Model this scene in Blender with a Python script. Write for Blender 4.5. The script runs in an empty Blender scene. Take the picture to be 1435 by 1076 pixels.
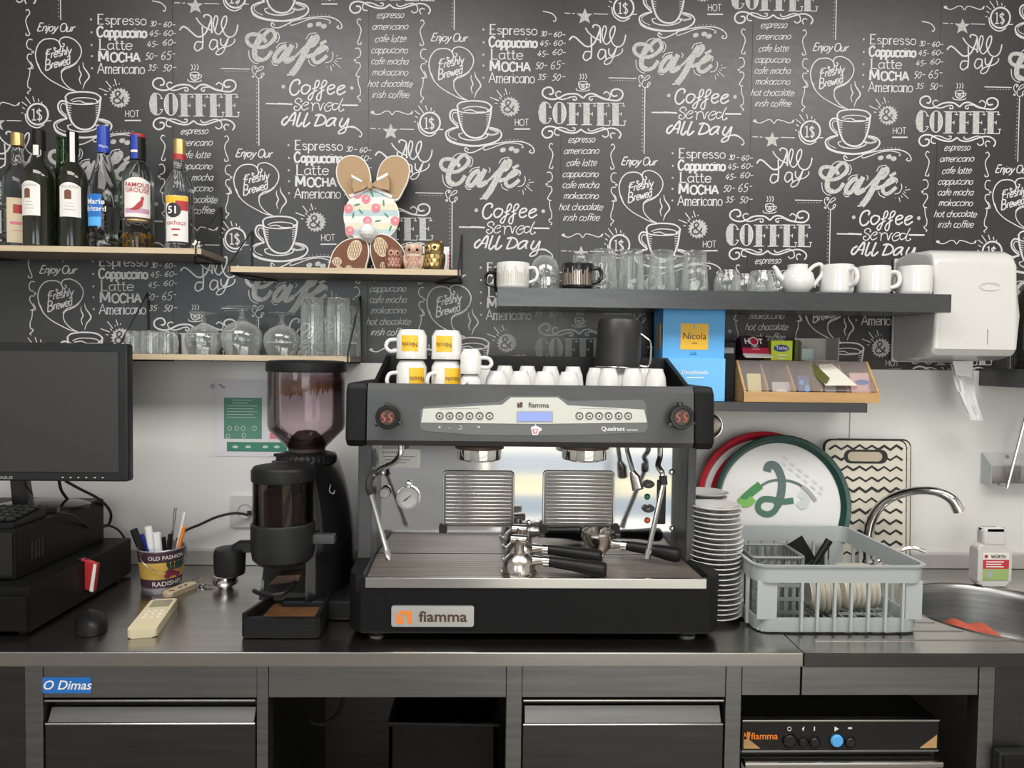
import bpy, bmesh, math, random
from mathutils import Vector, Matrix, Euler
random.seed(7)
R = math.radians
SC = bpy.context.scene
COL = SC.collection
# ------------------------------------------------------------------ camera
FPX = 1000.0                      # focal length in pixels of the 1435x1076 frame
ZC = 1.47                         # camera height (counter top is 0.90)
CM = Matrix.Rotation(R(-1.64), 3, 'Z') @ Matrix.Rotation(R(90 - 1.94), 3, 'X') @ Matrix.Rotation(R(0.725), 3, 'Z')
cam_d = bpy.data.cameras.new('camera'); cam_d.sensor_width = 36; cam_d.lens = 36 * FPX / 1435
cam_d.clip_start = 0.02
cam = bpy.data.objects.new('camera', cam_d); COL.objects.link(cam)
cam.matrix_world = Matrix.Translation((0, 0, ZC)) @ CM.to_4x4()
SC.camera = cam
# ------------------------------------------------------------------ world, view, lights
w = bpy.data.worlds.new('world'); SC.world = w; w.use_nodes = True
w.node_tree.nodes['Background'].inputs[0].default_value = (0.75, 0.85, 1.0, 1)
w.node_tree.nodes['Background'].inputs[1].default_value = 0.6
SC.view_settings.view_transform = 'Standard'; SC.view_settings.look = 'None'
SC.view_settings.gamma = 1; SC.view_settings.use_curve_mapping = False
SC.view_settings.exposure = 0.13
SC.cycles.max_bounces = 10; SC.cycles.transmission_bounces = 10; SC.cycles.transparent_max_bounces = 24
SC.cycles.caustics_reflective = False; SC.cycles.caustics_refractive = False
SC.cycles.use_denoising = True
def area(name, loc, rot, sx, sy, power, col=(1, 1, 1)):
    l = bpy.data.lights.new(name, 'AREA'); l.shape = 'RECTANGLE'; l.size = sx; l.size_y = sy
    l.energy = power; l.color = col
    o = bpy.data.objects.new(name, l); COL.objects.link(o); o.location = loc; o.rotation_euler = rot
    return o
# ceiling panels (the daylight comes through the lit shop front behind the camera, built with the room)
area('ceiling_panel_light_front', (-0.7, 0.35, 2.86), (0, 0, 0), 1.6, 0.9, 40, (1.0, 0.97, 0.93))
area('ceiling_panel_light_right', (1.3, 0.35, 2.86), (0, 0, 0), 1.6, 0.9, 40, (1.0, 0.97, 0.93))
# ------------------------------------------------------------------ pixel helpers
def ray(px, py):
    return CM @ Vector(((px - 717.5) / FPX, -(py - 538) / FPX, -1.0))
def P(px, py, Y):                 # point of the pixel's ray on the plane y = Y
    d = ray(px, py); t = Y / d.y
    return Vector((d.x * t, Y, ZC + d.z * t))
def U(px, py, z=0.90):            # point of the pixel's ray on the level z
    d = ray(px, py); t = (z - ZC) / d.z
    return Vector((d.x * t, d.y * t, z))
# ------------------------------------------------------------------ materials
MATS = {}
def M(name, col, rough=0.5, metal=0.0, **k):
    if name in MATS: return MATS[name]
    m = bpy.data.materials.new(name); m.use_nodes = True
    nt = m.node_tree; b = nt.nodes['Principled BSDF']
    b.inputs['Base Color'].default_value = (*col, 1)
    b.inputs['Roughness'].default_value = rough
    b.inputs['Metallic'].default_value = metal
    if 'trans' in k: b.inputs['Transmission Weight'].default_value = k['trans']
    if 'ior' in k: b.inputs['IOR'].default_value = k['ior']
    if 'spec' in k: b.inputs['Specular IOR Level'].default_value = k['spec']
    if 'coat' in k: b.inputs['Coat Weight'].default_value = k['coat']; b.inputs['Coat Roughness'].default_value = 0.08
    if 'sheen' in k: b.inputs['Sheen Weight'].default_value = k['sheen']
    if 'emit' in k:
        b.inputs['Emission Color'].default_value = (*col, 1); b.inputs['Emission Strength'].default_value = k['emit']
    if 'aniso' in k: b.inputs['Anisotropic'].default_value = k['aniso']
    nz = k.get('noise')           # (scale xyz, amount, roughness amount, bump)
    if nz:
        tc = nt.nodes.new('ShaderNodeTexCoord'); mp = nt.nodes.new('ShaderNodeMapping')
        mp.inputs['Scale'].default_value = nz[0]
        n = nt.nodes.new('ShaderNodeTexNoise'); n.inputs['Scale'].default_value = 1; n.inputs['Detail'].default_value = 4
        nt.links.new(tc.outputs['Object'], mp.inputs[0]); nt.links.new(mp.outputs[0], n.inputs['Vector'])
        ra = nt.nodes.new('ShaderNodeMapRange'); ra.inputs['From Min'].default_value = 0.3; ra.inputs['From Max'].default_value = 0.7
        nt.links.new(n.outputs['Fac'], ra.inputs['Value'])
        mx = nt.nodes.new('ShaderNodeMix'); mx.data_type = 'RGBA'
        c2 = k.get('col2', tuple(c * (1 - nz[1]) for c in col))
        mx.inputs['A'].default_value = (*c2, 1); mx.inputs['B'].default_value = (*col, 1)
        nt.links.new(ra.outputs[0], mx.inputs['Factor']); nt.links.new(mx.outputs['Result'], b.inputs['Base Color'])
        if nz[2]:
            r2 = nt.nodes.new('ShaderNodeMapRange')
            r2.inputs['To Min'].default_value = rough + nz[2]; r2.inputs['To Max'].default_value = max(0.02, rough - nz[2])
            nt.links.new(n.outputs['Fac'], r2.inputs['Value']); nt.links.new(r2.outputs[0], b.inputs['Roughness'])
        if len(nz) > 3 and nz[3]:
            bp = nt.nodes.new('ShaderNodeBump'); bp.inputs['Strength'].default_value = nz[3]; bp.inputs['Distance'].default_value = 0.002
            nt.links.new(n.outputs['Fac'], bp.inputs['Height']); nt.links.new(bp.outputs[0], b.inputs['Normal'])
    MATS[name] = m
    return m
def thin_glass(name, tint, refl=0.5, edge=0.35):
    m = bpy.data.materials.new(name); m.use_nodes = True; nt = m.node_tree
    for n in list(nt.nodes): nt.nodes.remove(n)
    out = nt.nodes.new('ShaderNodeOutputMaterial'); mx = nt.nodes.new('ShaderNodeMixShader')
    tr = nt.nodes.new('ShaderNodeBsdfTransparent'); tr.inputs[0].default_value = (*tint, 1)
    gl = nt.nodes.new('ShaderNodeBsdfGlossy'); gl.inputs['Roughness'].default_value = 0.04
    lw = nt.nodes.new('ShaderNodeLayerWeight'); lw.inputs[0].default_value = edge
    mul = nt.nodes.new('ShaderNodeMath'); mul.operation = 'MULTIPLY'; mul.inputs[1].default_value = refl
    nt.links.new(lw.outputs['Fresnel'], mul.inputs[0]); nt.links.new(mul.outputs[0], mx.inputs[0])
    nt.links.new(tr.outputs[0], mx.inputs[1]); nt.links.new(gl.outputs[0], mx.inputs[2]); nt.links.new(mx.outputs[0], out.inputs[0])
    MATS[name] = m
    return m
M('white_panel', (0.76, 0.755, 0.73), 0.35, noise=((1.2, 1, 2.2), 0.05, 0.05))
M('wallpaper', (0.027, 0.027, 0.029), 0.36, spec=0.68, noise=((60, 60, 60), 0.22, 0.05, 0.12))
M('chalk', (0.86, 0.86, 0.86), 0.7, noise=((420, 420, 420), 0.45, 0))
M('chalk_fill', (0.72, 0.72, 0.70), 0.7, noise=((300, 300, 520), 0.62, 0))
M('plaster', (0.74, 0.72, 0.69), 0.7, noise=((3, 3, 3), 0.06, 0))
M('floor_tile', (0.30, 0.27, 0.24), 0.45, noise=((8, 8, 8), 0.2, 0.05))
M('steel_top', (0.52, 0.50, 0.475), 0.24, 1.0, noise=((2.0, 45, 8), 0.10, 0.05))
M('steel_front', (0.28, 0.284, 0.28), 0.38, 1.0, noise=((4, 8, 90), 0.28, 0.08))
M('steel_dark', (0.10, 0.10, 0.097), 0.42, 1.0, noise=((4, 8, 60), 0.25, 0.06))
M('steel_mirror', (0.60, 0.62, 0.64), 0.075, 1.0, noise=((5, 5, 30), 0.10, 0.03))
M('chrome', (0.78, 0.77, 0.75), 0.09, 1.0)
M('chrome_worn', (0.62, 0.58, 0.53), 0.22, 1.0, noise=((60, 60, 60), 0.25, 0.08))
M('steel_wand', (0.55, 0.54, 0.52), 0.2, 1.0)
M('black_plastic', (0.010, 0.010, 0.011), 0.42, spec=0.24, noise=((90, 90, 90), 0.3, 0.05))
M('black_gloss', (0.010, 0.010, 0.011), 0.16)
M('black_satin', (0.018, 0.019, 0.020), 0.38, spec=0.28, noise=((25, 25, 25), 0.25, 0.06))
M('machine_grey', (0.060, 0.062, 0.066), 0.40, noise=((12, 12, 12), 0.2, 0.06))
M('machine_black', (0.007, 0.007, 0.008), 0.45, spec=0.16)
M('case_black', (0.006, 0.006, 0.006), 0.42, spec=0.16)
M('upstand', (0.52, 0.51, 0.49), 0.4, 0.45)
M('rubber', (0.015, 0.015, 0.015), 0.7)
M('dark_void', (0.012, 0.012, 0.011), 0.8)
M('shelf_black', (0.075, 0.078, 0.084), 0.27, 0.35, spec=0.6, noise=((6, 40, 40), 0.2, 0.05))
M('wood_edge', (0.62, 0.50, 0.34), 0.5, noise=((6, 30, 90), 0.18, 0))
M('wood_face', (0.23, 0.185, 0.145), 0.5, noise=((4, 60, 60), 0.35, 0))
M('bamboo', (0.55, 0.33, 0.14), 0.45, noise=((10, 60, 90), 0.22, 0))
M('dark_wood', (0.13, 0.085, 0.05), 0.55, noise=((10, 40, 40), 0.3, 0))
M('ceramic', (0.72, 0.715, 0.69), 0.10, coat=0.5)
M('ceramic_cream', (0.70, 0.66, 0.56), 0.25)
M('white_plastic', (0.62, 0.615, 0.59), 0.22, coat=0.3)
M('grey_plastic', (0.40, 0.43, 0.43), 0.42)
M('grey_plastic_dark', (0.19, 0.20, 0.20), 0.5)
M('white_paper', (0.80, 0.79, 0.78), 0.8)
M('tissue', (0.74, 0.74, 0.74), 0.95)
M('ink', (0.02, 0.02, 0.022), 0.6)
M('ink_grey', (0.35, 0.35, 0.36), 0.6)
M('ink_white', (0.85, 0.85, 0.85), 0.5)
M('gold', (0.72, 0.52, 0.22), 0.28, 0.9)
M('red', (0.42, 0.025, 0.03), 0.45)
M('yellow', (0.86, 0.50, 0.03), 0.4)
M('orange', (0.85, 0.24, 0.03), 0.4)
M('brown_ink', (0.075, 0.04, 0.022), 0.5)
M('blue_box', (0.10, 0.42, 0.83), 0.42)
M('blue_box_light', (0.16, 0.50, 0.88), 0.42)
M('blue', (0.02, 0.06, 0.42), 0.3)
M('blue_label', (0.02, 0.16, 0.52), 0.3)
M('green_dark', (0.012, 0.055, 0.045), 0.3)
M('green_mid', (0.10, 0.27, 0.19), 0.6)
M('green', (0.06, 0.25, 0.08), 0.4)
M('lime', (0.62, 0.74, 0.02), 0.45)
M('pink', (0.72, 0.22, 0.27), 0.7)
M('beige_plastic', (0.66, 0.58, 0.39), 0.45)
M('label_cream', (0.70, 0.58, 0.40), 0.6)
M('label_white', (0.80, 0.77, 0.73), 0.6)
M('burlap', (0.50, 0.34, 0.20), 0.9, noise=((500, 500, 500), 0.3, 0, 0.3))
M('brown_fabric', (0.20, 0.085, 0.05), 0.85, noise=((300, 300, 300), 0.2, 0))
M('coffee', (0.16, 0.065, 0.02), 0.7, noise=((300, 300, 300), 0.5, 0))
M('plum', (0.055, 0.022, 0.04), 0.45)
M('silver_badge', (0.60, 0.60, 0.58), 0.28, 0.6)
M('panel_white', (0.54, 0.55, 0.50), 0.4)
M('lcd', (0.20, 0.27, 0.62), 0.3, emit=0.12)
M('glass_clear', (0.93, 0.95, 0.95), 0.0, trans=1.0, ior=1.35)
M('glass_green', (0.05, 0.16, 0.04), 0.02, trans=1.0, ior=1.45)
M('glass_dark', (0.013, 0.015, 0.007), 0.06, coat=0.4)
M('glass_dark_top', (0.055, 0.05, 0.014), 0.08, coat=0.4)
M('whisky', (0.75, 0.40, 0.06), 0.0, trans=1.0, ior=1.34)
thin_glass('hopper_glass', (0.91, 0.855, 0.875), 0.8, 0.3)

thin_glass('clear_plastic', (0.88, 0.86, 0.85), 0.6, 0.3)
thin_glass('doser_glass', (0.55, 0.49, 0.51), 0.7, 0.3)
def ware_glass(name):
    m = thin_glass(name, (0.97, 0.98, 0.97), 1.0, 0.42); nt = m.node_tree
    mx = [n for n in nt.nodes if n.type == 'MIX_SHADER'][0]; gl = [n for n in nt.nodes if n.type == 'BSDF_GLOSSY'][0]
    df = nt.nodes.new('ShaderNodeBsdfDiffuse'); df.inputs[0].default_value = (0.82, 0.84, 0.83, 1)
    m2 = nt.nodes.new('ShaderNodeMixShader'); m2.inputs[0].default_value = 0.42
    lw = [n for n in nt.nodes if n.type == 'LAYER_WEIGHT'][0]; mu = [n for n in nt.nodes if n.type == 'MATH'][0]
    lw.inputs[0].default_value = 0.5
    pw = nt.nodes.new('ShaderNodeMath'); pw.operation = 'POWER'; pw.inputs[1].default_value = 1.6
    nt.links.new(lw.outputs['Facing'], pw.inputs[0]); mu.operation = 'MULTIPLY_ADD'; mu.inputs[1].default_value = 0.72; mu.inputs[2].default_value = 0.085
    nt.links.new(pw.outputs[0], mu.inputs[0])
    nt.links.new(gl.outputs[0], m2.inputs[1]); nt.links.new(df.outputs[0], m2.inputs[2]); nt.links.new(m2.outputs[0], mx.inputs[2])
ware_glass('glass')
def film_clear(name, fac):
    m = thin_glass(name, (0.95, 0.93, 0.92), 1.0, 0.3); nt = m.node_tree
    mx = [n for n in nt.nodes if n.type == 'MIX_SHADER'][0]
    for l in list(mx.inputs[0].links): nt.links.remove(l)
    mx.inputs[0].default_value = fac
    df = nt.nodes.new('ShaderNodeBsdfDiffuse'); df.inputs[0].default_value = (0.6, 0.56, 0.56, 1); nt.links.new(df.outputs[0], mx.inputs[2])
film_clear('lid_clear', 0.16)
def mat(x): return MATS[x] if isinstance(x, str) else x
# ------------------------------------------------------------------ objects
def tag(o, label=None, cat=None, group=None, kind=None):
    if label: o['label'] = label
    if cat: o['category'] = cat
    if group: o['group'] = group
    if kind: o['kind'] = kind
    return o
def thing(name, label, cat, loc=(0, 0, 0), rz=0, group=None):
    o = bpy.data.objects.new(name, None); COL.objects.link(o); o.empty_display_size = 0.05
    o.location = loc; o.rotation_euler = (0, 0, rz)
    return tag(o, label, cat, group)
WORLD = {}
def wthing(name, label, cat, loc, group=None):      # its parts are given in room coordinates
    o = thing(name, label, cat, loc, 0, group); WORLD[o.name] = Matrix.Translation(loc).inverted()
    return o
def link(name, me, m=None, parent=None, loc=None, rot=None, label=None):
    o = bpy.data.objects.new(name, me); COL.objects.link(o)
    if m is not None and not me.materials: me.materials.append(mat(m))
    if parent:
        o.parent = parent
        if parent.name in WORLD: o.matrix_parent_inverse = WORLD[parent.name]
    if loc is not None: o.location = loc
    if rot is not None: o.rotation_euler = rot
    if label: o['label'] = label
    return o
def mesh(vf, smooth=True, ang=35):
    me = bpy.data.meshes.new('m'); me.from_pydata([tuple(v) for v in vf[0]], [], vf[1]); me.validate()
    bm = bmesh.new(); bm.from_mesh(me); bmesh.ops.recalc_face_normals(bm, faces=bm.faces); bm.to_mesh(me); bm.free()
    if smooth:
        me.polygons.foreach_set('use_smooth', [True] * len(me.polygons)); me.set_sharp_from_angle(angle=R(ang))
    me.update()
    return me
def obj(name, vf, m, parent=None, loc=None, rot=None, smooth=True, label=None, ang=35):
    if isinstance(vf, list): vf = join(vf)
    me = mesh(vf, smooth, ang); me.name = name
    o = link(name, me, m, parent, loc, rot, label)
    if smooth and len(me.vertices) < 400 and len(me.polygons) > 8:
        wn_ = o.modifiers.new('weighted_normal', 'WEIGHTED_NORMAL'); wn_.keep_sharp = True; wn_.weight = 90
    return o
def join(parts):
    V, F = [], []
    for v, f in parts:
        k = len(V); V += [tuple(x) for x in v]; F += [tuple(i + k for i in q) for q in f]
    return V, F
def xf(vf, loc=(0, 0, 0), rot=(0, 0, 0), sc=(1, 1, 1)):
    m = Matrix.Translation(loc) @ Euler(rot).to_matrix().to_4x4() @ Matrix.Diagonal((*sc, 1))
    return [m @ Vector(v) for v in vf[0]], vf[1]
def box(x0, x1, y0, y1, z0, z1, r=0.0, seg=2):
    bm = bmesh.new(); bmesh.ops.create_cube(bm, size=1)
    for v in bm.verts:
        v.co = Vector(((x0 + x1) / 2 + v.co.x * (x1 - x0), (y0 + y1) / 2 + v.co.y * (y1 - y0), (z0 + z1) / 2 + v.co.z * (z1 - z0)))
    if r: bmesh.ops.bevel(bm, geom=bm.edges[:], offset=min(r, .49 * min(abs(x1 - x0), abs(y1 - y0), abs(z1 - z0))), segments=seg, affect='EDGES', profile=0.5)
    bm.verts.index_update()
    out = ([v.co.copy() for v in bm.verts], [tuple(v.index for v in f.verts) for f in bm.faces]); bm.free()
    return out
def lathe(prof, n=32, closed=False):
    V, F, rings = [], [], []
    for r, z in prof:
        if r < 1e-6: V.append((0, 0, z)); rings.append([len(V) - 1])
        else:
            k = len(V); V += [(r * math.cos(2 * math.pi * i / n), r * math.sin(2 * math.pi * i / n), z) for i in range(n)]
            rings.append(list(range(k, k + n)))
    if closed: rings.append(rings[0])
    for a, b in zip(rings, rings[1:]):
        for i in range(n):
            j = (i + 1) % n
            if len(a) == 1 and len(b) == 1: continue
            if len(a) == 1: F.append((a[0], b[i], b[j]))
            elif len(b) == 1: F.append((a[i], b[0], a[j]))
            else: F.append((a[i], b[i], b[j], a[j]))
    return V, F
def smooth_pts(pts, n=6, closed=False):
    pts = [Vector(p) for p in pts]
    if len(pts) < 3: return pts
    out = []; N = len(pts)
    g = (lambda i: pts[i % N]) if closed else (lambda i: pts[max(0, min(N - 1, i))])
    for i in range(N if closed else N - 1):
        a, b, c, d = g(i - 1), g(i), g(i + 1), g(i + 2)
        for k in range(n):
            t = k / n
            out.append(0.5 * ((2 * b) + (c - a) * t + (2 * a - 5 * b + 4 * c - d) * t * t + (3 * b - a - 3 * c + d) * t ** 3))
    if not closed: out.append(pts[-1])
    return out
def tube(pts, r, n=10, sm=0, closed=False):
    pts = [Vector(p) for p in pts]
    if sm: pts = smooth_pts(pts, sm, closed)
    N = len(pts); rr = r if isinstance(r, (list, tuple)) else [r] * N
    if len(rr) != N: rr = [rr[int(i * (len(rr) - 1) / (N - 1))] + (rr[min(len(rr) - 1, int(i * (len(rr) - 1) / (N - 1)) + 1)] - rr[int(i * (len(rr) - 1) / (N - 1))]) * ((i * (len(rr) - 1) / (N - 1)) % 1) for i in range(N)]
    V, F = [], []; up = None
    for i, p in enumerate(pts):
        t = (pts[(i + 1) % N] - pts[i - 1]) if closed else (pts[min(i + 1, N - 1)] - pts[max(i - 1, 0)])
        t.normalize()
        if up is None: up = t.orthogonal().normalized()
        up = (up - t * up.dot(t)).normalized(); s = t.cross(up)
        for k in range(n):
            a = 2 * math.pi * k / n; V.append(p + (up * math.cos(a) + s * math.sin(a)) * rr[i])
    for i in range(N if closed else N - 1):
        a = i * n; b = ((i + 1) % N) * n
        for k in range(n): F.append((a + k, a + (k + 1) % n, b + (k + 1) % n, b + k))
    if not closed: F += [tuple(range(n))[::-1], tuple((N - 1) * n + k for k in range(n))]
    return V, F
def prism(pts, d0, d1, plane='xz', r=0.0):
    """extrude a 2-D outline; plane names the outline's axes, d0..d1 runs along the third"""
    f = {'xz': lambda a, b, d: (a, d, b), 'xy': lambda a, b, d: (a, b, d), 'yz': lambda a, b, d: (d, a, b)}[plane]
    n = len(pts)
    V = [f(a, b, d0) for a, b in pts] + [f(a, b, d1) for a, b in pts]
    F = [tuple(range(n)), tuple(range(2 * n - 1, n - 1, -1))] + [(i, (i + 1) % n, n + (i + 1) % n, n + i) for i in range(n)]
    if r:
        bm = bmesh.new(); vs = [bm.verts.new(v) for v in V]
        fs = [bm.faces.new([vs[i] for i in q]) for q in F]
        ed = set(fs[0].edges) | set(fs[1].edges)
        bmesh.ops.bevel(bm, geom=list(ed), offset=r, segments=2, affect='EDGES', profile=0.5)
        bm.verts.index_update()
        V = [v.co.copy() for v in bm.verts]; F = [tuple(v.index for v in q.verts) for q in bm.faces]; bm.free()
    return V, F
def rrect(x0, x1, y0, y1, r, n=5):
    o = []
    for cx, cy, a0 in ((x1 - r, y1 - r, 0), (x0 + r, y1 - r, 90), (x0 + r, y0 + r, 180), (x1 - r, y0 + r, 270)):
        for k in range(n + 1):
            a = R(a0 + 90 * k / n); o.append((cx + r * math.cos(a), cy + r * math.sin(a)))
    return o
def ell(cx, cy, rx, ry, n=28, rot=0):
    c, s = math.cos(rot), math.sin(rot)
    return [(cx + rx * math.cos(t) * c - ry * math.sin(t) * s, cy + rx * math.cos(t) * s + ry * math.sin(t) * c) for t in (2 * math.pi * i / n for i in range(n))]
def wrapx(vf, rad, a0=-90):
    """bend geometry lying in the x-z plane (y = outward offset, negative = out) round a vertical cylinder"""
    out = []
    for v in vf[0]:
        v = Vector(v); a = R(a0) + v.x / rad; q = rad - v.y
        out.append((q * math.cos(a), q * math.sin(a), v.z))
    return out, vf[1]
def disc_on(rad_d, z0, rad, a0, n=20, rings=5, lift=.0006):
    V = [(0, -lift, z0)]; F = []
    for k in range(1, rings + 1):
        for i in range(n):
            t = 2 * math.pi * i / n; V.append((rad_d * k / rings * math.cos(t), -lift, z0 + rad_d * k / rings * math.sin(t)))
    for i in range(n): F.append((0, 1 + i, 1 + (i + 1) % n))
    for k in range(rings - 1):
        for i in range(n): F.append((1 + k * n + i, 1 + k * n + (i + 1) % n, 1 + (k + 1) * n + (i + 1) % n, 1 + (k + 1) * n + i))
    return wrapx((V, F), rad, a0)
def patch(w_, z0, z1, rad, a0=-90, n=10, top=None):
    """a printed label wrapped on a cylinder, with a little thickness"""
    V, F = [], []
    for i in range(n + 1):
        x = -w_ / 2 + w_ * i / n
        zt = z1 + (top(2 * x / w_) if top else 0)
        V += [(x, 0, z0), (x, 0, zt)]
    F = [(2 * i, 2 * i + 2, 2 * i + 3, 2 * i + 1) for i in range(n)]
    return wrapx((V, F), rad, a0)
_tc = {}
def textvf(s, size=1.0, bold=0.0, sx=1.0, align='CENTER', shear=0.0):
    """flat lettering in the x-z plane, baseline at z = 0"""
    key = (s, bold, align, shear)
    if key not in _tc:
        cu = bpy.data.curves.new('t', 'FONT'); cu.body = s; cu.align_x = align; cu.offset = bold; cu.shear = shear
        cu.resolution_u = 3
        o = bpy.data.objects.new('t', cu); COL.objects.link(o)
        bpy.context.view_layer.update()
        me = bpy.data.meshes.new_from_object(o.evaluated_get(bpy.context.evaluated_depsgraph_get()))
        _tc[key] = ([tuple(v.co) for v in me.vertices], [tuple(p.vertices) for p in me.polygons])
        bpy.data.objects.remove(o); bpy.data.curves.remove(cu); bpy.data.meshes.remove(me)
    v, f = _tc[key]
    return [(a * size * sx, 0, b * size) for a, b, c in v], f
def text(s, size, m, parent, loc, rot=(0, 0, 0), bold=0.0, sx=1.0, align='CENTER', shear=0.0, wrap=None, a0=-90, name='lettering'):
    vf = textvf(s, size, bold, sx, align, shear)
    if wrap: vf = wrapx(([(x, y, z + loc[2]) for x, y, z in vf[0]], vf[1]), wrap, a0); loc = (loc[0], loc[1], 0)
    return obj(name, vf, m, parent, loc, rot, smooth=False)
def ribbon(pts, wd, sm=5, taper=False, closed=False, y=0.0):
    """a brush stroke as a flat strip in the x-z plane"""
    p = [Vector((a, b)) for a, b in pts]
    if sm and len(p) > 2: p = [Vector((v.x, v.y)) for v in smooth_pts([(a.x, a.y, 0) for a in p], sm, closed)]
    if closed: p.append(p[0])
    N = len(p); V, F = [], []
    for i in range(N):
        t = p[min(i + 1, N - 1)] - p[max(i - 1, 0)]
        if closed and i in (0, N - 1): t = p[1] - p[N - 2]
        if t.length < 1e-9: t = Vector((1, 0))
        t.normalize(); q = Vector((-t.y, t.x)); u = i / (N - 1)
        h = wd / 2
        if isinstance(wd, (list, tuple)): h = 0
        if taper: h *= 0.25 + 0.75 * math.sin(math.pi * min(1, max(0, u * 0.9 + 0.05)))
        yy = y - 0.0003 * u
        V += [(p[i].x + q.x * h, yy, p[i].y + q.y * h), (p[i].x - q.x * h, yy, p[i].y - q.y * h)]
    F = [(2 * i, 2 * i + 1, 2 * i + 3, 2 * i + 2) for i in range(N - 1)]
    return V, F
def flat(pts, y=0.0):
    return [(a, y, b) for a, b in pts], [tuple(range(len(pts)))]
def copy_tree(o, parent=None, loc=None, rz=None):
    c = o.copy(); COL.objects.link(c); c.parent = parent
    if loc is not None: c.location = loc
    if rz is not None: c.rotation_euler.z = rz
    for ch in list(o.children): copy_tree(ch, c)
    return c
# ================================================================== the room
YW = 1.97                                   # back wall surface
ZT = 0.90                                   # counter top
YF = 1.372                                  # counter front edge
ZSPLIT = P(700, 511, YW).z
def struct(name, vf, m, parent=None, **k):
    o = obj(name, vf, m, parent, **k)
    if not parent: o['kind'] = 'structure'
    return o
struct('floor', box(-3.2, 3.2, -3.0, 2.2, -0.1, 0), 'floor_tile')
struct('ceiling', box(-3.2, 3.2, -3.2, 2.2, 2.9, 3.0), 'plaster')
struct('wall_left', box(-3.2, -3.1, -3.0, 2.1, 0, 2.9), 'plaster')
struct('wall_right', box(3.1, 3.2, -3.0, 2.1, 0, 2.9), 'plaster')
# wall behind the camera with the shop front and a window
wr = thing('wall_rear', None, None); del_keys = [k for k in wr.keys()]; wr['kind'] = 'structure'
for a in ((-3.1, -2.75, 0, 2.9), (-2.75, -1.45, 0, 1.1), (-2.75, -1.45, 2.4, 2.9), (-1.45, -0.55, 0, 2.9), (-0.55, 1.45, 2.5, 2.9), (1.45, 3.1, 0, 2.9)):
    obj('wall_section', box(a[0], a[1], -3.1, -3.0, a[2], a[3]), 'plaster', wr)
M('street_light', (0.9, 0.9, 0.9), 0.5)
wn = thing('window_1', None, None); wn['kind'] = 'structure'
rb = random.Random(3)
z = 0.2
bands = [(0.62, 0.68, 0.74), (0.98, 0.90, 0.66), (0.66, 0.74, 0.80), (0.95, 0.93, 0.86), (0.60, 0.68, 0.75), (0.98, 0.92, 0.70), (0.85, 0.9, 0.95), (0.98, 0.95, 0.85), (0.7, 0.78, 0.86)]
for k in range(9):
    obj('lit_pane', box(-0.53, 1.43, -3.04, -3.03, 0.2 + k * .25, 0.2 + (k + 1) * .25), M('street_band_%d' % k, bands[k], 0.5, emit=(5.0 if k % 2 else 3.6)), wn)
for x in (-0.53, 0.43, 1.43): obj('mullion', box(x - .02, x + .02, -3.02, -2.97, 0, 2.5), 'grey_plastic_dark', wn)
w2 = thing('window_2', None, None); w2['kind'] = 'structure'
obj('lit_pane', box(-2.75, -1.45, -3.06, -3.05, 1.1, 2.4), M('street_sky', (0.85, 0.92, 1.0), 0.5, emit=4.2), w2)
for x in (-2.73, -2.1, -1.47): obj('mullion', box(x - .02, x + .02, -3.02, -2.97, 1.1, 2.4), 'grey_plastic_dark', w2)
# back wall: wallpaper strips above, white boards below
wb = struct('wall_back', box(-3.1, 3.1, YW + 0.004, YW + 0.12, 0, 2.9), 'plaster')
SW = 0.5238                                  # wallpaper strip width
X0 = P(517, 60, YW).x                       # a visible strip joint
k0 = int((X0 + 3.05) / SW)
for k in range(-k0, 7):
    a, b = X0 + k * SW, X0 + (k + 1) * SW - 0.0008
    obj('wallpaper_strip', box(a, min(b, 3.09), YW, YW + 0.006, ZSPLIT, 2.895), 'wallpaper', wb, smooth=False)
xs = P(1190, 600, YW).x
for a, b in ((-3.09, xs - 2.502), (xs - 2.50, xs - 1.252), (xs - 1.25, xs - 0.0015), (xs + 0.0015, 3.09)):
    obj('wall_board', box(a, b, YW - 0.002, YW + 0.006, 0.0, ZSPLIT, 0.0006, 1), 'white_panel', wb, smooth=False)
# ================================================================== chalk print of the wallpaper
# strokes are noted in the pixels of enlargements of one motif each; zone = (x0, y0, scale)
Z = {'A': (600, 40, 14.35), 'B': (610, 200, 10.25), 'C': (660, 280, 13.05), 'D': (790, 0, 14.35), 'E': (750, 90, 10.25),
     'F': (1035, 20, 7.178), 'G': (660, 25, 10.25), 'H': (580, 100, 7.972), 'I': (480, 0, 3.986), 'J': (760, 0, 3.986)}
LX, LY = 1.0476, 0.643                       # pattern repeat on the wall (half-drop)
PRT, PRF = [], []                           # thin chalk lines / filled chalk areas
def zp(z, pts):
    x0, y0, s = Z[z]; o = []
    for a, b in pts:
        v = P(x0 + a / s, y0 + b / s, YW); o.append((v.x, v.z))
    return o
def nums(t): return [tuple(float(c) for c in q.split(',')) for q in t.split()]
def S(z, t, wd=1.3, sm=5, closed=False, taper=False, dst=None):
    (PRT if dst is None else dst).append(ribbon(zp(z, nums(t)), wd * YW / 1000, sm, taper, closed))
def PF(z, t, sm=0):
    p = zp(z, nums(t))
    if sm: p = [(v.x, v.y) for v in smooth_pts([(a, b, 0) for a, b in p], sm, True)]
    PRF.append(flat(p))
def dots(z, t, r):
    for a, b in zp(z, nums(t)): PRF.append(flat(ell(a, b, r * YW / 1000, r * YW / 1000, 8)))
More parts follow.
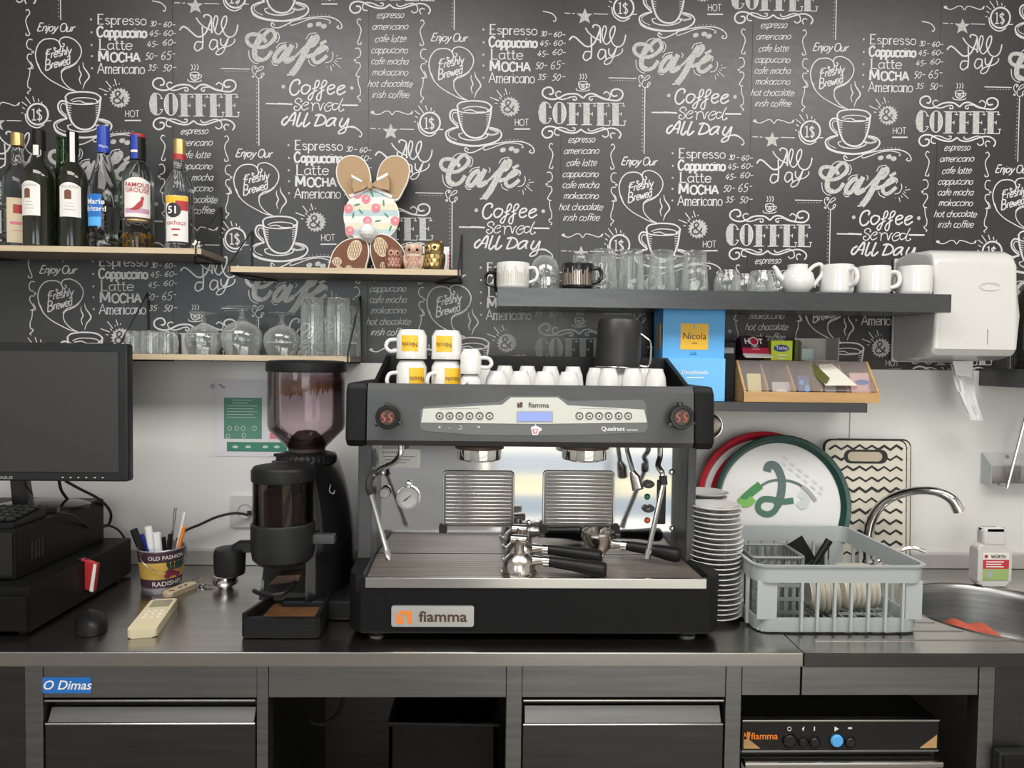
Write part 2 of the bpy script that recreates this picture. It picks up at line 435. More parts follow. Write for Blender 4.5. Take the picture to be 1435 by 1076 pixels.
# ---- a single-line alphabet (x-height 62, cap height 100)
GL = {'a': (52, '46,50 30,62 10,50 6,28 16,3 34,6 46,26|46,62 46,12 54,2'), 'b': (50, '8,100 8,0|8,46 24,62 42,52 47,31 42,9 24,0 8,14'),
 'c': (46, '44,50 30,62 12,54 5,31 12,7 28,0 45,12'), 'd': (52, '44,100 44,0|44,46 28,62 10,52 5,30 12,6 28,0 44,16'),
 'e': (50, '6,34 46,34 42,54 27,62 10,52 5,30 13,6 29,0 46,12'), 'f': (30, '36,94 26,100 16,90 15,70 15,0|2,60 30,60'),
 'h': (50, '8,100 8,0|8,42 22,61 38,58 42,40 42,0'), 'i': (20, '10,62 10,0|10,80 10,84'), 'j': (20, '10,62 10,-14 2,-28|10,80 10,84'),
 'k': (46, '8,100 8,0|40,62 8,26|20,37 42,0'), 'l': (20, '10,100 10,0'), 'm': (72, '8,62 8,0|8,44 20,61 32,58 35,42 35,0|35,44 48,61 60,58 63,42 63,0'),
 'n': (50, '8,62 8,0|8,42 22,61 38,58 42,40 42,0'), 'o': (52, '26,62 8,50 5,31 8,12 26,0 44,12 47,31 44,50 26,62'),
 'p': (52, '8,62 8,-30|8,46 24,62 42,52 47,31 42,9 24,0 8,14'), 'r': (36, '8,62 8,0|8,42 18,58 32,60'),
 's': (45, '38,52 24,62 10,56 9,44 24,34 38,24 40,10 26,0 8,10'), 't': (36, '16,84 16,14 24,0 36,6|3,62 32,62'),
 'u': (50, '8,62 8,22 14,2 30,2 42,20|42,62 42,0'), 'v': (46, '4,62 23,0 42,62'), 'w': (68, '4,62 20,0 34,50 48,0 64,62'),
 'y': (50, '6,62 26,2|46,62 24,-10 10,-28 2,-26'), 'A': (72, '4,0 36,100|36,100 68,0|16,34 56,34'), 'B': (60, '10,100 10,0|10,100 36,98 46,78 36,56 10,54|10,54 42,50 54,28 42,4 10,0'),
 'C': (66, '60,80 46,98 26,98 8,74 6,40 16,8 38,0 60,20'), 'E': (58, '10,100 10,0|10,100 52,100|10,52 42,52|10,0 54,0'), 'F': (54, '10,100 10,0|10,100 52,100|10,52 42,52'),
 'H': (68, '10,100 10,0|58,100 58,0|10,52 58,52'), 'L': (56, '10,100 10,0|10,0 52,0'), 'M': (84, '8,0 12,100|12,100 42,20|42,20 72,100|72,100 76,0'),
 'O': (76, '38,100 14,86 6,50 14,14 38,0 62,14 70,50 62,86 38,100'), 'T': (60, '30,100 30,0|4,100 56,100'),
 '0': (46, '23,70 8,52 6,26 16,2 32,8 42,34 38,60 23,70'), '3': (44, '8,64 24,72 36,58 20,40 38,26 30,4 8,4'), '4': (46, '28,74 4,24 42,26|32,50 26,0'),
 '5': (46, '42,72 16,70 12,42 32,42 38,20 24,0 6,6'), '6': (46, '36,72 14,48 8,18 22,0 38,14 32,34 12,28'), '-': (34, '4,30 28,30'), '.': (20, '10,26 10,32'), ' ': (30, '')}
SERIFED = set('hilmnpruEFHLTAMktb')
def word(x, y, s, h, wpx=None, wd=1.2, slant=0.0, rot=0.0, serif=0.0, bold=None, track=1.0, caps=None, jit=0.0):
    """letter a word with its baseline starting at photo pixel (x, y), cap height h px, total width wpx px"""
    adv = sum(GL[c][0] * track for c in s)
    kx = (wpx / adv) if wpx else h / 100
    ky = h / 100; cx = 0
    cr, sr = math.cos(rot), math.sin(rot)
    rj = random.Random(s)
    def T(a, b, c0):
        u = c0 + a * kx + b * ky * slant; v = b * ky
        return x + u * cr + v * sr, y + u * sr - v * cr
    for c in s:
        g, t = GL[c]; dy = rj.uniform(-jit, jit) * h
        for st in t.split('|') if t else []:
            p = nums(st)
            q = [T(a, b + dy / ky, cx) for a, b in p]
            wall = [(v.x, v.z) for v in (P(a, b, YW) for a, b in q)]
            vertical = len(p) == 2 and abs(p[0][0] - p[1][0]) < 8
            PRT.append(ribbon(wall, (bold if (bold and vertical) else wd) * YW / 1000, 4 if len(p) > 2 else 0))
            if serif and c in SERIFED and len(p) >= 2:
                for e, o_ in ((p[0], p[1]), (p[-1], p[-2])):
                    if abs(e[0] - o_[0]) < 6 and abs(e[1] - o_[1]) > 15:
                        a, b = T(e[0] - serif, e[1], cx), T(e[0] + serif, e[1], cx)
                        PRT.append(ribbon([(v.x, v.z) for v in (P(*a, YW), P(*b, YW))], 0.9 * YW / 1000, 0))
        cx += g * kx * track
# --- "Enjoy Our", heart, "Freshly Brewed"
word(603, 57.5, 'Enjoy', 11, 28, 1.5, 0.35, R(1)); word(634, 58.5, 'O', 11.5, 9.5, 1.5, 0.2); word(642.5, 58.5, 'ur', 11, 12, 1.5, 0.35)
S('A', '425,600 380,580 400,640 460,640 505,600 500,520 460,450 380,410 280,405 170,430 70,530 20,680 25,800 60,930 130,1070', 1.6)
S('A', '545,500 580,510 570,555 520,555 490,490 510,410 590,375 680,380 800,440 885,540 915,650 880,780 800,880 700,940 600,970 530,1030 510,1080', 1.5)
S('H', '195,20 230,110 310,190 420,255 520,305 600,320', 1.3); S('H', '620,5 560,50 470,90 445,140 460,210 520,280 580,315', 1.3)
word(614, 97.5, 'F', 13, 8, 1.6, 0.35, R(-12)); word(621.5, 95, 'reshly', 11, 29, 1.5, 0.35, R(-12))
S('A', '290,650 220,690 230,720|'.strip('|'), 1.2)
word(613, 112.5, 'B', 14, 9.5, 1.7, 0.3, R(-14)); word(622, 109.5, 'rewed', 11.5, 27, 1.5, 0.3, R(-14))
# --- cup, saucer, steam
S('H', '640,40 640,90 660,140 640,190 655,250', 1.7, taper=True); S('H', '680,5 690,60 730,120 745,170 700,230 675,300', 2.0, taper=True)
S('H', '490,375 530,345 660,330 800,345 865,390 860,420 820,440', 2.0); S('H', '485,375 500,440 560,460 680,468 800,460 850,430', 1.6)
S('H', '540,425 600,400 700,395 800,410 830,435', 1.3); S('H', '560,440 640,430 700,455 790,455', 1.4)
S('H', '485,375 495,480 520,590 560,680 620,730 700,745 770,720 820,640 850,530 868,390', 2.4)
S('H', '500,440 440,430 405,470 410,530 450,580 500,620', 2.3); S('H', '490,470 450,460 430,500 450,550 495,590', 1.2)
S('H', '500,625 420,640 360,680 370,740 440,790 560,820 700,832 840,810 940,770 980,710 950,660 880,635 840,632', 2.2)
S('H', '470,635 390,680 400,730 480,770', 1.0); S('H', '500,700 520,740 600,765 700,768 790,745 825,715 800,695', 1.6); S('H', '545,690 500,700', 1.2)
S('H', '350,700 380,770 480,815 640,838 800,830', 1.4); S('H', '840,640 900,660 940,690 860,710 820,690', 2.6, dst=PRF)
for k in range(9): S('H', '%d,%d %d,%d' % (500 + k * 5, 450 + k * 26, 550 - k * 1, 455 + k * 27), 0.9, 0); S('H', '%d,%d %d,%d' % (855 - k * 6, 450 + k * 26, 805 + k, 458 + k * 26), 0.9, 0)
# --- swash with beans under the saucer
S('H', '610,880 580,850 570,880 600,905 660,905 760,860 820,830 960,800 1100,785 1220,790 1310,830 1345,890 1320,915 1290,900 1310,880', 1.5)
S('H', '780,860 790,880 860,860 980,815 1100,800 1200,820 1220,850 1200,850', 1.2)
dots('H', ' '.join('%d,%d' % (990 + 43 * k, 775 - 14 * math.sin(math.pi * k / 6) + max(0, k - 5) * 22) for k in range(9)), 0.7)
for c in ((995, 878), (1090, 865), (1145, 888)): PRF.append(flat([(v.x, v.z) for v in (P(580 + a / 7.972, 100 + b / 7.972, YW) for a, b in ell(c[0], c[1], 34, 26, 14, -0.3))]))
# --- & badge, HOT
bx, by = 1072, 395
st = []
for k in range(36):
    a = 2 * math.pi * k / 36; r = 116 if k % 2 == 0 else 92; st.append((bx + r * math.cos(a), by + r * math.sin(a)))
BADGE = zp('H', st); PRF.append(flat(BADGE))
AMP = []
S('H', '1120,455 1040,380 1030,340 1060,325 1080,350 1050,385 1010,410 1015,445 1060,455 1100,420 1115,385', 2.0, dst=AMP)
for t in ('925,210 985,290', '1020,190 1040,260', '850,290 950,330', '905,358 935,362', '955,290 975,315', '1072,235 1068,250', '1005,250 1012,268'): S('H', t, 1.2, 0)
word(721, 176, 'HOT', 9, 20, 0.9); S('H', '1122,645 1298,645', 1.8, 0)
# --- coin, star, dashes
S('H', ' '.join('%.0f,%.0f' % p for p in ell(180, 575, 112, 115, 20)), 2.4, 3, True); S('H', '45,570 60,650 110,705 180,725 250,690', 1.6)
S('H', '118,530 140,515 140,640', 1.6, 0); S('H', '118,640 165,640', 1.5, 0); S('H', '222,545 195,530 175,555 220,600 210,635 178,630', 1.9); S('H', '198,510 200,660', 1.0, 0)
for t in ('10,440 70,485', '50,385 108,465', '130,380 148,440', '190,405 195,440', '15,500 45,520', '230,440 222,460', '5,560 25,565'): S('H', t, 1.2, 0)
S('H', '290,648 328,650', 1.3, 0)
PF('D', '425,165 468,275 575,278 490,345 530,470 425,410 315,470 345,345 255,270 380,275')
for t in ('15,265 130,270', '172,272 222,272', '600,280 890,290', '1365,293 1435,296'): S('D', t, 1.1, 0)
# --- "All day"
S('D', '435,560 500,660 600,750 700,800 740,830 750,860', 1.7); S('D', '600,560 585,525 640,500 720,540 735,640 735,870', 1.9)
S('D', '735,560 700,680 650,800 600,880 520,935 430,925 330,840 240,760 170,740 110,810', 2.2)
S('D', '790,830 770,680 800,540 840,530 855,600 820,740 800,830 850,890 900,870 960,790', 1.7)
S('D', '960,800 1020,660 1030,550 1000,530 950,590 925,700 950,800 1000,900 1080,945 1160,920 1220,830 1245,700', 1.8)
S('J', '272,205 275,280 270,330', 1.9); S('J', '270,290 240,290 228,320 245,338 270,320 275,300', 1.8)
S('J', '350,280 325,278 310,310 325,332 350,310 352,280 355,325 365,330', 1.8); S('J', '372,270 372,300 390,310 412,270', 1.8); S('J', '415,265 400,310 380,350 355,360 345,348 370,325 420,310 445,290 447,272', 1.5)
# --- "Cafe" brush lettering
def brush(t, wd, sm=6): S('B', t, wd, sm, dst=PRF)
brush('350,350 300,270 200,235 110,250 80,320 130,390 250,420 350,400 440,330 480,250 440,180 380,190 300,280 220,400 190,500 220,580 290,600 370,560 430,470', 5.2)
brush('290,240 230,340 190,460 200,560 270,600', 7.5); brush('470,200 480,280 430,350', 5.5); brush('130,390 90,340 95,270 150,235', 3.0)
brush('640,400 560,430 480,530 470,600 530,610 600,520 660,420', 6.2); brush('720,380 650,520 620,600 660,610 740,560', 6.6); brush('740,560 800,510 850,455', 3.2)
brush('850,460 980,330 1060,250 1085,300 1020,390 960,400', 4.2); brush('1030,260 940,400 860,560 780,700 700,800', 8.5); brush('640,805 760,790', 2.5)
brush('910,550 980,530 1100,480 1190,420 1130,410 1040,500 1010,580 1060,630 1130,600 1210,530', 5.2); brush('1110,370 1200,320', 4.2)
for t in ('250,215 300,170 380,150', '510,200 540,260 520,330 490,350', '105,460 120,570 180,635 240,650', '490,430 540,370 640,350', '770,355 790,390 770,430', '425,610 460,665 515,668', '915,300 960,230 1060,210', '945,590 970,650 1045,685', '1215,400 1225,440 1205,480', '1285,480 1290,550 1250,615 1185,630'): S('B', t, 1.1)
for t in ('1340,575 1415,565', '1340,540 1360,525', '1300,615 1395,700', '1255,675 1268,745', '1285,650 1300,680', '1200,685 1205,695', '1320,590 1350,620'): S('B', t, 0.9, 0)
# --- corner line with beads
S('J', '370,435 525,439', 1.3, 0); dots('J', ' '.join('%d,450' % (390 + 15 * k) for k in range(9)), 0.65)
S('J', '573,490 568,860', 1.3, 0); dots('J', ' '.join('%d,%d' % (561 - k * .25, 505 + 21 * k) for k in range(17)), 0.75)
S('B', '215,690 180,680 150,720 165,780 190,800', 1.1); S('B', '225,700 190,720 200,690 220,690', 1.0); S('B', '230,760 300,720 310,690 270,690 220,750 200,810 230,855 280,840 320,800 300,780 280,810 285,860', 1.1); dots('B', '165,830', 2.0)
# --- "Coffee Served All Day"
S('C', '370,150 395,100 350,65 270,100 220,200 225,300 280,345 350,310 385,255', 2.4)
S('C', '500,155 440,190 420,260 450,315 510,310 570,240 570,180 500,155', 2.3)
S('C', '610,230 700,200 740,110 710,75 670,130 650,250 610,380 570,430 540,390 590,320 700,250', 1.9); S('C', '740,220 820,190 875,110 840,75 790,130 780,250 760,400 720,440 690,390 730,310 830,240', 1.9)
S('C', '905,240 980,220 1020,180 970,155 900,200 890,290 940,325 1020,280', 2.2); S('C', '1070,250 1150,220 1195,180 1150,165 1080,210 1060,290 1110,330 1210,270', 2.2)
dots('C', '97,190 1322,208', 2.7)
S('C', '400,465 425,440 380,400 320,420 310,470 390,520 400,570 340,620 285,590 300,545 340,550', 1.5)
S('C', '470,530 540,500 530,465 470,480 420,560 460,610 545,570', 1.4); S('C', '580,480 620,500 610,630', 1.4, 3); S('C', '615,550 650,490 700,480', 1.4); S('C', '700,485 730,500 755,615 790,520 830,480', 1.4)
S('C', '880,550 960,520 960,480 900,480 830,560 860,630 930,610 950,580', 1.4); S('C', '1080,500 1010,490 970,550 1000,605 1070,570 1120,480 1165,395', 1.5); S('C', '1120,480 1090,580 1110,630 1180,600 1150,590', 1.3)
S('C', '0,495 255,508', 2.2, 0); S('C', '1140,518 1435,522', 2.2, 0)
S('J', '610,628 742,631', 1.8, 0)
S('C', '175,725 100,770 65,840 100,880 160,830 230,730 290,660 310,680 290,790 260,885', 2.6); S('C', '200,800 310,790', 1.8, 0)
S('C', '400,650 350,790 330,880 370,900 430,830', 2.6); S('C', '530,655 470,800 450,890 490,900 570,830', 2.6)
S('C', '660,710 740,690 820,720 850,790 800,860 700,890 640,890', 2.4); S('C', '740,695 690,800 650,890', 2.4)
S('C', '1030,750 950,755 880,810 860,880 910,890 980,830 1040,750', 2.4); S('C', '1040,750 1000,850 1020,895', 2.4); S('C', '1155,745 1100,850 1120,905 1180,880 1260,750', 2.4)
S('C', '1270,750 1240,860 1200,980 1150,1020 1090,1030 1080,1000 1150,940 1280,905 1360,910 1430,960', 2.0); S('J', '1055,755 1100,765 1125,790 1120,810 1110,805', 1.4)
# --- menu with prices
dots('G', '178,168 182,352 180,530 180,688 180,860', 1.5)
word(685.5, 48, 'Espresso', 13.5, 68, 1.25, serif=9, bold=1.9, track=1.05, rot=R(1.2)); word(685, 65.5, 'Cappuccino', 14, 68, 2.7, serif=11, bold=3.4, rot=R(1))
word(687, 83, 'Latte', 14, 46, 1.3, serif=9, bold=2.0, rot=R(.5)); word(686, 99.5, 'M', 15, 15, 2.9, bold=3.2); word(702.5, 100, 'OCHA'.replace('C', 'C'), 12.5, 41, 2.5)
word(684.5, 116, 'Americano', 14.5, 65, 1.25, serif=8, bold=1.9, rot=R(.5)); word(756.5, 51, '3', 10, 5, 1, .25); word(760.5, 51, '0', 10, 5, 1, .25); word(768, 51, '-', 10, 6, 1); word(775, 52, '60', 10, 11.5, 1, .2); word(787, 52, '-', 10, 6.5, 1)
word(756, 65, '45-', 11, 16, 1, .2); word(774.5, 64, '60-', 10.5, 18.5, 1, .2); word(752.5, 79.5, '45-', 11, 16, 1, .2); word(773, 77, '60-', 11, 20, 1, .2)
word(749.5, 97, '50', 13, 11, 1, .2); word(762, 95, '-', 11, 6, 1); word(770.5, 97, '65', 16, 15, 1, .15); word(786.5, 92.5, '-', 11, 6, 1)
word(752.5, 112, '35', 11, 11.5, 1, .25); word(764, 111, '.', 11, 5, 1.4); word(772.5, 113, '50', 12.5, 12, 1, .3); word(787, 111, '-', 11, 6.5, 1)
# --- COFFEE
def hatch(t): PF('E', t)
hatch('155,540 110,535 65,590 42,690 60,800 110,855 155,858'); S('E', '155,545 195,570 225,620', 1.1); S('E', '195,615 240,625', 1.1, 0); S('E', '155,855 200,830 230,780', 1.1); S('E', '190,775 240,780', 1.1, 0)
PF('E', '320,555 270,620 255,700 275,800 320,845'); PF('E', '372,555 425,610 442,700 425,790 372,850'); S('E', ' '.join('%.0f,%.0f' % p for p in ell(348, 702, 93, 155, 20)), 1.2, 3, True)
for x, e in ((485, 0), (692, 0), (892, 1), (1108, 1)):
    PF('E', '%d,555 %d,555 %d,870 %d,870' % (x, x + 92, x + 92, x)); S('E', '%d,558 %d,562' % (x - 28, x + 165), 1.1, 0); S('E', '%d,560 %d,600' % (x + 160, x + 165), 1, 0); S('E', '%d,600 %d,604' % (x + 135, x + 185), 1, 0)
    S('E', '%d,715 %d,718' % (x + 92, x + 128), 1.1, 0); S('E', '%d,690 %d,745' % (x + 130, x + 128), 1, 0)
    if e: S('E', '%d,874 %d,880' % (x - 12, x + 178), 1.2, 0); S('E', '%d,880 %d,815' % (x + 176, x + 184), 1.1, 0); S('E', '%d,815 %d,815' % (x + 158, x + 202), 1, 0)
    else: S('E', '%d,870 %d,868' % (x - 32, x + 122), 1.2, 0)
S('E', '200,430 240,430 260,390 230,340 170,335 115,370 105,430 150,480 240,505 330,490 430,440 520,425 610,435 690,490', 2.2)
S('E', '375,405 340,390 300,410 300,450 350,500 430,500 520,470 580,470 590,510 550,515 550,490', 1.6)
S('E', '690,490 750,435 830,425 920,465 1000,500 1100,520 1190,520 1250,470 1250,400 1190,360 1120,370 1090,410 1120,460 1180,450', 2.2)
S('E', '980,425 1020,395 1070,430 1070,480 1030,510 960,495 880,460 790,470 775,500 810,520 820,490', 1.6)
S('E', '185,965 230,960 250,1000 220,1045 150,1055 100,1000 120,930 190,895 280,905 370,950 480,985 580,985 660,935', 2.2)
S('E', '350,1020 290,1010 280,950 330,910 420,920 500,955 560,955 570,920 530,915', 1.6); S('E', '660,935 720,980 820,990 920,960 1020,930 1110,920 1190,950 1230,1010 1200,1070', 2.0)
S('E', '960,1020 1000,1050 1050,1020 1040,950 980,915 900,930 820,960 770,950 760,920', 1.6); S('E', '1150,1000 1110,985 1080,1020 1100,1070', 1.6)
S('E', ' '.join('%.0f,%.0f' % p for p in ell(685, 270, 62, 22, 14)), 1.2, 3, True); S('E', '625,280 635,330 665,360 705,360 735,330 745,280', 1.6); S('E', '745,290 780,290 775,320 735,345', 1.2); S('E', '590,345 600,375 690,388 770,375 775,355', 1.2)
PF('E', '655,300 710,300 715,330 685,345 660,330')
for x in (645, 685, 725): S('E', '%d,140 %d,160 %d,190 %d,220' % (x - 5, x + 8, x + 12, x - 5), 1.1)
# --- list of drinks
for s, x, y, wpx in (('espresso', 1065, 39.5, 37), ('americano', 1058.5, 55.5, 49), ('cafe latte', 1062, 72.5, 42), ('cappuccino', 1056.5, 88, 50), ('cafe mocha', 1056, 103.5, 51), ('mokaccino', 1057.5, 118.5, 49), ('hot chocolate', 1051, 134.5, 61), ('irish coffee', 1056.5, 149.5, 51)):
    word(x, y, s, 9.8, wpx, 0.95, 0.35, jit=0.05)
def squig(z, x, y, f):
    p = lambda t: ' '.join('%.0f,%.0f' % (x + f * a, y + b) for a, b in nums(t))
    S(z, p('14,0 0,-6 -8,14 8,36 14,60 4,100 -6,130 12,136 14,122'), 1.3); S(z, p('-20,160 0,158 12,180 6,205 -14,214'), 1.3); dots(z, p('-20,226'), 2.0)
    S(z, p('-16,240 4,240 10,262 -6,290 -14,310 8,320'), 1.3); S(z, p('-4,320 0,360 10,390 8,420 -6,428 0,440 12,450 4,458'), 1.2)
squig('I', 90, 112, 1); squig('I', 448, 118, -1)
S('I', '160,622 176,636 172,622 160,630 200,640 240,622 262,624 278,642 296,622 330,628 370,640 392,622 384,640', 1.2)
S('H', '115,0 140,50 135,75 85,75', 1.1)
# ---- lay the motif out over the wall and trim it to the papered area
def tile(parts, name, m, lift):
    V, F = join(parts)
    rr = random.Random(1); V2, F2 = [], []
    offs = []
    k = 0
    for v, f in parts:
        o = rr.uniform(0, 0.0004); offs += [o] * len(v)
    ax, az = P(700, 160, YW).x, P(700, 160, YW).z
    for i in range(-3, 4):
        for j in range(-3, 4):
            for h in (0, 1):
                dx, dz = i * LX + h * LX / 2, j * LY + h * LY / 2
                if not (-1.75 < ax + dx < 1.75 and 1.25 < az + dz < 2.75): continue
                b = len(V2)
                V2 += [(x + dx, YW - lift - o + y, z_ + dz) for (x, y, z_), o in zip(V, offs)]
                F2 += [tuple(q + b for q in f) for f in F]
    me = bpy.data.meshes.new(name); me.from_pydata(V2, [], F2)
    bm = bmesh.new(); bm.from_mesh(me)
    for co, no in (((0, 0, ZSPLIT + .002), (0, 0, -1)), ((0, 0, 2.88), (0, 0, 1))):
        bmesh.ops.bisect_plane(bm, geom=bm.verts[:] + bm.edges[:] + bm.faces[:], plane_co=co, plane_no=no, clear_outer=True)
    for f in bm.faces:
        if f.normal.y > 0: f.normal_flip()
    bm.to_mesh(me); bm.free()
    o = link(name, me, m, wb); o['kind'] = 'stuff'
    return o
tile(PRT, 'chalk_line_print', 'chalk', 0.0004)
tile(PRF, 'chalk_fill_print', 'chalk_fill', 0.0003)
tile(AMP, 'ampersand_print', 'wallpaper', 0.0012)
# ================================================================== stainless back bar
YB = YW - 0.004
def px_x(px, py, Y): return P(px, py, Y).x
def px_z(px, py, Y): return P(px, py, Y).z
XSEAM = U(1094, 884).x
bar = wthing('back_bar', 'long brushed stainless back bar with drawers under the coffee machine', 'counter', (-0.4, 1.7, 0.0))
XL = -1.75
zr0, zr1 = px_z(700, 977, YF + .012), ZT - 0.030
obj('worktop', box(XL, XSEAM, YF, YB - 0.001, ZT - 0.029, ZT, 0.003), 'steel_top', bar)
obj('upstand', box(XL, XSEAM, YB - 0.018, YB - 0.001, ZT, ZT + 0.042, 0.004), 'upstand', bar)
def fx(px): return px_x(px, 1000, YF + .012)
posts = [(36, 61), (360, 376), (709, 731), (1016, 1038)]
for a, b in posts: obj('post', box(fx(a), fx(b), YF + .010, YF + .045, 0.0, zr1, 0.002), 'steel_front', bar)
for a, b in ((61, 360), (376, 709), (731, 1016)):
    obj('rail', box(fx(a) + .0005, fx(b) - .0005, YF + .012, YF + .03, zr0, zr1, 0.001), 'steel_front', bar)
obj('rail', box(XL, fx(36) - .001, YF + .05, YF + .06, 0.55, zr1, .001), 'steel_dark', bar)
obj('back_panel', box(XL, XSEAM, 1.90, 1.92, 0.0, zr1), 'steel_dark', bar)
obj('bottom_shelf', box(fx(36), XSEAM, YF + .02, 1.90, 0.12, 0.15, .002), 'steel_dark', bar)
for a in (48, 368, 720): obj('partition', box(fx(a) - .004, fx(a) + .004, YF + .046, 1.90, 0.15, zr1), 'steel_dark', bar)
M('steel_pull', (0.22, 0.215, 0.21), 0.4, 1.0, noise=((4, 8, 60), 0.2, 0.05))
def drawer(a, b, ytop, ybar, yface, root, m):
    xa, xb = fx(a), fx(b); Y = YF + .012
    z = [px_z((a + b) / 2, q, Y) for q in (ytop, ytop + 3, ybar, yface)]
    d = obj('drawer', box(xa, xb, Y, Y + .014, z[3] - 0.155, z[3], .0015), m, root)
    obj('drawer_lip', box(xa, xb, Y - .002, Y + .028, z[1], z[0], .0012), 'steel_wand', d)
    obj('pull_recess', box(xa + .001, xb - .001, Y + .030, Y + .034, z[3] - .004, z[1] + .001), 'dark_void', d)
    obj('pull_plate', prism([(Y + .002, z[3] + .0005), (Y + .004, z[3] + .0005), (Y + .018, z[2]), (Y + .016, z[2])], xa + .004, xb - .004, 'yz'), 'steel_pull', d)
    obj('pull_edge', tube([(xa + .001, Y + .001, z[3]), (xb - .001, Y + .001, z[3])], .0026, 8), 'steel_wand', d)
    for k in range(2):
        zz = z[3] - .16 - .22 * k
        obj('drawer', box(xa, xb, Y, Y + .014, zz - .20, zz - .03, .0015), m, root)
        obj('drawer', box(xa, xb, Y - .001, Y + .02, zz - .012, zz - .006, .001), 'steel_wand', root).name = 'drawer_lip'
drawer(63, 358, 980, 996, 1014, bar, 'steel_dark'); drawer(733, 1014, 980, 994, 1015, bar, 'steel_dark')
# business sticker on the left rail
stk = wthing('sticker', 'blue sticker with white script lettering on the steel rail', 'sticker', tuple(P(94, 960, YF + .011)))
a, b = P(59, 949, YF + .0115), P(128, 971, YF + .0115)
obj('backing', prism(rrect(a.x, b.x, b.z, a.z, .003), YF + .0108, YF + .0118, 'xz'), 'blue_label', stk)
text('O Dimas', 0.0255, 'ink_white', stk, ((a.x + b.x) / 2, YF + .0104, b.z + .0075), shear=.3, bold=.012)
# knock box and chrome valve in the open bay
kb = wthing('crate', 'black plastic crate on the shelf in the open bay', 'crate', (-0.1, 1.6, 0.15))
c0, c1 = P(545, 1015, 1.52), P(697, 1015, 1.52)
ins = .006
obj('crate_wall', [box(c0.x, c1.x, 1.52, 1.528, .152, c0.z), box(c0.x, c1.x, 1.84, 1.848, .152, c0.z), box(c0.x, c0.x + .008, 1.52, 1.848, .152, c0.z), box(c1.x - .008, c1.x, 1.52, 1.848, .152, c0.z), box(c0.x, c1.x, 1.52, 1.848, .151, .16)], 'black_plastic', kb)
obj('crate_rim', tube([(c0.x, 1.52, c0.z), (c1.x, 1.52, c0.z), (c1.x, 1.848, c0.z), (c0.x, 1.848, c0.z)], .005, 6, closed=True), 'black_satin', kb)
vv = P(421, 1000, 1.75)
vl = wthing('water_valve', 'small chrome water valve under the worktop in the open bay', 'valve', tuple(vv))
obj('valve_body', tube([(vv.x, 1.75, zr1), (vv.x, 1.75, vv.z + .01), (vv.x, 1.73, vv.z - .01)], [.006, .007, .012], 10), 'chrome', vl)
obj('valve_handle', tube([(vv.x - .05, 1.73, vv.z + .008), (vv.x - .012, 1.735, vv.z + .004)], [.008, .005], 8), 'chrome', vl)
obj('hose', tube([(vv.x, 1.74, vv.z), (vv.x + .06, 1.74, vv.z - .02), (vv.x + .10, 1.78, vv.z + .03), (vv.x + .10, 1.8, zr1 - .002)], .005, 8, 6), 'rubber', vl)
# ------------------------------------------------------------------ sink section
sk = wthing('sink_counter', 'stainless sink counter with a round basin and drainer beside the back bar', 'sink', (0.95, 1.7, 0.0))
SX0, SX1 = XSEAM + .0015, 1.75
sc = [U(1435, 897), U(1300, 863), U(1368, 820)]
# circle through three rim points
ax, ay, bx_, by_, cx_, cy_ = sc[0].x, sc[0].y, sc[1].x, sc[1].y, sc[2].x, sc[2].y
dd = 2 * (ax * (by_ - cy_) + bx_ * (cy_ - ay) + cx_ * (ay - by_))
SCX = ((ax ** 2 + ay ** 2) * (by_ - cy_) + (bx_ ** 2 + by_ ** 2) * (cy_ - ay) + (cx_ ** 2 + cy_ ** 2) * (ay - by_)) / dd
SCY = ((ax ** 2 + ay ** 2) * (cx_ - bx_) + (bx_ ** 2 + by_ ** 2) * (ax - cx_) + (cx_ ** 2 + cy_ ** 2) * (bx_ - ax)) / dd
SR = min(math.hypot(ax - SCX, ay - SCY), 0.22)
print('SINK', SCX, SCY, SR, 'XSEAM', XSEAM)
n = 72; V, F = [], []
for i in range(n):
    t = 2 * math.pi * i / n; c, s = math.cos(t), math.sin(t)
    V.append((SCX + SR * c, SCY + SR * s, ZT - .001))
    k = min([(SX1 - SCX) / c if c > 1e-6 else (SX0 - SCX) / c if c < -1e-6 else 1e9, (YB - .001 - SCY) / s if s > 1e-6 else (YF - SCY) / s if s < -1e-6 else 1e9])
    V.append((SCX + k * c, SCY + k * s, ZT - .001))
for q in ((SX0, YF), (SX1, YF), (SX1, YB - .001), (SX0, YB - .001)):      # snap the nearest spokes to the corners
    i = min(range(n), key=lambda i: (V[2 * i + 1][0] - q[0]) ** 2 + (V[2 * i + 1][1] - q[1]) ** 2)
    V[2 * i + 1] = (q[0], q[1], ZT - .001)
F = [(2 * i, 2 * i + 1, 2 * ((i + 1) % n) + 1, 2 * ((i + 1) % n)) for i in range(n)]
obj('sink_top', (V, F), 'steel_top', sk)
obj('front_edge', box(SX0, SX1, YF, YF + .012, ZT - 0.03, ZT - .0015, .002), 'steel_dark', sk)
bowl = obj('basin', xf(lathe([(SR, ZT - .001), (SR - .006, ZT - .006), (SR - .012, ZT - .02), (SR - .02, ZT - .10), (SR - .05, ZT - .145), (SR - .10, ZT - .155), (.0, ZT - .158)], 56), (SCX, SCY, 0)), 'steel_front', sk, ang=80)
obj('drain', xf(lathe([(.0, ZT - .150), (.03, ZT - .150), (.034, ZT - .156)], 24), (SCX, SCY, 0)), 'chrome', bowl)
obj('basin_rim', xf(lathe([(SR + .008, ZT - .001), (SR + .004, ZT + .0015), (SR - .001, ZT - .0005), (SR - .004, ZT - .005)], 56), (SCX, SCY, 0)), 'steel_wand', sk)
obj('upstand', box(SX0, SX1, YB - .018, YB - .001, ZT - .001, ZT + .042, .004), 'upstand', sk)
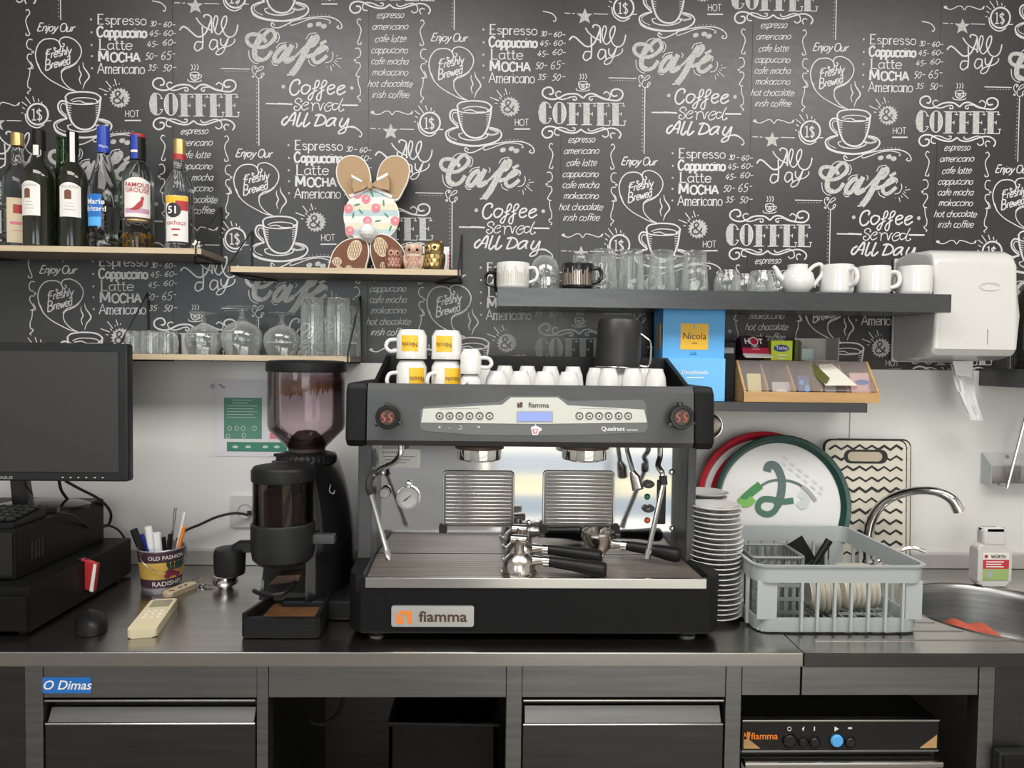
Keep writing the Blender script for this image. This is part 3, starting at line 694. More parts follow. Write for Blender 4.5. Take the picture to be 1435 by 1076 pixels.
for k in range(6):
    y = 1.44 + k * .05
    obj('drainer_rib', box(SX0 + .05, SCX - math.sqrt(max(.0, SR ** 2 - (y - SCY) ** 2)) - .02, y - .004, y + .004, ZT - .002, ZT + .001, .001), 'steel_top', sk)
def sx(px): return px_x(px, 1000, YF + .012)
obj('rail', box(SX0 + 0.002 if sx(1039) < SX0 else sx(1039), sx(1369), YF + .012, YF + .03, px_z(1200, 974, YF + .012), ZT - .031, .001), 'steel_front', sk)
obj('post', box(sx(1370), sx(1392), YF + .010, YF + .045, 0.0, ZT - .031, .002), 'steel_front', sk)
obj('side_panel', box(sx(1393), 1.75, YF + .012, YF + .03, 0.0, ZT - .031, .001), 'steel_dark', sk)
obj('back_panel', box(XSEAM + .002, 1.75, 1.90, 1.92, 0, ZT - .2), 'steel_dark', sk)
if sx(1039) < SX0: obj('rail', box(sx(1039), XSEAM - .0005, YF + .012, YF + .03, px_z(1200, 974, YF + .012), ZT - .031, .001), 'steel_front', bar)
so = P(1412, 1060, YF + .012)
ob = wthing('socket_box', 'black junction box on the steel panel right of the glasswasher', 'junction box', tuple(so))
obj('box_body', box(so.x - .035, so.x + .035, YF - .012, YF + .0118, so.z - .05, so.z + .022, .006), 'black_satin', ob)
obj('box_lid', box(so.x - .028, so.x + .028, YF - .016, YF - .012, so.z - .043, so.z + .015, .002), 'black_plastic', ob)
# ------------------------------------------------------------------ glasswasher
Yg = YF + .05
ga, gb = P(1040, 1008, Yg), P(1316, 1011, Yg)
gw = wthing('glasswasher', 'undercounter glasswasher with black control panel and one blue button', 'glasswasher', ((ga.x + gb.x) / 2, 1.6, 0.15))
zp0 = px_z(1180, 1050, Yg); zp1 = ga.z
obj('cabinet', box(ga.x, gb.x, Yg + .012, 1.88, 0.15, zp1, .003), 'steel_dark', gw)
obj('control_panel', box(ga.x, gb.x, Yg, Yg + .011, zp0, zp1 - .004, .002), 'black_gloss', gw)
obj('panel_trim', box(ga.x, gb.x, Yg - .003, Yg + .011, zp1 - .004, zp1, .001), 'steel_wand', gw)
obj('panel_trim', box(ga.x, gb.x, Yg - .003, Yg + .011, zp0 - .004, zp0, .001), 'steel_front', gw)
dz = px_z(1180, 1060, Yg)
dr = obj('door', box(ga.x, gb.x, Yg, Yg + .011, 0.17, dz - .004, .002), 'steel_front', gw)
obj('door_handle', box(ga.x, gb.x, Yg - .022, Yg + .002, dz - .013, dz, .004), 'steel_wand', dr)
zc_ = px_z(1090, 1034, Yg)
text('fiamma', 0.0195, 'orange', gw, (P(1071, 1034, Yg).x, Yg - .0008, zc_ - .002), bold=.015)
lg = P(1046, 1030, Yg); obj('logo', [prism([(lg.x - .005, zc_ - .002), (lg.x, zc_ - .002), (lg.x, zc_ + .006), (lg.x - .005, zc_ + .013)], Yg - .001, Yg, 'xz'), prism([(lg.x + .002, zc_ - .002), (lg.x + .006, zc_ - .002), (lg.x + .008, zc_ + .013), (lg.x, zc_ + .013)], Yg - .001, Yg, 'xz')], 'orange', gw)
for q, (pxx, r_, mm) in enumerate(((1106, 9, 'black_satin'), (1125, 6.5, 'black_satin'), (1141, 7, 'black_satin'), (1172, 9.5, 'blue_box'), (1191, 7, 'black_satin'))):
    c = P(pxx, 1037 + (0 if r_ > 8 else 2), Yg)
    bt = obj('button', xf(lathe([(.0, .006), (r_ * .0011, .006), (r_ * .00135, .004), (r_ * .0014, 0)], 24), (c.x, Yg, c.z), (R(90), 0, 0)), mm, gw)
    obj('button_ring', xf(lathe([(r_ * .0014, 0), (r_ * .0016, .003), (r_ * .0018, 0)], 24), (c.x, Yg, c.z), (R(90), 0, 0)), 'black_plastic', bt)
    i = P(pxx, 1021, Yg)
    ic = [lambda: tube([(i.x + .004 * math.cos(t), Yg - .0006, i.z + .004 * math.sin(t)) for t in [k * .7 for k in range(9)]], .0007, 5, closed=True), lambda: prism([(i.x - .002, i.z), (i.x + .003, i.z + .005), (i.x + .001, i.z - .005)], Yg - .001, Yg, 'xz'),
          lambda: box(i.x - .001, i.x + .001, Yg - .001, Yg, i.z - .004, i.z + .005), lambda: prism([(i.x - .004, i.z - .005), (i.x + .005, i.z), (i.x - .004, i.z + .005)], Yg - .001, Yg, 'xz'), lambda: box(i.x - .004, i.x + .004, Yg - .001, Yg, i.z, i.z + .003)][q]()
    obj('symbol', ic, 'ink_white', gw)
for s, xx in ((1, ga.x + .004), (-1, gb.x - .004)):
    obj('corner_mark', prism([(xx, zp0 + .003), (xx + s * .035, zp0 + .003), (xx, zp0 + .03)], Yg - .001, Yg, 'xz'), 'bamboo', gw)
# ================================================================== espresso machine
YM = 1.426                                   # base front
YH = 1.47                                    # head front
YP = 1.62                                    # splash panel
zt = px_z(750, 812, YM)                      # tray level
mc = (P(480, 860, YM).x + P(1018, 860, YM).x) / 2
em = wthing('espresso_machine', 'black two-group espresso machine with white control strip on the steel bar', 'coffee machine', (mc, 1.68, ZT))
xa, xb = P(481, 860, YM).x, P(1018, 860, YM).x
z0 = ZT + 0.012
pl0, pl1 = P(505, 700, 1.58).x, P(528, 700, YP).x
pr0, pr1 = P(951, 700, YP).x, P(970, 700, 1.58).x
base = obj('base', prism([(xa + .004, YM + .05), (xa + .012, YM + .02), (xa + .035, YM), (xb - .035, YM), (xb - .012, YM + .02), (xb - .004, YM + .05), (pr1 - .002, YM + .115), (pr1 - .004, 1.90), (pl0 + .004, 1.90), (pl0 + .002, YM + .115)], z0, zt - .006, 'xy', .012), 'machine_black', em)
# flared side cheeks sweeping up to the posts
ta, tb = P(512, 815, YM).x, P(990, 815, YM).x
for s, e, i, po in ((1, xa, ta, pl0), (-1, xb, tb, pr1)):
    obj('side_cheek', prism([(i, YM + .002), (i - s * .02, YM + .002), (e + s * .010, YM + .02), (e + s * .004, YM + .05), (po + s * .001, YM + .115), (po + s * .004, 1.90), (pl1 if s > 0 else pr0, 1.90), (pl1 if s > 0 else pr0, YP - .002)], zt - .03, zt + .008, 'xy', .006), 'machine_black', em)
obj('front_strip', box(ta, tb, YM - .004, YM + .004, px_z(750, 824, YM), zt + .004, .002), 'steel_wand', em)
tray = obj('drip_tray', box(ta + .001, tb - .001, YM + .004, YP - .002, zt - .02, zt - .006), 'dark_void', em)
gr = []
for k in range(22):
    y = YM + .008 + k * (YP - YM - .014) / 21
    u = (y - YM) / (YP - YM)
    gr.append(box(ta + (pl1 - ta) * u + .001, tb + (pr0 - tb) * u - .001, y - .0027, y + .0027, zt - .006, zt - .001))
o = obj('tray_grate', join(gr), M('grate', (0.42, 0.36, 0.32), 0.4, 0.75, noise=((3, 40, 40), 0.25, 0.05)), em)
for px_ in (525, 968):
    for yy in (1.47, 1.86):
        obj('foot', xf(lathe([(0, 0), (.02, 0), (.022, .004), (.016, .014), (0, .014)], 20), (P(px_, 900, YM).x, yy, ZT)), 'chrome', em)
# badge
ba, bb_ = P(549, 848, YM), P(664, 877, YM)
bg = obj('badge', prism(rrect(ba.x, bb_.x, bb_.z, ba.z, .004), YM - .005, YM, 'xz', .0012), 'silver_badge', em)
hh = ba.z - bb_.z
text('fiamma', hh * .72, 'brown_ink', bg, (P(621, 870, YM).x, YM - .0056, bb_.z + hh * .26), bold=.022, sx=1.12)
lx = P(556, 870, YM).x; lw = P(577, 870, YM).x - lx; zb0 = bb_.z + hh * .15; lh = hh * .62
obj('logo', [prism([(lx + lw * a, zb0 + lh * b) for a, b in q], YM - .0058, YM - .0052, 'xz') for q in (((0, 0), (.46, 0), (.40, .55), (.1, .75), (0, 1)), ((.16, 1), (.34, .68), (.5, .62), (.58, .78), (.72, .8), (.66, .5), (.8, 0), (1, 0), (1, 1)))], 'orange', bg)
# posts and body
zh0 = px_z(750, 627, YH); zh1 = px_z(745, 540, YH)
for a, b in ((pl0, pl1), (pr0, pr1)):
    obj('post', box(a, b, 1.55, 1.90, zt, zh0 + .02, .004), 'machine_grey', em)
obj('body', box(pl0 + .01, pr1 - .01, YP + .006, 1.90, z0, zh0 + .02), 'machine_black', em)
obj('splash_panel', box(pl1 - .001, pr0 + .001, YP, YP + .005, zt - .006, zh0 + .004), 'steel_mirror', em)
# head
ha, hb = P(483, 590, YH).x, P(1003, 590, YH).x
zrim = zh1; ztr = zh1 - .030                  # cup tray lies below the rim
head_prof = [(YH + .012, zh0), (YH, zh0 + .012), (YH + .008, zrim - .012), (YH + .018, zrim), (YH + .036, zrim), (YH + .038, ztr), (1.90, ztr), (1.90, zh0 + .004), (YP, zh0)]
obj('head_cover', prism(head_prof, ha + .045, hb - .045, 'yz'), 'machine_grey', em)
for s, a, b in ((1, ha, ha + .0445), (-1, hb - .0445, hb)):
    v = prism([(YH + .012, zh0 - .002), (YH - .001, zh0 + .012), (YH + .007, zrim - .014), (YH + .02, zrim + .001), (1.75, zrim + .001), (1.768, zrim - .01), (1.768, zh0), (YP, zh0 - .002)], a, b, 'yz', .009)
    obj('head_cap', v, 'machine_black' if s > 0 else 'machine_black', em)
# cup rail at the back
gz = px_z(740, 499, 1.765)
obj('cup_guard', box(-.259, .438, 1.760, 1.768, ztr, gz, .003), 'black_plastic', em)
for xx in (-.254, .433):
    obj('guard_side', prism([(YH + .10, zrim), (1.768, gz), (1.768, ztr), (YH + .10, ztr)], xx - .005, xx + .005, 'yz'), 'black_plastic', em)
# control strip
def hp(px, py, d=0.0):                        # point on the sloping head front
    q = P(px, py, YH); f_ = (q.z - zh0) / (zrim - zh0)
    return Vector((q.x, YH + .008 * f_ - .0005 - d, q.z))
def hpoly(t, d0, d1):
    p = [hp(*a) for a in nums(t)]; n = len(p)
    V = [(v.x, v.y - d0, v.z) for v in p] + [(v.x, v.y - d1, v.z) for v in p]
    return V, [tuple(range(n)), tuple(range(2 * n - 1, n - 1, -1))] + [(i, (i + 1) % n, n + (i + 1) % n, n + i) for i in range(n)]
obj('control_surround', hpoly('588,575 594,570 700,563 713,555 783,555 797,562 902,560 906,566 908,600 903,606 820,609 745,610 660,609 596,604 589,600', -.004, .001), M('strip_grey', (0.11, 0.113, 0.12), .4), em)
cs = obj('control_strip', hpoly('590,592 593,573 704,567 716,557 782,557 796,568 903,574 907,592 750,594', .0, .0022), 'panel_white', em)
text('fiamma', .0150, 'brown_ink', cs, tuple(hp(755, 571, .0027)), bold=.014)
lg = hp(729, 571, .0026)
obj('logo', [prism([(lg.x - .006, lg.z), (lg.x - .001, lg.z), (lg.x - .001, lg.z + .006), (lg.x - .006, lg.z + .011)], lg.y - .0005, lg.y, 'xz'), prism([(lg.x, lg.z), (lg.x + .004, lg.z), (lg.x + .005, lg.z + .011), (lg.x - .002, lg.z + .011)], lg.y - .0005, lg.y, 'xz')], 'brown_ink', cs)
obj('display_bezel', hpoly('724,576 775,576 775,591.5 724,591.5', .0, .0032), 'ink_grey', cs)
obj('display', hpoly('726,577.5 773,577.5 773,590 726,590', .0, .0038), 'lcd', cs)
for pxx in (616, 630, 644, 658, 672, 686, 812, 826, 839.5, 853, 867, 880.5):
    c = hp(pxx, 583, .002)
    bt = obj('button', xf(lathe([(0, .004), (.0040, .004), (.0052, .002), (.0054, 0)], 18), tuple(c), (R(90), 0, 0)), 'silver_badge', em)
    obj('button_ring', xf(lathe([(.0066, 0), (.0075, .0018), (.0084, 0)], 18), tuple(c), (R(90), 0, 0)), 'ink', bt)
    obj('button_mark', xf(lathe([(0, .0042), (.0022, .0042), (.0026, .0040)], 10), tuple(c), (R(90), 0, 0)), 'brown_ink', bt)
for t in ('616,574.5 616,573 672,572 672,573.5', '812,573.5 812,572 867,573 867,574.5'):
    p = [hp(*a, .0026) for a in nums(t)]; obj('printed_line', tube([tuple(v) for v in p], .0004, 4), 'ink_grey', cs)
text('Quadrant', .0125, 'ink_white', em, tuple(hp(859, 603.5, .0016)), bold=.008)
text('espresso', .0065, 'ink_white', em, tuple(hp(886, 603.5, .0016)))
for s, pxx in (('+', 616), ('-', 630), ('=', 671)): text(s, .011, 'ink_white', em, tuple(hp(pxx, 601, .0016)))
c = hp(645, 599, .0016); obj('printed_symbol', tube([(c.x - .004, c.y, c.z - .003), (c.x + .003, c.y, c.z - .003), (c.x + .003, c.y, c.z + .003), (c.x - .002, c.y, c.z + .003)], .0005, 4), 'ink_white', em)
c = hp(750, 602, .0012)
eb = obj('cup_emblem', prism([(c.x + a * .013, c.z + b * .013) for a, b in ((-.7, .2), (-.55, .45), (-.1, .55), (.05, .9), (.2, .55), (.6, .45), (.75, .3), (1.0, .25), (1.0, -.15), (.7, -.2), (.4, -.85), (-.4, -.85))], c.y - .0008, c.y + .001, 'xz'), 'ink_white', em)
obj('emblem_cup', prism([(c.x + a * .013, c.z + b * .013) for a, b in ((-.55, .15), (.55, .15), (.3, -.65), (-.3, -.65))], c.y - .0013, c.y - .0008, 'xz'), 'pink', eb)
obj('emblem_mark', prism([(c.x + a * .013, c.z + b * .013) for a, b in ((-.2, .0), (.25, .0), (.1, -.45), (-.05, -.45))], c.y - .0018, c.y - .0013, 'xz'), 'ink_white', eb)
# steam knobs
for pxx, pyy, rr_ in ((546, 583, .0245), (950, 583, .0255)):
    c = hp(pxx, pyy); rot = (R(90), 0, R(0))
    kn = obj('steam_knob', xf(lathe([(.018, -.004), (.018, .012), (rr_ * .93, .013), (rr_, .017), (rr_, .034), (rr_ * .92, .038), (rr_ * .72, .038), (rr_ * .70, .035), (0, .035)], 32), tuple(c), rot), 'black_gloss', em)
    for k in range(3):
        a = R(95 + 120 * k); obj('grip', xf(lathe([(0, .014), (.004, .014), (.0045, .036), (0, .037)], 10), (c.x + (rr_ + .001) * math.cos(a), c.y, c.z + (rr_ + .001) * math.sin(a)), rot), 'black_gloss', kn)
    obj('knob_disc', xf(lathe([(0, .0362), (rr_ * .62, .0362), (rr_ * .66, .0352)], 24), tuple(c), rot), M('knob_brown', (.05, .025, .02), .3), kn)
    for q in (-.3, .25):
        sw = ribbon([(c.x + rr_ * (q + a), c.z + rr_ * b) for a, b in ((.2, .38), (-.1, .22), (-.05, .02), (.12, -.1), (.05, -.3), (-.15, -.36))], .0032, 5, True, y=c.y - .0368)
        obj('steam_mark', sw, M('steam_red', (.42, .08, .05), .4), kn, smooth=False)
# group heads
for pxx in (672, 819):
    c = P(pxx, 636, 1.545)
    gh = obj('group_head', xf(lathe([(0, 0), (.036, 0), (.040, .003), (.047, .003), (.049, .006), (.049, .026), (.046, .029), (.040, .040), (.040, .06), (0, .06)], 40), (c.x, 1.545, px_z(pxx, 649, 1.50))), 'chrome', em)
    obj('group_collar', xf(lathe([(.046, .026), (.053, .027), (.053, .034), (.046, .036)], 36), (c.x, 1.545, px_z(pxx, 649, 1.50))), 'brown_ink', gh)
# grille plates
for k, (a, b) in enumerate(((622, 719), (762, 859))):
    q0, q1 = P(a, 660, YP), P(b, 737, YP)
    fr = obj('grille', prism(rrect(q0.x, q1.x, q1.z, q0.z, .008), YP - .004, YP + .001, 'xz', .001), M('grille_back', (.18, .175, .17), .4, .9), em)
    hs = (q0.z - q1.z - .010) / 14; sl = mesh(box(0, q1.x - q0.x - .010, -.004, .002, -hs * .30, hs * .30, .0016, 2))
    for j in range(14):
        link('slat', sl, 'steel_wand', fr, (q0.x + .005, YP - .004, q1.z + .005 + hs * (j + .5)))
    obj('grille_rim', tube([(x, YP - .004, z_) for x, z_ in rrect(q0.x, q1.x, q1.z, q0.z, .008)], .002, 6, closed=True), 'steel_wand', fr)
    c = P((a + b) / 2, 691, YP); obj('screw', xf(lathe([(0, .013), (.002, .0125), (.003, .010), (.003, 0)], 12), tuple(c), (R(90), 0, 0)), 'chrome', fr)
    for pxx in (a - 1, b + 3):
        c = P(pxx, 740, YP); obj('rubber_stop', prism(rrect(c.x - .009, c.x + .009, c.z - .009, c.z + .009, .003), YP - .012, YP, 'xz', .002), 'rubber', em)
for pxx, pyy in ((741, 732), (941, 661), (942, 740), (536, 662)):
    c = P(pxx, pyy, YP); obj('screw', xf(lathe([(0, .008), (.004, .007), (.007, .002), (.007, 0)], 16), tuple(c), (R(90), 0, 0)), 'chrome', em)
# pressure gauge, drain knob, plate
c = P(572.5, 697, YP)
ga_ = obj('gauge', xf(lathe([(0, .010), (.022, .010), (.0225, .014), (.0255, .014), (.027, .010), (.027, 0)], 36), tuple(c), (R(90), 0, 0)), 'chrome', em)
obj('dial', xf(lathe([(0, .0108), (.0218, .0108)], 32), tuple(c), (R(90), 0, 0)), 'white_paper', ga_)
obj('needle', prism([(c.x + .010, c.z + .009), (c.x - .013, c.z - .008), (c.x - .005, c.z - .005), (c.x - .002, c.z + .001)], YP - .0118, YP - .0110, 'xz'), 'ink', ga_)
tk = []
for k in range(16):
    a = R(-50 + 280 * k / 15); tk.append(ribbon([(c.x + .0165 * math.cos(a), c.z + .0165 * math.sin(a)), (c.x + .0205 * math.cos(a), c.z + .0205 * math.sin(a))], .0011, 0, y=YP - .0112))
obj('scale_marks', join(tk), 'ink_grey', ga_, smooth=False)
c2 = P(573, 677, YP); obj('gauge_screw', xf(lathe([(0, .01), (.006, .008), (.008, .002), (.008, 0)], 16), tuple(c2), (R(90), 0, 0)), 'chrome', ga_)
c = P(539, 690, YP - .01); obj('drain_knob', xf(lathe([(0, .010), (.010, .010), (.0125, .006), (.0125, 0), (.004, 0), (.004, -.012)], 24), tuple(c), (R(90), 0, 0)), 'white_plastic', em)
q0, q1 = P(531, 629, YP), P(589, 655, YP)
rp = obj('rating_plate', box(q0.x, q1.x, YP - .0015, YP, q1.z, q0.z), 'label_white', em)
text('QUADRANT', .0085, 'ink', rp, (q0.x + .006, YP - .0019, q0.z - .010), align='LEFT', sx=.9)
for k in range(3): obj('printed_line', box(q0.x + .01 + .004 * k, q1.x - .012 - .01 * k, YP - .0019, YP - .0015, q0.z - .018 - k * .007, q0.z - .0155 - k * .007), 'ink_grey', rp)
# switches and lamps right of the groups
for pyy in (678, 712):
    c = P(908, pyy, YP); sw = obj('rocker_switch', prism(ell(c.x, c.z, .0145, .009, 24), YP - .008, YP, 'xz', .002), 'black_gloss', em)
    text('o I', .006, 'ink_white', sw, (c.x, YP - .0086, c.z - .002))
for pyy, nm, cl in ((696, 'green_lamp', (.02, .22, .10)), (729, 'red_lamp', (.75, .10, .02))):
    c = P(907, pyy, YP); lp = obj('indicator_lamp', xf(lathe([(0, .007), (.003, .006), (.0048, .003), (.005, 0)], 16), tuple(c), (R(90), 0, 0)), M(nm, cl, .15, emit=.25), em)
    obj('lamp_ring', xf(lathe([(.005, 0), (.006, .003), (.0075, 0)], 16), tuple(c), (R(90), 0, 0)), 'chrome', lp)
q0, q1 = P(921, 672, YP), P(932, 734, YP); obj('level_window', prism(rrect(q0.x, q1.x, q1.z, q0.z, .003), YP - .003, YP, 'xz'), 'black_satin', em)
# steam wands and water spout
def wp(t, ys): return [tuple(P(a, b, y)) for (a, b), y in zip(nums(t), ys)]
wl = obj('steam_wand', tube(wp('562,622 561,636 552,648 534,657 522,668', (1.56, 1.56, 1.55, 1.53, 1.51)), .0058, 10, 5), 'steel_wand', em)
obj('wand_sleeve', tube(wp('528,661 519,670 517,682 520,692', (1.52, 1.51, 1.50, 1.50)), .0078, 10, 5), 'rubber', wl)
obj('wand_pipe', tube(wp('519,690 543,776', (1.50, 1.47)), .0052, 10), 'steel_wand', wl)
obj('wand_tip', tube(wp('542,771 544,780 545,785', (1.472, 1.468, 1.466)), [.0062, .0075, .005], 10), 'chrome', wl)
wr_ = obj('steam_wand', tube(wp('925,624 925,640 922,652 928,662', (1.56, 1.56, 1.55, 1.54)), .0062, 10, 5), 'steel_wand', em)
obj('wand_sleeve', tube(wp('929,667 930,679', (1.53, 1.525)), .0088, 10), 'rubber', wr_)
obj('wand_pipe', tube(wp('928,662 929,680 908,775', (1.54, 1.525, 1.48)), .0056, 10), 'steel_wand', wr_)
obj('wand_tip', tube(wp('909,770 906.5,783', (1.482, 1.478)), [.0065, .0072], 10), 'chrome', wr_)
ws = obj('water_spout', tube(wp('878,624 879,632 888,664', (1.56, 1.56, 1.54)), .0052, 10), 'steel_wand', em)
obj('spout_nozzle', tube(wp('886,660 890,669 894,686', (1.542, 1.54, 1.53)), [.006, .0115, .0125], 14), 'chrome_worn', ws)
# round lid hanging on the wall beyond the machine
c = P(995, 597, YW - .012); rl = wthing('wall_lid', 'round dull metal lid hanging on the wall behind the coffee machine', 'dish', (c.x, YW - .012, c.z))
obj('lid_face', xf(lathe([(0, .008), (.026, .007), (.034, .003), (.037, 0), (0, 0)], 36), (c.x, YW - .004, c.z), (R(90), 0, 0)), 'chrome_worn', rl)
obj('lid_rim', tube([(c.x + .0365 * math.cos(t), YW - .007, c.z + .0365 * math.sin(t)) for t in [2 * math.pi * i / 36 for i in range(36)]], .0015, 6, closed=True), 'chrome', rl)
# ------------------------------------------------------------------ portafilters
def portafilter(name, label, c, heading, flip, tilt=0.0):
    """c = where the basket rests; the handle runs along local +x"""
    t = thing(name, label, 'portafilter', c, heading, 'portafilters on the drip tray')
    f = -1 if flip else 1
    h0 = .058 if flip else .0
    def L(p): return [(r, h0 + f * z) for r, z in p]
    if not flip:
        obj('basket', lathe(L([(0, .006), (.018, .008), (.029, .020), (.033, .034), (.0345, .050), (.037, .052), (.037, .058), (.034, .0585), (.0315, .052), (.030, .034), (.024, .022), (0, .020)]), 36), 'chrome_worn', t)
        obj('spout', tube([(0, 0, .010), (0, 0, .004), (.012, 0, .001)], [.010, .010, .006], 10), 'chrome_worn', t)
    else:
        obj('basket', lathe(L([(0, .012), (.018, .014), (.029, .024), (.033, .036), (.0345, .050), (.037, .052), (.037, .058), (.034, .0585), (.0315, .05), (0, .045)]), 36), 'chrome_worn', t)
        sp = obj('spout', tube([(0, 0, .044), (0, 0, .064), (.004, -.004, .074)], [.011, .011, .0095], 14), 'chrome_worn', t)
        obj('spout_mouth', tube([(-.016, 0, .072), (.016, .0, .072)], .0095, 12), 'chrome_worn', sp)
    for a in (90, -90):
        obj('lug', xf(box(.034, .042, -.009, .009, h0 + f * .047, h0 + f * .054, .002), (0, 0, 0), (0, 0, R(a))), 'chrome_worn', t)
    zc = .030
    obj('neck', tube([(.030, 0, zc), (.050, 0, zc + .001), (.066, 0, zc)], [.011, .0075, .0095], 12), 'chrome_worn', t)
    hl = obj('handle', tube([(.062, 0, zc), (.064, 0, zc), (.080, 0, zc - .001), (.12, 0, zc - .004), (.155, 0, zc - .008), (.176, 0, zc - .010), (.181, 0, zc - .010)], [.0085, .0105, .0115, .0125, .0165, .0165, .0125], 16), 'black_plastic', t)
    obj('ferrule', tube([(.052, 0, zc), (.064, 0, zc)], .0112, 14), 'chrome', hl)
    t.rotation_euler.y = tilt
    return t
q = U(727, 803, zt); portafilter('portafilter', 'upside-down portafilter with its spout up, nearest the tray strip', (q.x, q.y, zt - .001), R(-14), True)
q = U(728, 785.5, zt); portafilter('portafilter', 'upside-down portafilter lying behind another one by the splash panel', (q.x, q.y, zt - .001), R(-13), True)
q = U(838, 781, zt); portafilter('portafilter', 'upright portafilter with an open empty basket under the right group', (q.x, q.y, zt + .003), R(-20), False)
# ================================================================== wall shelves
def wood_shelf(label, x0, x1, ztop, yf, brackets, zap, th=.014):
    t = wthing('wall_shelf', label, 'shelf', ((x0 + x1) / 2, YW - .08, ztop - th), 'wooden shelves on black wire brackets')
    b = obj('board', box(x0, x1, yf, YW - .003, ztop - th, ztop, .0008, 1), 'wood_face', t, smooth=False)
    obj('edge_band', box(x0 - .0005, x1 + .0005, yf - .0015, yf, ztop - th, ztop), 'wood_edge', b, smooth=False)
    for bx in brackets:
        br = obj('bracket', tube([(bx, YW - .004, zap), (bx, YW - .004, ztop - th - .003), (bx, yf - .004, ztop - th - .003), (bx, yf - .004, ztop + .006), (bx, YW - .004, zap)], .0022, 6), 'rubber', t)
        obj('bracket_brace', tube([(bx, YW - .004, ztop - th - .003), (bx + (.07 if bx < (x0 + x1) / 2 else -.07), YW - .006, ztop - th - .003), (bx, yf - .002, ztop - th - .003)], .0022, 6), 'rubber', br)
    return t
def shelf_z(px, py, Y): return P(px, py, Y).z
YS = YW - .165
z1 = shelf_z(150, 346, YS); x1 = P(282, 350, YS).x
wood_shelf('wooden wall shelf on black wire brackets holding the liquor bottles', -1.62, x1, z1, YS, (-1.35, x1 - .012), z1 + .135)
z2 = shelf_z(480, 375.5, YS); x2a, x2b = P(320, 374, YS).x, P(645, 379, YS).x
wood_shelf('wooden wall shelf on black wire brackets holding the rabbit decoration', x2a, x2b, z2, YS, (x2a + .004, x2b - .004), z2 + .115)
z3 = shelf_z(350, 497.5, YS); x3 = P(490, 499, YS).x
wood_shelf('wooden wall shelf with upturned glasses above the white boards', -1.35, x3, z3, YS, (P(208, 420, YW).x, x3 - .004), z3 + .165)
# black floating shelf
YK = YW - .262
k0, k1 = P(697, 405, YK), P(1333, 410, YK)
fs = wthing('floating_shelf', 'long black floating shelf with mugs and glasses', 'shelf', ((k0.x + k1.x) / 2, YW - .13, k0.z - .05))
zf0 = P(1000, 433, YK).z; zf1 = (k0.z + k1.z) / 2
obj('shelf_body', prism([(YK, zf0), (YK, zf1), (YW - .003, zf1 + .003), (YW - .003, zf0 - .001 + .006)], k0.x, k1.x, 'yz', .0008), 'shelf_black', fs, smooth=False)
obj('end_cap', prism([(YK, zf0), (YK, zf1), (YW - .003, zf1 + .003), (YW - .003, zf0 + .005)], k1.x, k1.x + .001, 'yz'), 'shelf_black', fs, smooth=False)
def ztop_k(Y): return zf1 + .003 * (Y - YK) / (YW - YK) + .0004
# lower black shelf with tea and coffee boxes
YL = YW - .20
l0, l1 = P(905, 563, YL), P(1215, 564, YL); l0.x = .424
ls = wthing('floating_shelf', 'short black floating shelf holding the blue coffee box and tea box', 'shelf', ((l0.x + l1.x) / 2, YW - .1, l0.z - .03))
zl1 = P(1100, 564, YL).z; zl0 = P(1100, 577, YL).z
obj('shelf_body', box(l0.x, l1.x, YL, YW - .003, zl0, zl1, .0008, 1), 'shelf_black', ls, smooth=False)
obj('end_cap', box(l1.x, l1.x + .001, YL, YW - .003, zl0, zl1), 'shelf_black', ls, smooth=False)
# shelf at the right edge
XR = P(1371, 528, YW).x; rz1, rz0 = P(1371, 516, YW).z, P(1371, 540, YW).z; YRS = YW - .25
rs = wthing('floating_shelf', 'black floating shelf right of the paper towel dispenser', 'shelf', (XR + .2, YW - .1, rz0))
obj('shelf_body', box(XR + .001, XR + .55, YRS, YW - .003, rz0, rz1, .0008, 1), 'shelf_black', rs, smooth=False)
obj('end_cap', box(XR, XR + .001, YRS, YW - .003, rz0, rz1), 'shelf_black', rs, smooth=False)
# ------------------------------------------------------------------ bottles
def bottle(label, pxb, Y, r, h, prof, m, cap_h, cap_m, fac=0):
    c = P(pxb, 346, Y); c.z = z1 + .0004
    a = math.degrees(math.atan2(-c.y, -c.x)) + fac
    t = thing('liquor_bottle', label, 'bottle', tuple(c), 0, 'liquor bottles on the shelf')
    p = [(0, .004), (r * .8, 0), (r * .96, .002), (r, .008)] + [(r * q, h * z_) for q, z_ in prof]
    hn = prof[-1][1] * h; rn = prof[-1][0] * r
    obj('bottle_glass', lathe(p + [(0, hn)], 32), m, t)
    cp = obj('cap', lathe([(rn * 1.06, hn - cap_h), (rn * 1.14, hn - cap_h + .002), (rn * 1.12, hn + .003), (rn * .98, hn + .005), (0, hn + .005)], 24), cap_m, t)
    return t, r, a, cp, hn, rn
sh = [(1, .56), (.93, .63), (.62, .70), (.40, .75), (.36, .80), (.35, .97), (.38, .98), (.38, 1.0)]
port = [(1, .60), (.95, .655), (.72, .705), (.42, .75), (.38, .80), (.37, 1.0)]
HB = P(57, 183, 1.87).z - z1
t, r, a, cp, hn, rn = bottle('clear bottle with gold cap and cream label on the top shelf', 26, 1.925, .036, P(31, 187, 1.925).z - z1 - .005, sh, 'glass_clear', .03, 'gold')
lb = obj('label', patch(.062, .02, .135, r + .0006, a + 6), 'label_cream', t); obj('label_emblem', patch(.03, .095, .118, r + .001, a + 6), 'red', lb); obj('printed_line', patch(.044, .066, .074, r + .001, a + 6), 'pink', lb); obj('printed_line', patch(.036, .050, .052, r + .001, a + 6), 'pink', lb)
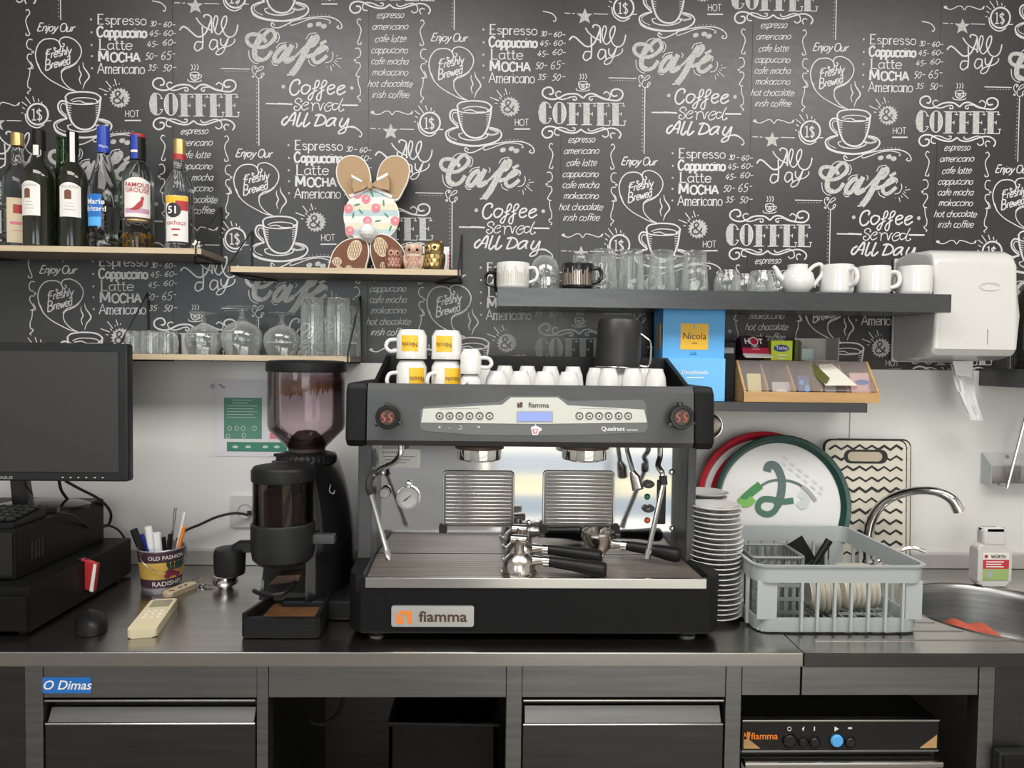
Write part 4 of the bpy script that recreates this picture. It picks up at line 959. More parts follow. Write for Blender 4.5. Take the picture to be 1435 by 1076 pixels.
t, r, a, cp, hn, rn = bottle('dark port bottle with black cap, its white label half hidden', 56, 1.845, .0365, P(57, 183, 1.845).z - z1 - .005, port, 'glass_dark', .045, 'black_plastic')
def port_label(t, r, a, off):
    lb = obj('label', patch(.052, .075, .15, r + .0006, a + off, top=lambda u: .010 * (1 - u * u)), 'label_white', t)
    text('AGUIEIRA', .009, 'ink_grey', lb, (0, 0, .146), wrap=r + .001, a0=a + off)
    p = patch(.016, .118, .138, r + .001, a + off - 6, top=lambda u: .004 * (1 - u * u)); obj('portrait', p, 'brown_fabric', lb)
    for k in range(3): obj('printed_line', patch(.026 - .004 * k, .092 + .008 * k, .0932 + .008 * k, r + .001, a + off), 'ink_grey', lb)
port_label(t, r, a, -38)
obj('seal_strip', patch(.014, hn - .06, hn - .035, rn * 1.14, a - 30), 'label_white', t)
t, r, a, cp, hn, rn = bottle('green glass bottle standing behind the port bottles', 88, 1.928, .035, P(92, 193, 1.928).z - z1 - .005, port, 'glass_green', .002, 'glass_green')
t, r, a, cp, hn, rn = bottle('dark port bottle with a white seal strip down its neck', 103, 1.850, .033, P(110, 186, 1.852).z - z1 - .005, port, 'glass_dark', .05, 'black_plastic')
port_label(t, r, a, -14)
obj('seal_strip', patch(.011, hn - .075, hn + .002, rn * 1.16, a - 4), 'label_white', t)
t, r, a, cp, hn, rn = bottle('clear anise bottle with a blue cap and blue label', 146, 1.866, .0385, P(144, 178, 1.865).z - z1 - .005, [(.97, .04), (.80, .12), (.92, .20), (.98, .40), (.95, .50), (.62, .66), (.40, .77), (.36, .80), (.34, 1.0)], 'glass_clear', .062, 'blue')
lb = obj('label', patch(.040, .055, .135, r * .98, a - 38), 'blue_label', t); obj('label_foot', patch(.036, .056, .078, r * .985, a - 38), 'blue_box', lb)
text('Marie', .020, 'ink_white', lb, (0, 0, .11), wrap=r * .99, a0=a - 32, bold=.01); text('Brizard', .018, 'ink_white', lb, (0, 0, .093), wrap=r * .99, a0=a - 32, bold=.01)
obj('back_label', patch(.035, .05, .115, r * .96, a + 150), 'label_white', t)
text('Marie', .010, 'ink_white', cp, (0, 0, hn - .05), wrap=rn * 1.16, a0=a)
t, r, a, cp, hn, rn = bottle('whisky bottle with a white label showing a red bird', 194, 1.868, .037, P(189, 190, 1.868).z - z1 - .005, [(1, .60), (.96, .66), (.72, .74), (.46, .78), (.42, .82), (.44, 1.0)], 'glass_clear', .06, 'black_plastic')
obj('whisky', lathe([(0, .006), (r * .9, .006), (r * .93, .012), (r * .93, .04), (0, .04)], 28), 'whisky', t)
obj('tax_strip', patch(.018, hn - .058, hn + .002, rn * 1.18, a - 30), 'blue', t); obj('tax_stripe', patch(.018, hn - .042, hn - .036, rn * 1.2, a - 30), 'label_white', t)
obj('cap_band', lathe([(rn * 1.16, hn - .002), (rn * 1.17, hn + .006), (0, hn + .0062)], 20), 'red', cp)
lb = obj('label', patch(.066, .080, .168, r + .0006, a - 4, top=lambda u: .012 * (1 - u * u)), 'label_white', t)
text('FAMOUS', .0155, 'red', lb, (0, 0, .155), wrap=r + .0026, a0=a - 4, bold=.01); text('GROUSE', .0155, 'red', lb, (0, 0, .142), wrap=r + .0026, a0=a - 4)
bird = prism([(-.018, .002), (-.006, .010), (.002, .020), (.008, .026), (.009, .034), (.013, .037), (.016, .033), (.014, .024), (.012, .012), (.004, .004), (-.004, .001)], -.0006, 0, 'xz')
obj('bird_print', wrapx(([(x, y, z_ + .096) for x, y, z_ in bird[0]], bird[1]), r + .001, a - 4), 'red', lb)
obj('heather_print', patch(.060, .090, .102, r + .0008, a - 4), M('heather', (.55, .30, .42), .6), lb); obj('label_band', patch(.066, .066, .080, r + .0008, a - 4), 'brown_ink', lb)
obj('printed_line', patch(.050, .0715, .0745, r + .0012, a - 4), 'gold', lb)
t, r, a, cp, hn, rn = bottle('clear bottle with a black number 51 disc on its label', 252, 1.862, .0345, P(249, 196, 1.862).z - z1 - .005, [(1, .56), (.95, .62), (.66, .70), (.46, .74), (.42, .78), (.40, 1.0)], 'glass_clear', .036, 'gold')
obj('neck_band', patch(.05, hn - .048, hn - .034, rn * 1.16, a), 'red', t)
lb = obj('label', patch(.058, .02, .135, r + .0006, a - 14), 'label_white', t); obj('label_stripe', patch(.058, .116, .134, r + .0008, a - 14), 'yellow', lb); obj('label_stripe', patch(.030, .098, .122, r + .0009, a + 8), 'red', lb)
obj('number_disc', disc_on(.0185, .098, r, a - 26, lift=.0014), 'ink', lb)
text('51', .026, 'ink_white', lb, (0, 0, .0895), wrap=r + .0032, a0=a - 26, bold=.02); text('cachaça', .016, 'red', lb, (0, 0, .062), wrap=r + .0012, a0=a - 16)
for k in range(2): obj('printed_mark', patch(.02 - .008 * k, .048 - .014 * k, .052 - .014 * k, r + .0012, a - 16), 'red', lb)
tg = P(280, 345, YS); tq = wthing('price_tag', 'small pale star-shaped tag by the bottle shelf bracket', 'tag', (tg.x, YS + .01, z1))
obj('tag_star', prism([(tg.x - .012 + (.012 if k % 2 else .006) * math.cos(R(36 * k)), z1 + .012 + (.012 if k % 2 else .006) * math.sin(R(36 * k))) for k in range(10)], YS + .008, YS + .011, 'xz'), 'label_white', tq)
obj('tag_foot', box(tg.x - .016, tg.x - .008, YS + .006, YS + .018, z1 + .0003, z1 + .004), 'label_white', tq)
# ------------------------------------------------------------------ rabbit decoration
YR = YW - .075; kr = YR / 1000
rb_ = wthing('rabbit_decoration', 'wooden rabbit cut-out with burlap ears, floral egg body and pompom', 'decoration', (P(520, 376, YR).x, YR, z2))
def rp2(pts): return [(P(300 + a / 3.776, 180 + b / 3.776, YR).x, P(300 + a / 3.776, 180 + b / 3.776, YR).z) for a, b in pts]
dzr = z2 + .0005 - min(b for a, b in rp2([(725, 738)]))
def rpoly(pts, y0, y1, m, parent, nm, r=.0, sm=0):
    q = rp2(pts)
    if sm: q = [(v.x, v.y) for v in smooth_pts([(a, b, 0) for a, b in q], sm, True)]
    return obj(nm, prism([(a, b + dzr) for a, b in q], y0, y1, 'xz', r), m, parent)
def grow(pts, k):
    cx = sum(a for a, b in pts) / len(pts); cy = sum(b for a, b in pts) / len(pts)
    return [(cx + (a - cx) * k, cy + (b - cy) * k) for a, b in pts]
earL = nums('735,365 690,315 655,260 645,200 660,150 700,122 750,120 795,145 822,195 832,260 825,300')
earR = nums('960,360 1005,300 1030,240 1035,180 1015,140 975,120 925,125 885,160 865,210 858,265 870,300')
body = ell(835, 445, 147, 142, 36)
footL = nums('625,735 620,690 640,630 690,580 760,560 815,580 828,640 815,700 790,738')
footR = nums('880,738 845,690 832,630 840,570 880,540 940,555 1000,610 1020,670 1010,735')
for pts, nm, mm in ((earL, 'ear', 'burlap'), (earR, 'ear', 'burlap')):
    e = rpoly(pts, YR, YR + .010, 'label_white', rb_, nm, sm=4); rpoly(grow(pts, .94), YR - .001, YR + .001, mm, e, 'ear_fabric', sm=4)
bd = rpoly(body, YR - .008, YR + .002, 'label_white', rb_, 'egg_body')
cols = ['label_white', M('pastel_blue', (.46, .58, .60), .8), M('pastel_cream', (.72, .68, .52), .8)]
for k in range(8):
    y0_, y1_ = 310 + k * 34, 310 + (k + 1) * 34
    def cut(y): return 142 * math.sqrt(max(0, 1 - ((y - 445) / 138) ** 2))
    pts = [(835 - cut(y0_ + i * 8.5), y0_ + i * 8.5) for i in range(5)] + [(835 + cut(y1_ - i * 8.5), y1_ - i * 8.5) for i in range(5)]
    rpoly(pts, YR - .009, YR - .0078, cols[(k * 2 + 1) % 3], bd, 'fabric_stripe')
for cx, cy in ((808, 355), (860, 402), (715, 405), (960, 470), (722, 522), (815, 470), (760, 330)):
    rz_ = rpoly(ell(cx, cy, 24, 24, 10), YR - .0105, YR - .009, 'pink', bd, 'rose'); rpoly(ell(cx + 3, cy - 3, 10, 10, 8), YR - .0118, YR - .0105, M('rose_light', (.78, .42, .42), .8), rz_, 'rose_heart')
for cx, cy in ((740, 440), (900, 375), (780, 420), (915, 440), (870, 470), (935, 510), (760, 385), (840, 330)): rpoly(ell(cx, cy, 18, 5, 8, cx), YR - .0102, YR - .009, 'green_mid', bd, 'leaf_print')
for pts in (footL, footR):
    f = rpoly(pts, YR - .020, YR - .008, 'label_white', rb_, 'foot', sm=4); rpoly(grow(pts, .94), YR - .0212, YR - .0195, 'brown_fabric', f, 'foot_fabric', sm=4)
    l = pts is footL
    for cx, cy, rx, ry in (((752, 628, 36, 56), (660, 688, 25, 24), (675, 725, 20, 12), (725, 722, 20, 14)) if l else ((890, 612, 36, 54), (985, 645, 16, 24), (905, 712, 20, 24), (940, 655, 18, 20))):
        pd = rpoly(ell(cx, cy, rx, ry, 16, .35 if l else -.35), YR - .0228, YR - .0212, 'label_cream', f, 'toe_pad')
        ps = []
        for k in range(-3, 4):
            for s in (1, -1):
                d = k * 13; hh_ = math.sqrt(max(0, 1 - (d / rx) ** 2)) * ry * .8 if abs(d) < rx else 0
                if hh_: ps.append(ribbon([(a, b + dzr) for a, b in rp2([(cx + d - s * hh_ * .3, cy - hh_), (cx + d + s * hh_ * .3, cy + hh_)])], .0012, 0, y=YR - .0231))
        obj('lattice_print', join(ps), 'brown_fabric', pd, smooth=False)
for s, pts in ((1, '828,290 790,265 735,235 738,290 745,330 800,310'), (-1, '832,290 870,255 925,228 935,270 935,320 880,305')):
    bw = rpoly(nums(pts), YR - .022, YR - .004, 'burlap', rb_, 'bow_loop', r=.003); rpoly(nums('735,232 790,262 790,275 737,248' if s > 0 else '868,252 925,222 928,238 870,268'), YR - .0235, YR - .022, 'tissue', bw, 'lace')
rpoly(ell(832, 290, 16, 20, 12), YR - .026, YR - .004, 'burlap', rb_, 'bow_knot', r=.003)
obj('lace_trim', ribbon([(a, b + dzr) for a, b in rp2(nums('720,340 770,325 830,300 890,318 945,345'))], .008, 4, y=YR - .012), 'tissue', rb_)
pc = P(300 + 822 / 3.776, 180 + 535 / 3.776, YR); rr_ = random.Random(5); pv, pf = [], []
for k in range(900):
    th, ph = rr_.uniform(0, 2 * math.pi), math.acos(rr_.uniform(-1, 1)); d = Vector((math.sin(ph) * math.cos(th), math.sin(ph) * math.sin(th), math.cos(ph)))
    q = d.orthogonal().normalized() * .0011; c = Vector((pc.x, YR - .030, pc.z + dzr)); e = c + Vector((d.x * .0275, d.y * .018, d.z * .0275)) * rr_.uniform(.8, 1.1)
    b = len(pv); pv += [c + d * .008 + q, c + d * .008 - q, e]; pf.append((b, b + 1, b + 2))
pm = obj('pompom', join([(pv, pf), xf(lathe([(0, -.02), (.012, -.017), (.02, -.008), (.022, 0), (.02, .008), (.012, .017), (0, .02)], 16), (pc.x, YR - .030, pc.z + dzr))]), 'tissue', rb_, smooth=False)
# ------------------------------------------------------------------ owls
def owl(label, px, py0, py1, Y, m, m2, turn=0):
    c = P(px, 376, Y); h = P(px, py0, Y).z - P(px, py1, Y).z; s = h
    t = thing('owl_figurine', label, 'figurine', (c.x, c.y, z2 + .0004), turn, 'owl figurines')
    obj('body', xf(lathe([(0, 0), (.24, 0), (.31, .06), (.35, .25), (.33, .42), (.29, .55), (.31, .68), (.31, .80), (.24, .90), (.12, .95), (0, .96)], 24), (0, 0, 0), (0, 0, 0), (s, s * .85, s)), m, t)
    for q in (-1, 1):
        obj('ear_tuft', xf(lathe([(.09, 0), (.05, .10), (0, .16)], 8), (q * .2 * s, 0, .82 * s), (0, q * .4, 0), (s, s, s)), m, t)
        e = obj('eye_ring', xf(lathe([(0, .03), (.06, .03), (.11, .02), (.13, 0)], 18), (q * .125 * s, -.225 * s, .70 * s), (R(90), 0, q * .35), (s, s, s)), m2, t)
        obj('pupil', xf(lathe([(0, .05), (.04, .045), (.06, .025)], 12), (q * .125 * s, -.225 * s, .70 * s), (R(90), 0, q * .35), (s, s, s)), 'black_gloss', e)
        obj('wing', xf(lathe([(0, -.25), (.08, -.2), (.13, 0), (.10, .16), (0, .24)], 12), (q * .30 * s, -.04 * s, .34 * s), (0, q * .12, 0), (s * .6, s * 1.4, s)), m, t)
    obj('beak', xf(lathe([(.05, 0), (.03, -.05), (0, -.12)], 8), (0, -.285 * s, .66 * s), (-.4, 0, 0), (s, s, s)), 'gold', t)
    for k in range(3):
        for j in range(4 - k % 2):
            a = (j - (3 - k % 2) / 2) * .42
            obj('feather', xf(prism([(-.06, .05), (.06, .05), (.05, -.03), (0, -.08), (-.05, -.03)], -.015, .01, 'xz'), (math.sin(a) * .335 * s, -math.cos(a) * .29 * s, (.2 + .12 * k) * s), (0, 0, a), (s, s, s)), m2, t)
    return t
M('owl_brown', (.22, .09, .06), .35); M('owl_pink', (.50, .26, .20), .4); M('owl_gold', (.30, .21, .09), .32, .7, noise=((90, 90, 90), .7, .1)); M('owl_cream', (.62, .50, .38), .4)
owl('small brown owl figurine leaning at the rabbit foot', 551, 342, 376, YW - .125, MATS['owl_brown'], MATS['owl_pink'], .3)
owl('small cream and pink owl figurine in the middle of the trio', 580, 335, 376, YW - .115, MATS['owl_cream'], MATS['owl_pink'], 0)
owl('larger gold owl figurine at the end of the wooden shelf', 608, 330, 376, YW - .115, MATS['owl_gold'], MATS['gold'], -.35)
q0, q1 = P(588, 332, YW - .03), P(629, 374, YW - .03)
cd = wthing('greeting_card', 'white card standing behind the gold owl', 'card', ((q0.x + q1.x) / 2, YW - .03, z2))
obj('card_sheet', xf(box(q0.x, q1.x, -.001, .001, 0, q0.z - q1.z), (0, YW - .035, z2 + .0005), (R(-8), 0, 0)), 'white_paper', cd)
obj('card_border', xf(box(q1.x - .004, q1.x - .001, -.0016, -.001, .02, q0.z - q1.z - .02), (0, YW - .035, z2 + .0005), (R(-8), 0, 0)), 'pink', cd)
# ================================================================== glassware and crockery
_proto = {}
def place(key, build, loc, rz, label, group=None, name=None, cat=None, sc=1.0):
    """first use builds the thing, later uses copy it with its parts"""
    if key not in _proto:
        t = build(); _proto[key] = t
    else: t = copy_tree(_proto[key])
    t.location = loc; t.rotation_euler.z = rz; t['label'] = label; t.scale = (sc,) * 3
    if group: t['group'] = group
    return t
def mk(name, cat, parts):
    def f():
        t = thing(name, name, cat)
        for nm, vf, m in parts(): obj(nm, vf, m, t)
        return t
    return f
def fluted(prof, n, depth, z0, z1):
    """lathe whose wall between two heights is fluted"""
    v, f = lathe(prof, n * 4)
    out = []
    for x, y, z_ in v:
        if z0 < z_ < z1:
            a = math.atan2(y, x); k = 1 - depth * (0.5 - 0.5 * math.cos(a * n)); x *= k; y *= k
        out.append((x, y, z_))
    return out, f
# upturned straight tumbler: thick foot at the top
tumbler = mk('tumbler', 'glass', lambda: [('glass_wall', fluted([(.0345, 0), (.0350, .001), (.0340, .020), (.0335, .028), (.0300, .070), (.0275, .098), (.0265, .104), (0, .104), (0, .093), (.0250, .092), (.0275, .068), (.0315, .028), (.0330, .001)], 18, .035, .024, .094), 'glass'), ('rim_bead', tube([(.0345 * math.cos(t), .0345 * math.sin(t), .0012) for t in [2 * math.pi * i / 28 for i in range(28)]], .0011, 5, closed=True), 'glass')])
shot = mk('shot_glass', 'glass', lambda: [('glass_wall', fluted([(.024, 0), (.0245, .001), (.0235, .030), (.0220, .052), (.0215, .056), (0, .056), (0, .045), (.0195, .044), (.0215, .028), (.0225, .001)], 10, .06, .004, .05), 'glass'), ('foot_ring', tube([(.0205 * math.cos(t), .0205 * math.sin(t), .0565) for t in [2 * math.pi * i / 24 for i in range(24)]], .0012, 5, closed=True), 'glass')])
snifter = mk('brandy_glass', 'glass', lambda: [('bowl', lathe([(.034, 0), (.0355, .001), (.044, .022), (.0465, .038), (.043, .056), (.030, .070), (.012, .078), (.0, .080), (0, .0775), (.012, .0755), (.029, .068), (.0415, .055), (.045, .038), (.0425, .022), (.0335, .001)], 40), 'glass'), ('stem', lathe([(.0, .079), (.011, .079), (.006, .088), (.005, .098), (.008, .106), (0, .1065)], 20), 'glass'), ('foot', lathe([(0, .1062), (.010, .1062), (.030, .108), (.036, .110), (.036, .1115), (.030, .1115), (0, .112)], 36), 'glass')])
highball = mk('highball_glass', 'glass', lambda: [('glass_wall', fluted([(.0305, 0), (.031, .001), (.0305, .06), (.0295, .128), (.027, .145), (.0265, .148), (0, .148), (0, .136), (.0245, .134), (.0275, .12), (.0290, .06), (.0295, .001)], 12, .02, .08, .14), 'glass'), ('foot_ring', tube([(.026 * math.cos(t), .026 * math.sin(t), .148) for t in [2 * math.pi * i / 24 for i in range(24)]], .0018, 5, closed=True), 'glass')])
gcup = mk('glass_cup', 'glass cup', lambda: [('cup_wall', fluted([(.031, 0), (.0315, .001), (.032, .020), (.0295, .036), (.024, .046), (.022, .054), (0, .055), (0, .049), (.020, .048), (.022, .042), (.0275, .034), (.030, .019), (.0295, .001)], 10, .05, .006, .044), 'glass'), ('handle', tube([(.029, 0, .012), (.044, 0, .010), (.050, 0, .022), (.044, 0, .036), (.028, 0, .037)], .0036, 8, 5), 'glass')])
YG = YW - .085
for i, (px_, Y) in enumerate(((189, YG - .03), (212, YG - .045), (236, YG - .03), (201, YG + .035), (226, YG + .03))):
    c = P(px_, 497, Y); place('shot', shot, (c.x, Y, z3 + .0003), i, ['small fluted glass farthest from the brandy glasses, front row', 'middle small fluted glass of the front row', 'small fluted glass closest to the brandy glasses, front row', 'small fluted glass in the back row, away from the brandy glasses', 'small fluted glass in the back row, nearer the brandy glasses'][i], 'small glasses on the lower wooden shelf')
for i, (px_, Y, sc_) in enumerate(((285, YG, .98), (339, YG - .01, 1.12), (395, YG, 1.0))):
    c = P(px_, 497, Y); place('snifter', snifter, (c.x, Y, z3 + .0003), 0, ['upturned brandy glass next to the small fluted glasses', 'tallest upturned brandy glass between two others', 'upturned brandy glass next to the tall highball glasses'][i], 'upturned brandy glasses', sc=sc_)
for i, (px_, Y) in enumerate(((438, YG - .025), (474, YG - .03), (456, YG + .045), (489, YG + .04))):
    c = P(px_, 497, Y); place('highball', highball, (c.x, Y, z3 + .0003), i, ['tall upturned highball glass beside the last brandy glass', 'tall upturned highball glass at the very end of the wooden shelf', 'highball glass standing behind the two front highballs', 'highball glass standing behind, against the shelf bracket'][i], 'tall highball glasses')
# ---- black floating shelf
for i, (px_, row) in enumerate(((846, 0), (884, 0), (927, 0), (973, 0), (817, 1), (866, 1), (909, 1), (948, 1))):
    Y = YK + .078 if row == 0 else YK + .168
    c = P(px_, 400, Y); place('tumbler', tumbler, (c.x, Y, ztop_k(Y)), i * .3, ('first', 'second', 'third', 'fourth')[i % 4] + (' front-row ribbed tumbler counting from the black striped mug' if row == 0 else ' back-row ribbed tumbler counting from the black striped mug'), 'front tumblers' if row == 0 else 'back tumblers')
for i, (px_, Y, rz_) in enumerate(((1019, YK + .055, R(232)), (1066, YK + .055, R(-10)), (1042, YK + .14, R(40)), (1088, YK + .15, R(20)))):
    c = P(px_, 403, Y); place('gcup', gcup, (c.x, Y, ztop_k(Y)), rz_, ['upturned glass cup with a handle next to the last tumbler', 'upturned glass cup with a handle next to the teapot spout', 'glass cup standing behind, between the two front glass cups', 'glass cup tucked behind the spout of the teapot'][i], 'glass cups on the black shelf', sc=1.02)
Y = YK + .075; c = P(763, 402, Y)
gb_ = thing('glass_dome', 'clear round-bowled goblet turned upside down between the two striped mugs', 'glass', (c.x, Y, ztop_k(Y)))
obj('bowl', lathe([(.036, 0), (.037, .001), (.0385, .030), (.036, .055), (.028, .075), (.014, .086), (0, .089), (0, .087), (.0135, .084), (.0265, .0735), (.0345, .054), (.037, .030), (.0355, .001)], 40), 'glass', gb_)
obj('label_patch', patch(.009, .010, .030, .0392, -80), 'label_white', gb_)
def mug(name, label, px_, Y, r, h, m, hand, stripe=None, zb=None, mh=None, cat='mug', group=None, hr=.0042):
    zz = ztop_k(Y) if zb is None else zb
    c = P(px_, 402, Y); t = thing(name, label, cat, (c.x, Y, zz), 0, group)
    obj('mug_body', lathe([(0, .003), (r * .86, 0), (r * .95, .003), (r, .010), (r, h - .002), (r - .001, h), (r - .003, h - .001), (r - .0035, .010), (r * .8, .006), (0, .006)], 40), m, t)
    a = R(hand); ca, sa = math.cos(a), math.sin(a)
    q = [(r - .002, .80), (r + .014, .80), (r + .021, .58), (r + .016, .34), (r - .002, .24)]
    obj('handle', tube([(d * ca, d * sa, z_ * h) for d, z_ in q], hr, 10, 6), mh or m, t)
    if stripe:
        rs_ = random.Random(label); ps = []
        for k in range(26):
            aa = -170 + k * 6.2; lo = .004; hi = h * rs_.uniform(.55, .86)
            ps.append(patch(.0022, lo + .006, hi, r + .0004, aa, 1))
        obj('drip_stripes', join(ps), stripe, t)
    return t
mug('mug', 'white mug with raised cream drip stripes at the shelf end', 719, YK + .052, .041, .063, 'ceramic', -20, M('stripe_with_shadow', (.46, .43, .36), .3))  # stripes greyed, the shadows of their relief put into the colour
mug('mug', 'black mug with metallic drip stripes on the black shelf', 809, YK + .044, .039, .063, 'black_gloss', -22, M('metal_stripe', (.62, .52, .44), .25, .9), hr=.0046)
mug('mug', 'black mug behind the white striped mug, only its handle showing', 712, YK + .155, .038, .062, 'black_gloss', 185)
mug('mug', 'white mug beside the teapot, its handle facing the room', 1172, YK + .06, .040, .072, 'ceramic', -68, hr=.0055)
mug('mug', 'white mug in the middle with its handle to the side', 1224, YK + .058, .039, .070, 'ceramic', -12, hr=.0055)
mug('mug', 'white mug at the shelf end next to the towel dispenser', 1281, YK + .060, .040, .072, 'ceramic', 120, hr=.0055)
Y = YK + .062; c = P(1117, 405, Y)
tp = thing('teapot', 'small white ceramic teapot without a lid', 'teapot', (c.x, Y, ztop_k(Y)))
obj('pot_body', lathe([(0, .002), (.024, 0), (.028, .003), (.038, .018), (.0405, .034), (.037, .050), (.027, .060), (.0235, .064), (.0245, .072), (.022, .0725), (.0205, .064), (.0255, .058), (.034, .049), (.037, .034), (.034, .018), (.02, .006), (0, .005)], 40), 'ceramic', tp)
obj('spout', tube([(-.030, 0, .030), (-.046, 0, .044), (-.054, 0, .060), (-.062, 0, .068)], [.011, .008, .006, .005], 12, 5), 'ceramic', tp)
obj('handle', tube([(.030, 0, .014), (.046, -.004, .030), (.062, -.006, .056), (.056, -.004, .074), (.040, -.002, .070), (.026, 0, .056)], .0048, 10, 6), 'ceramic', tp)
# ---- cups on the machine
def cupkind(name, r, h):
    return mk(name, 'cup', lambda: [('cup_wall', lathe([(r * .985, 0), (r, h * .03), (r * .985, h * .36), (r * .88, h * .72), (r * .70, h * .90), (r * .63, h), (r * .58, h), (r * .56, h * .95), (0, h * .95), (0, h * .84), (r * .6, h * .82), (r * .79, h * .68), (r * .9, h * .36), (r * .92, h * .02)], 32), 'ceramic'), ('handle', tube([(r * .9, 0, h * .25), (r + .010, 0, h * .25), (r + .0135, 0, h * .46), (r + .007, 0, h * .68), (r * .8, 0, h * .68)], .003, 8, 4), 'ceramic')])
esp = cupkind('espresso_cup', .0258, .057); esp2 = cupkind('espresso_cup', .0250, .068); big = cupkind('coffee_cup', .0245, .066)
zc = ztr + .0005
front_lab = ['white espresso cup upside down in the front row, beside the small cup pile', 'second white espresso cup from the small cup pile, front row', 'third white espresso cup from the small cup pile, front row', 'fourth white espresso cup from the small cup pile, front row']
for i, px_ in enumerate((696, 729, 763, 797)):
    Y = YH + .085; c = P(px_, 530, Y); place('esp', esp, (c.x, Y, zc), R(60 + 10 * i), front_lab[i], 'espresso cups on the machine')
for i, px_ in enumerate((676, 707.5, 739, 771, 803)):
    Y = YH + .165; c = P(px_, 520, Y); place('esp2', esp2, (c.x, Y, zc), R(70 + 8 * i), ('first', 'second', 'third', 'fourth', 'fifth')[i] + ' second-row espresso cup counting from the small cup pile', 'second-row espresso cups')
for i, (px_, Y) in enumerate(((853, YH + .083), (886, YH + .085), (919, YH + .085), (835, YH + .168), (869, YH + .168), (904, YH + .168))):
    c = P(px_, 520, Y); t = place('big', big, (c.x, Y, zc), R(70 + 8 * i), ['white coffee cup with a yellow label, turned upside down', 'plain white cup upside down next to the yellow-labelled cup', 'plain white cup upside down at the end of the front row', 'white cup under the pitcher, next to the second-row espresso cups', 'white cup directly under the black pitcher', 'white cup under the pitcher handle, end of the second row'][i], 'coffee cups on the machine')
    if i == 0: yl = (t,)
for t in yl:
    del t['group']
    obj('yellow_label', patch(.018, .008, .030, .0252, -92), 'yellow', t)
def nic_mug(label, px_, Y, zb, hand, up, r=.033, h=.078, yel=True):
    c = P(px_, 500, Y); t = thing('branded_mug', label, 'mug', (c.x, Y, zb), 0)
    obj('mug_body', lathe([(r, 0), (r + .0008, .002), (r, .012), (r, h - .014), (r - .003, h - .008), (r - .006, h - .002), (r - .008, h), (r - .010, h - .002), (0, h - .003), (0, h - .007), (r - .007, h - .010), (r - .0035, h - .02), (r - .0035, .001)], 40), 'ceramic', t)
    a = R(hand); q = [(r - .002, .28), (r + .014, .26), (r + .022, .42), (r + .016, .62), (r - .002, .66)]
    obj('handle', tube([(d * math.cos(a), d * math.sin(a), z_ * h) for d, z_ in q], .0042, 10, 6), 'ceramic', t)
    if yel:
        aa = yel; lb = obj('logo_patch', patch(.037, h * .26, h * .80, r + .0006, aa, 8), 'yellow', t)
        vf = textvf('Nicola', .0140, 0, .95); vf = ([(-x, y, -z_ + h * .56) for x, y, z_ in vf[0]], vf[1])
        obj('lettering', wrapx(vf, r + .0024, aa), 'brown_ink', lb, smooth=False)
    return t
Y = YH + .085; hm = .081
nic_mug('white mug with upside-down yellow logo, at the base of the left mug pile', 577, Y, zc, 205, 1, yel=-62)
nic_mug('white mug with upside-down yellow logo, on top of the left mug pile', 577, Y, zc + hm, 188, 1, h=P(577, 462, Y).z - zc - hm, yel=-92)
nic_mug('white mug with upside-down yellow logo, at the base of the right mug pile', 626, Y, zc, 226, 1, yel=-62)
nic_mug('white mug with upside-down yellow logo, on top of the right mug pile', 626, Y, zc + hm, 100, 1, h=P(626, 463, Y).z - zc - hm, yel=-98)
Y = YH + .064
nic_mug('small plain white cup at the base of its pile beside the mugs', 660, Y, zc, 250, 1, r=.0228, h=.050, yel=None)
nic_mug('small plain white cup on top of its pile, handle to the side', 660, Y, zc + .0505, -8, 1, r=.0228, h=P(660, 489, Y).z - zc - .0505, yel=None)
# ---- black milk pitcher, upturned on the cups
Y = YH + .185; c = P(867, 512, Y); zpb = zc + .0664
pt = thing('milk_pitcher', 'black steel milk pitcher standing upside down on the cups', 'pitcher', (c.x - .004, Y, zpb), 0)
hp_ = P(870, 447, Y).z - zpb
b = obj('pitcher_body', xf(lathe([(.0525, 0), (.053, .002), (.052, .02), (.0505, hp_ * .6), (.050, hp_ - .010), (.046, hp_ - .002), (.041, hp_), (0, hp_), (0, hp_ - .003), (.045, hp_ - .006), (.0485, .02), (.051, .001)], 40), (0, 0, 0), (0, R(2.5), 0)), M('pitcher_black', (.022, .021, .021), .42, noise=((220, 220, 220), .5, .1)), pt)
obj('rim', tube([(.0527 * math.cos(t), .0527 * math.sin(t), .0015 - .0015 * math.cos(t)) for t in [2 * math.pi * i / 36 for i in range(36)]], .0012, 6, closed=True), 'steel_wand', b)
obj('handle', tube([(.048, -.01, hp_ * .72), (.064, -.012, hp_ * .62), (.075, -.014, hp_ * .50), (.074, -.014, hp_ * .10), (.066, -.012, .004), (.050, -.01, .006)], .0026, 8, 3), 'steel_wand', pt)
# ================================================================== things on the right
# ---- paper towel dispenser
d0 = P(1247, 515, YW - .004); DX0 = max(d0.x, k1.x + .002)
YD = YW - .20; DX1 = P(1430, 430, YD).x
dzt, dzb = P(1370, 349, YD + .02).z, P(1370, 497, YD).z
ds = wthing('paper_towel_dispenser', 'white wall-mounted paper towel dispenser beside the black shelf', 'dispenser', ((DX0 + DX1) / 2, YW - .1, dzb))
prof = [(YW - .003, dzb - .018), (YD + .05, dzb - .012), (YD + .012, dzb - .002), (YD, dzb + .014), (YD + .002, dzb + .10), (YD + .010, dzt - .04), (YD + .026, dzt - .012), (YD + .05, dzt), (YD + .12, dzt + .004), (YW - .003, dzt - .004)]
cv = obj('cover', prism(prof, DX0, DX1, 'yz', .014), 'white_plastic', ds)
obj('back_plate', box(DX0 - .001, DX1 + .002, YW - .012, YW - .003, dzb - .02, dzt - .002, .003), 'white_plastic', ds)
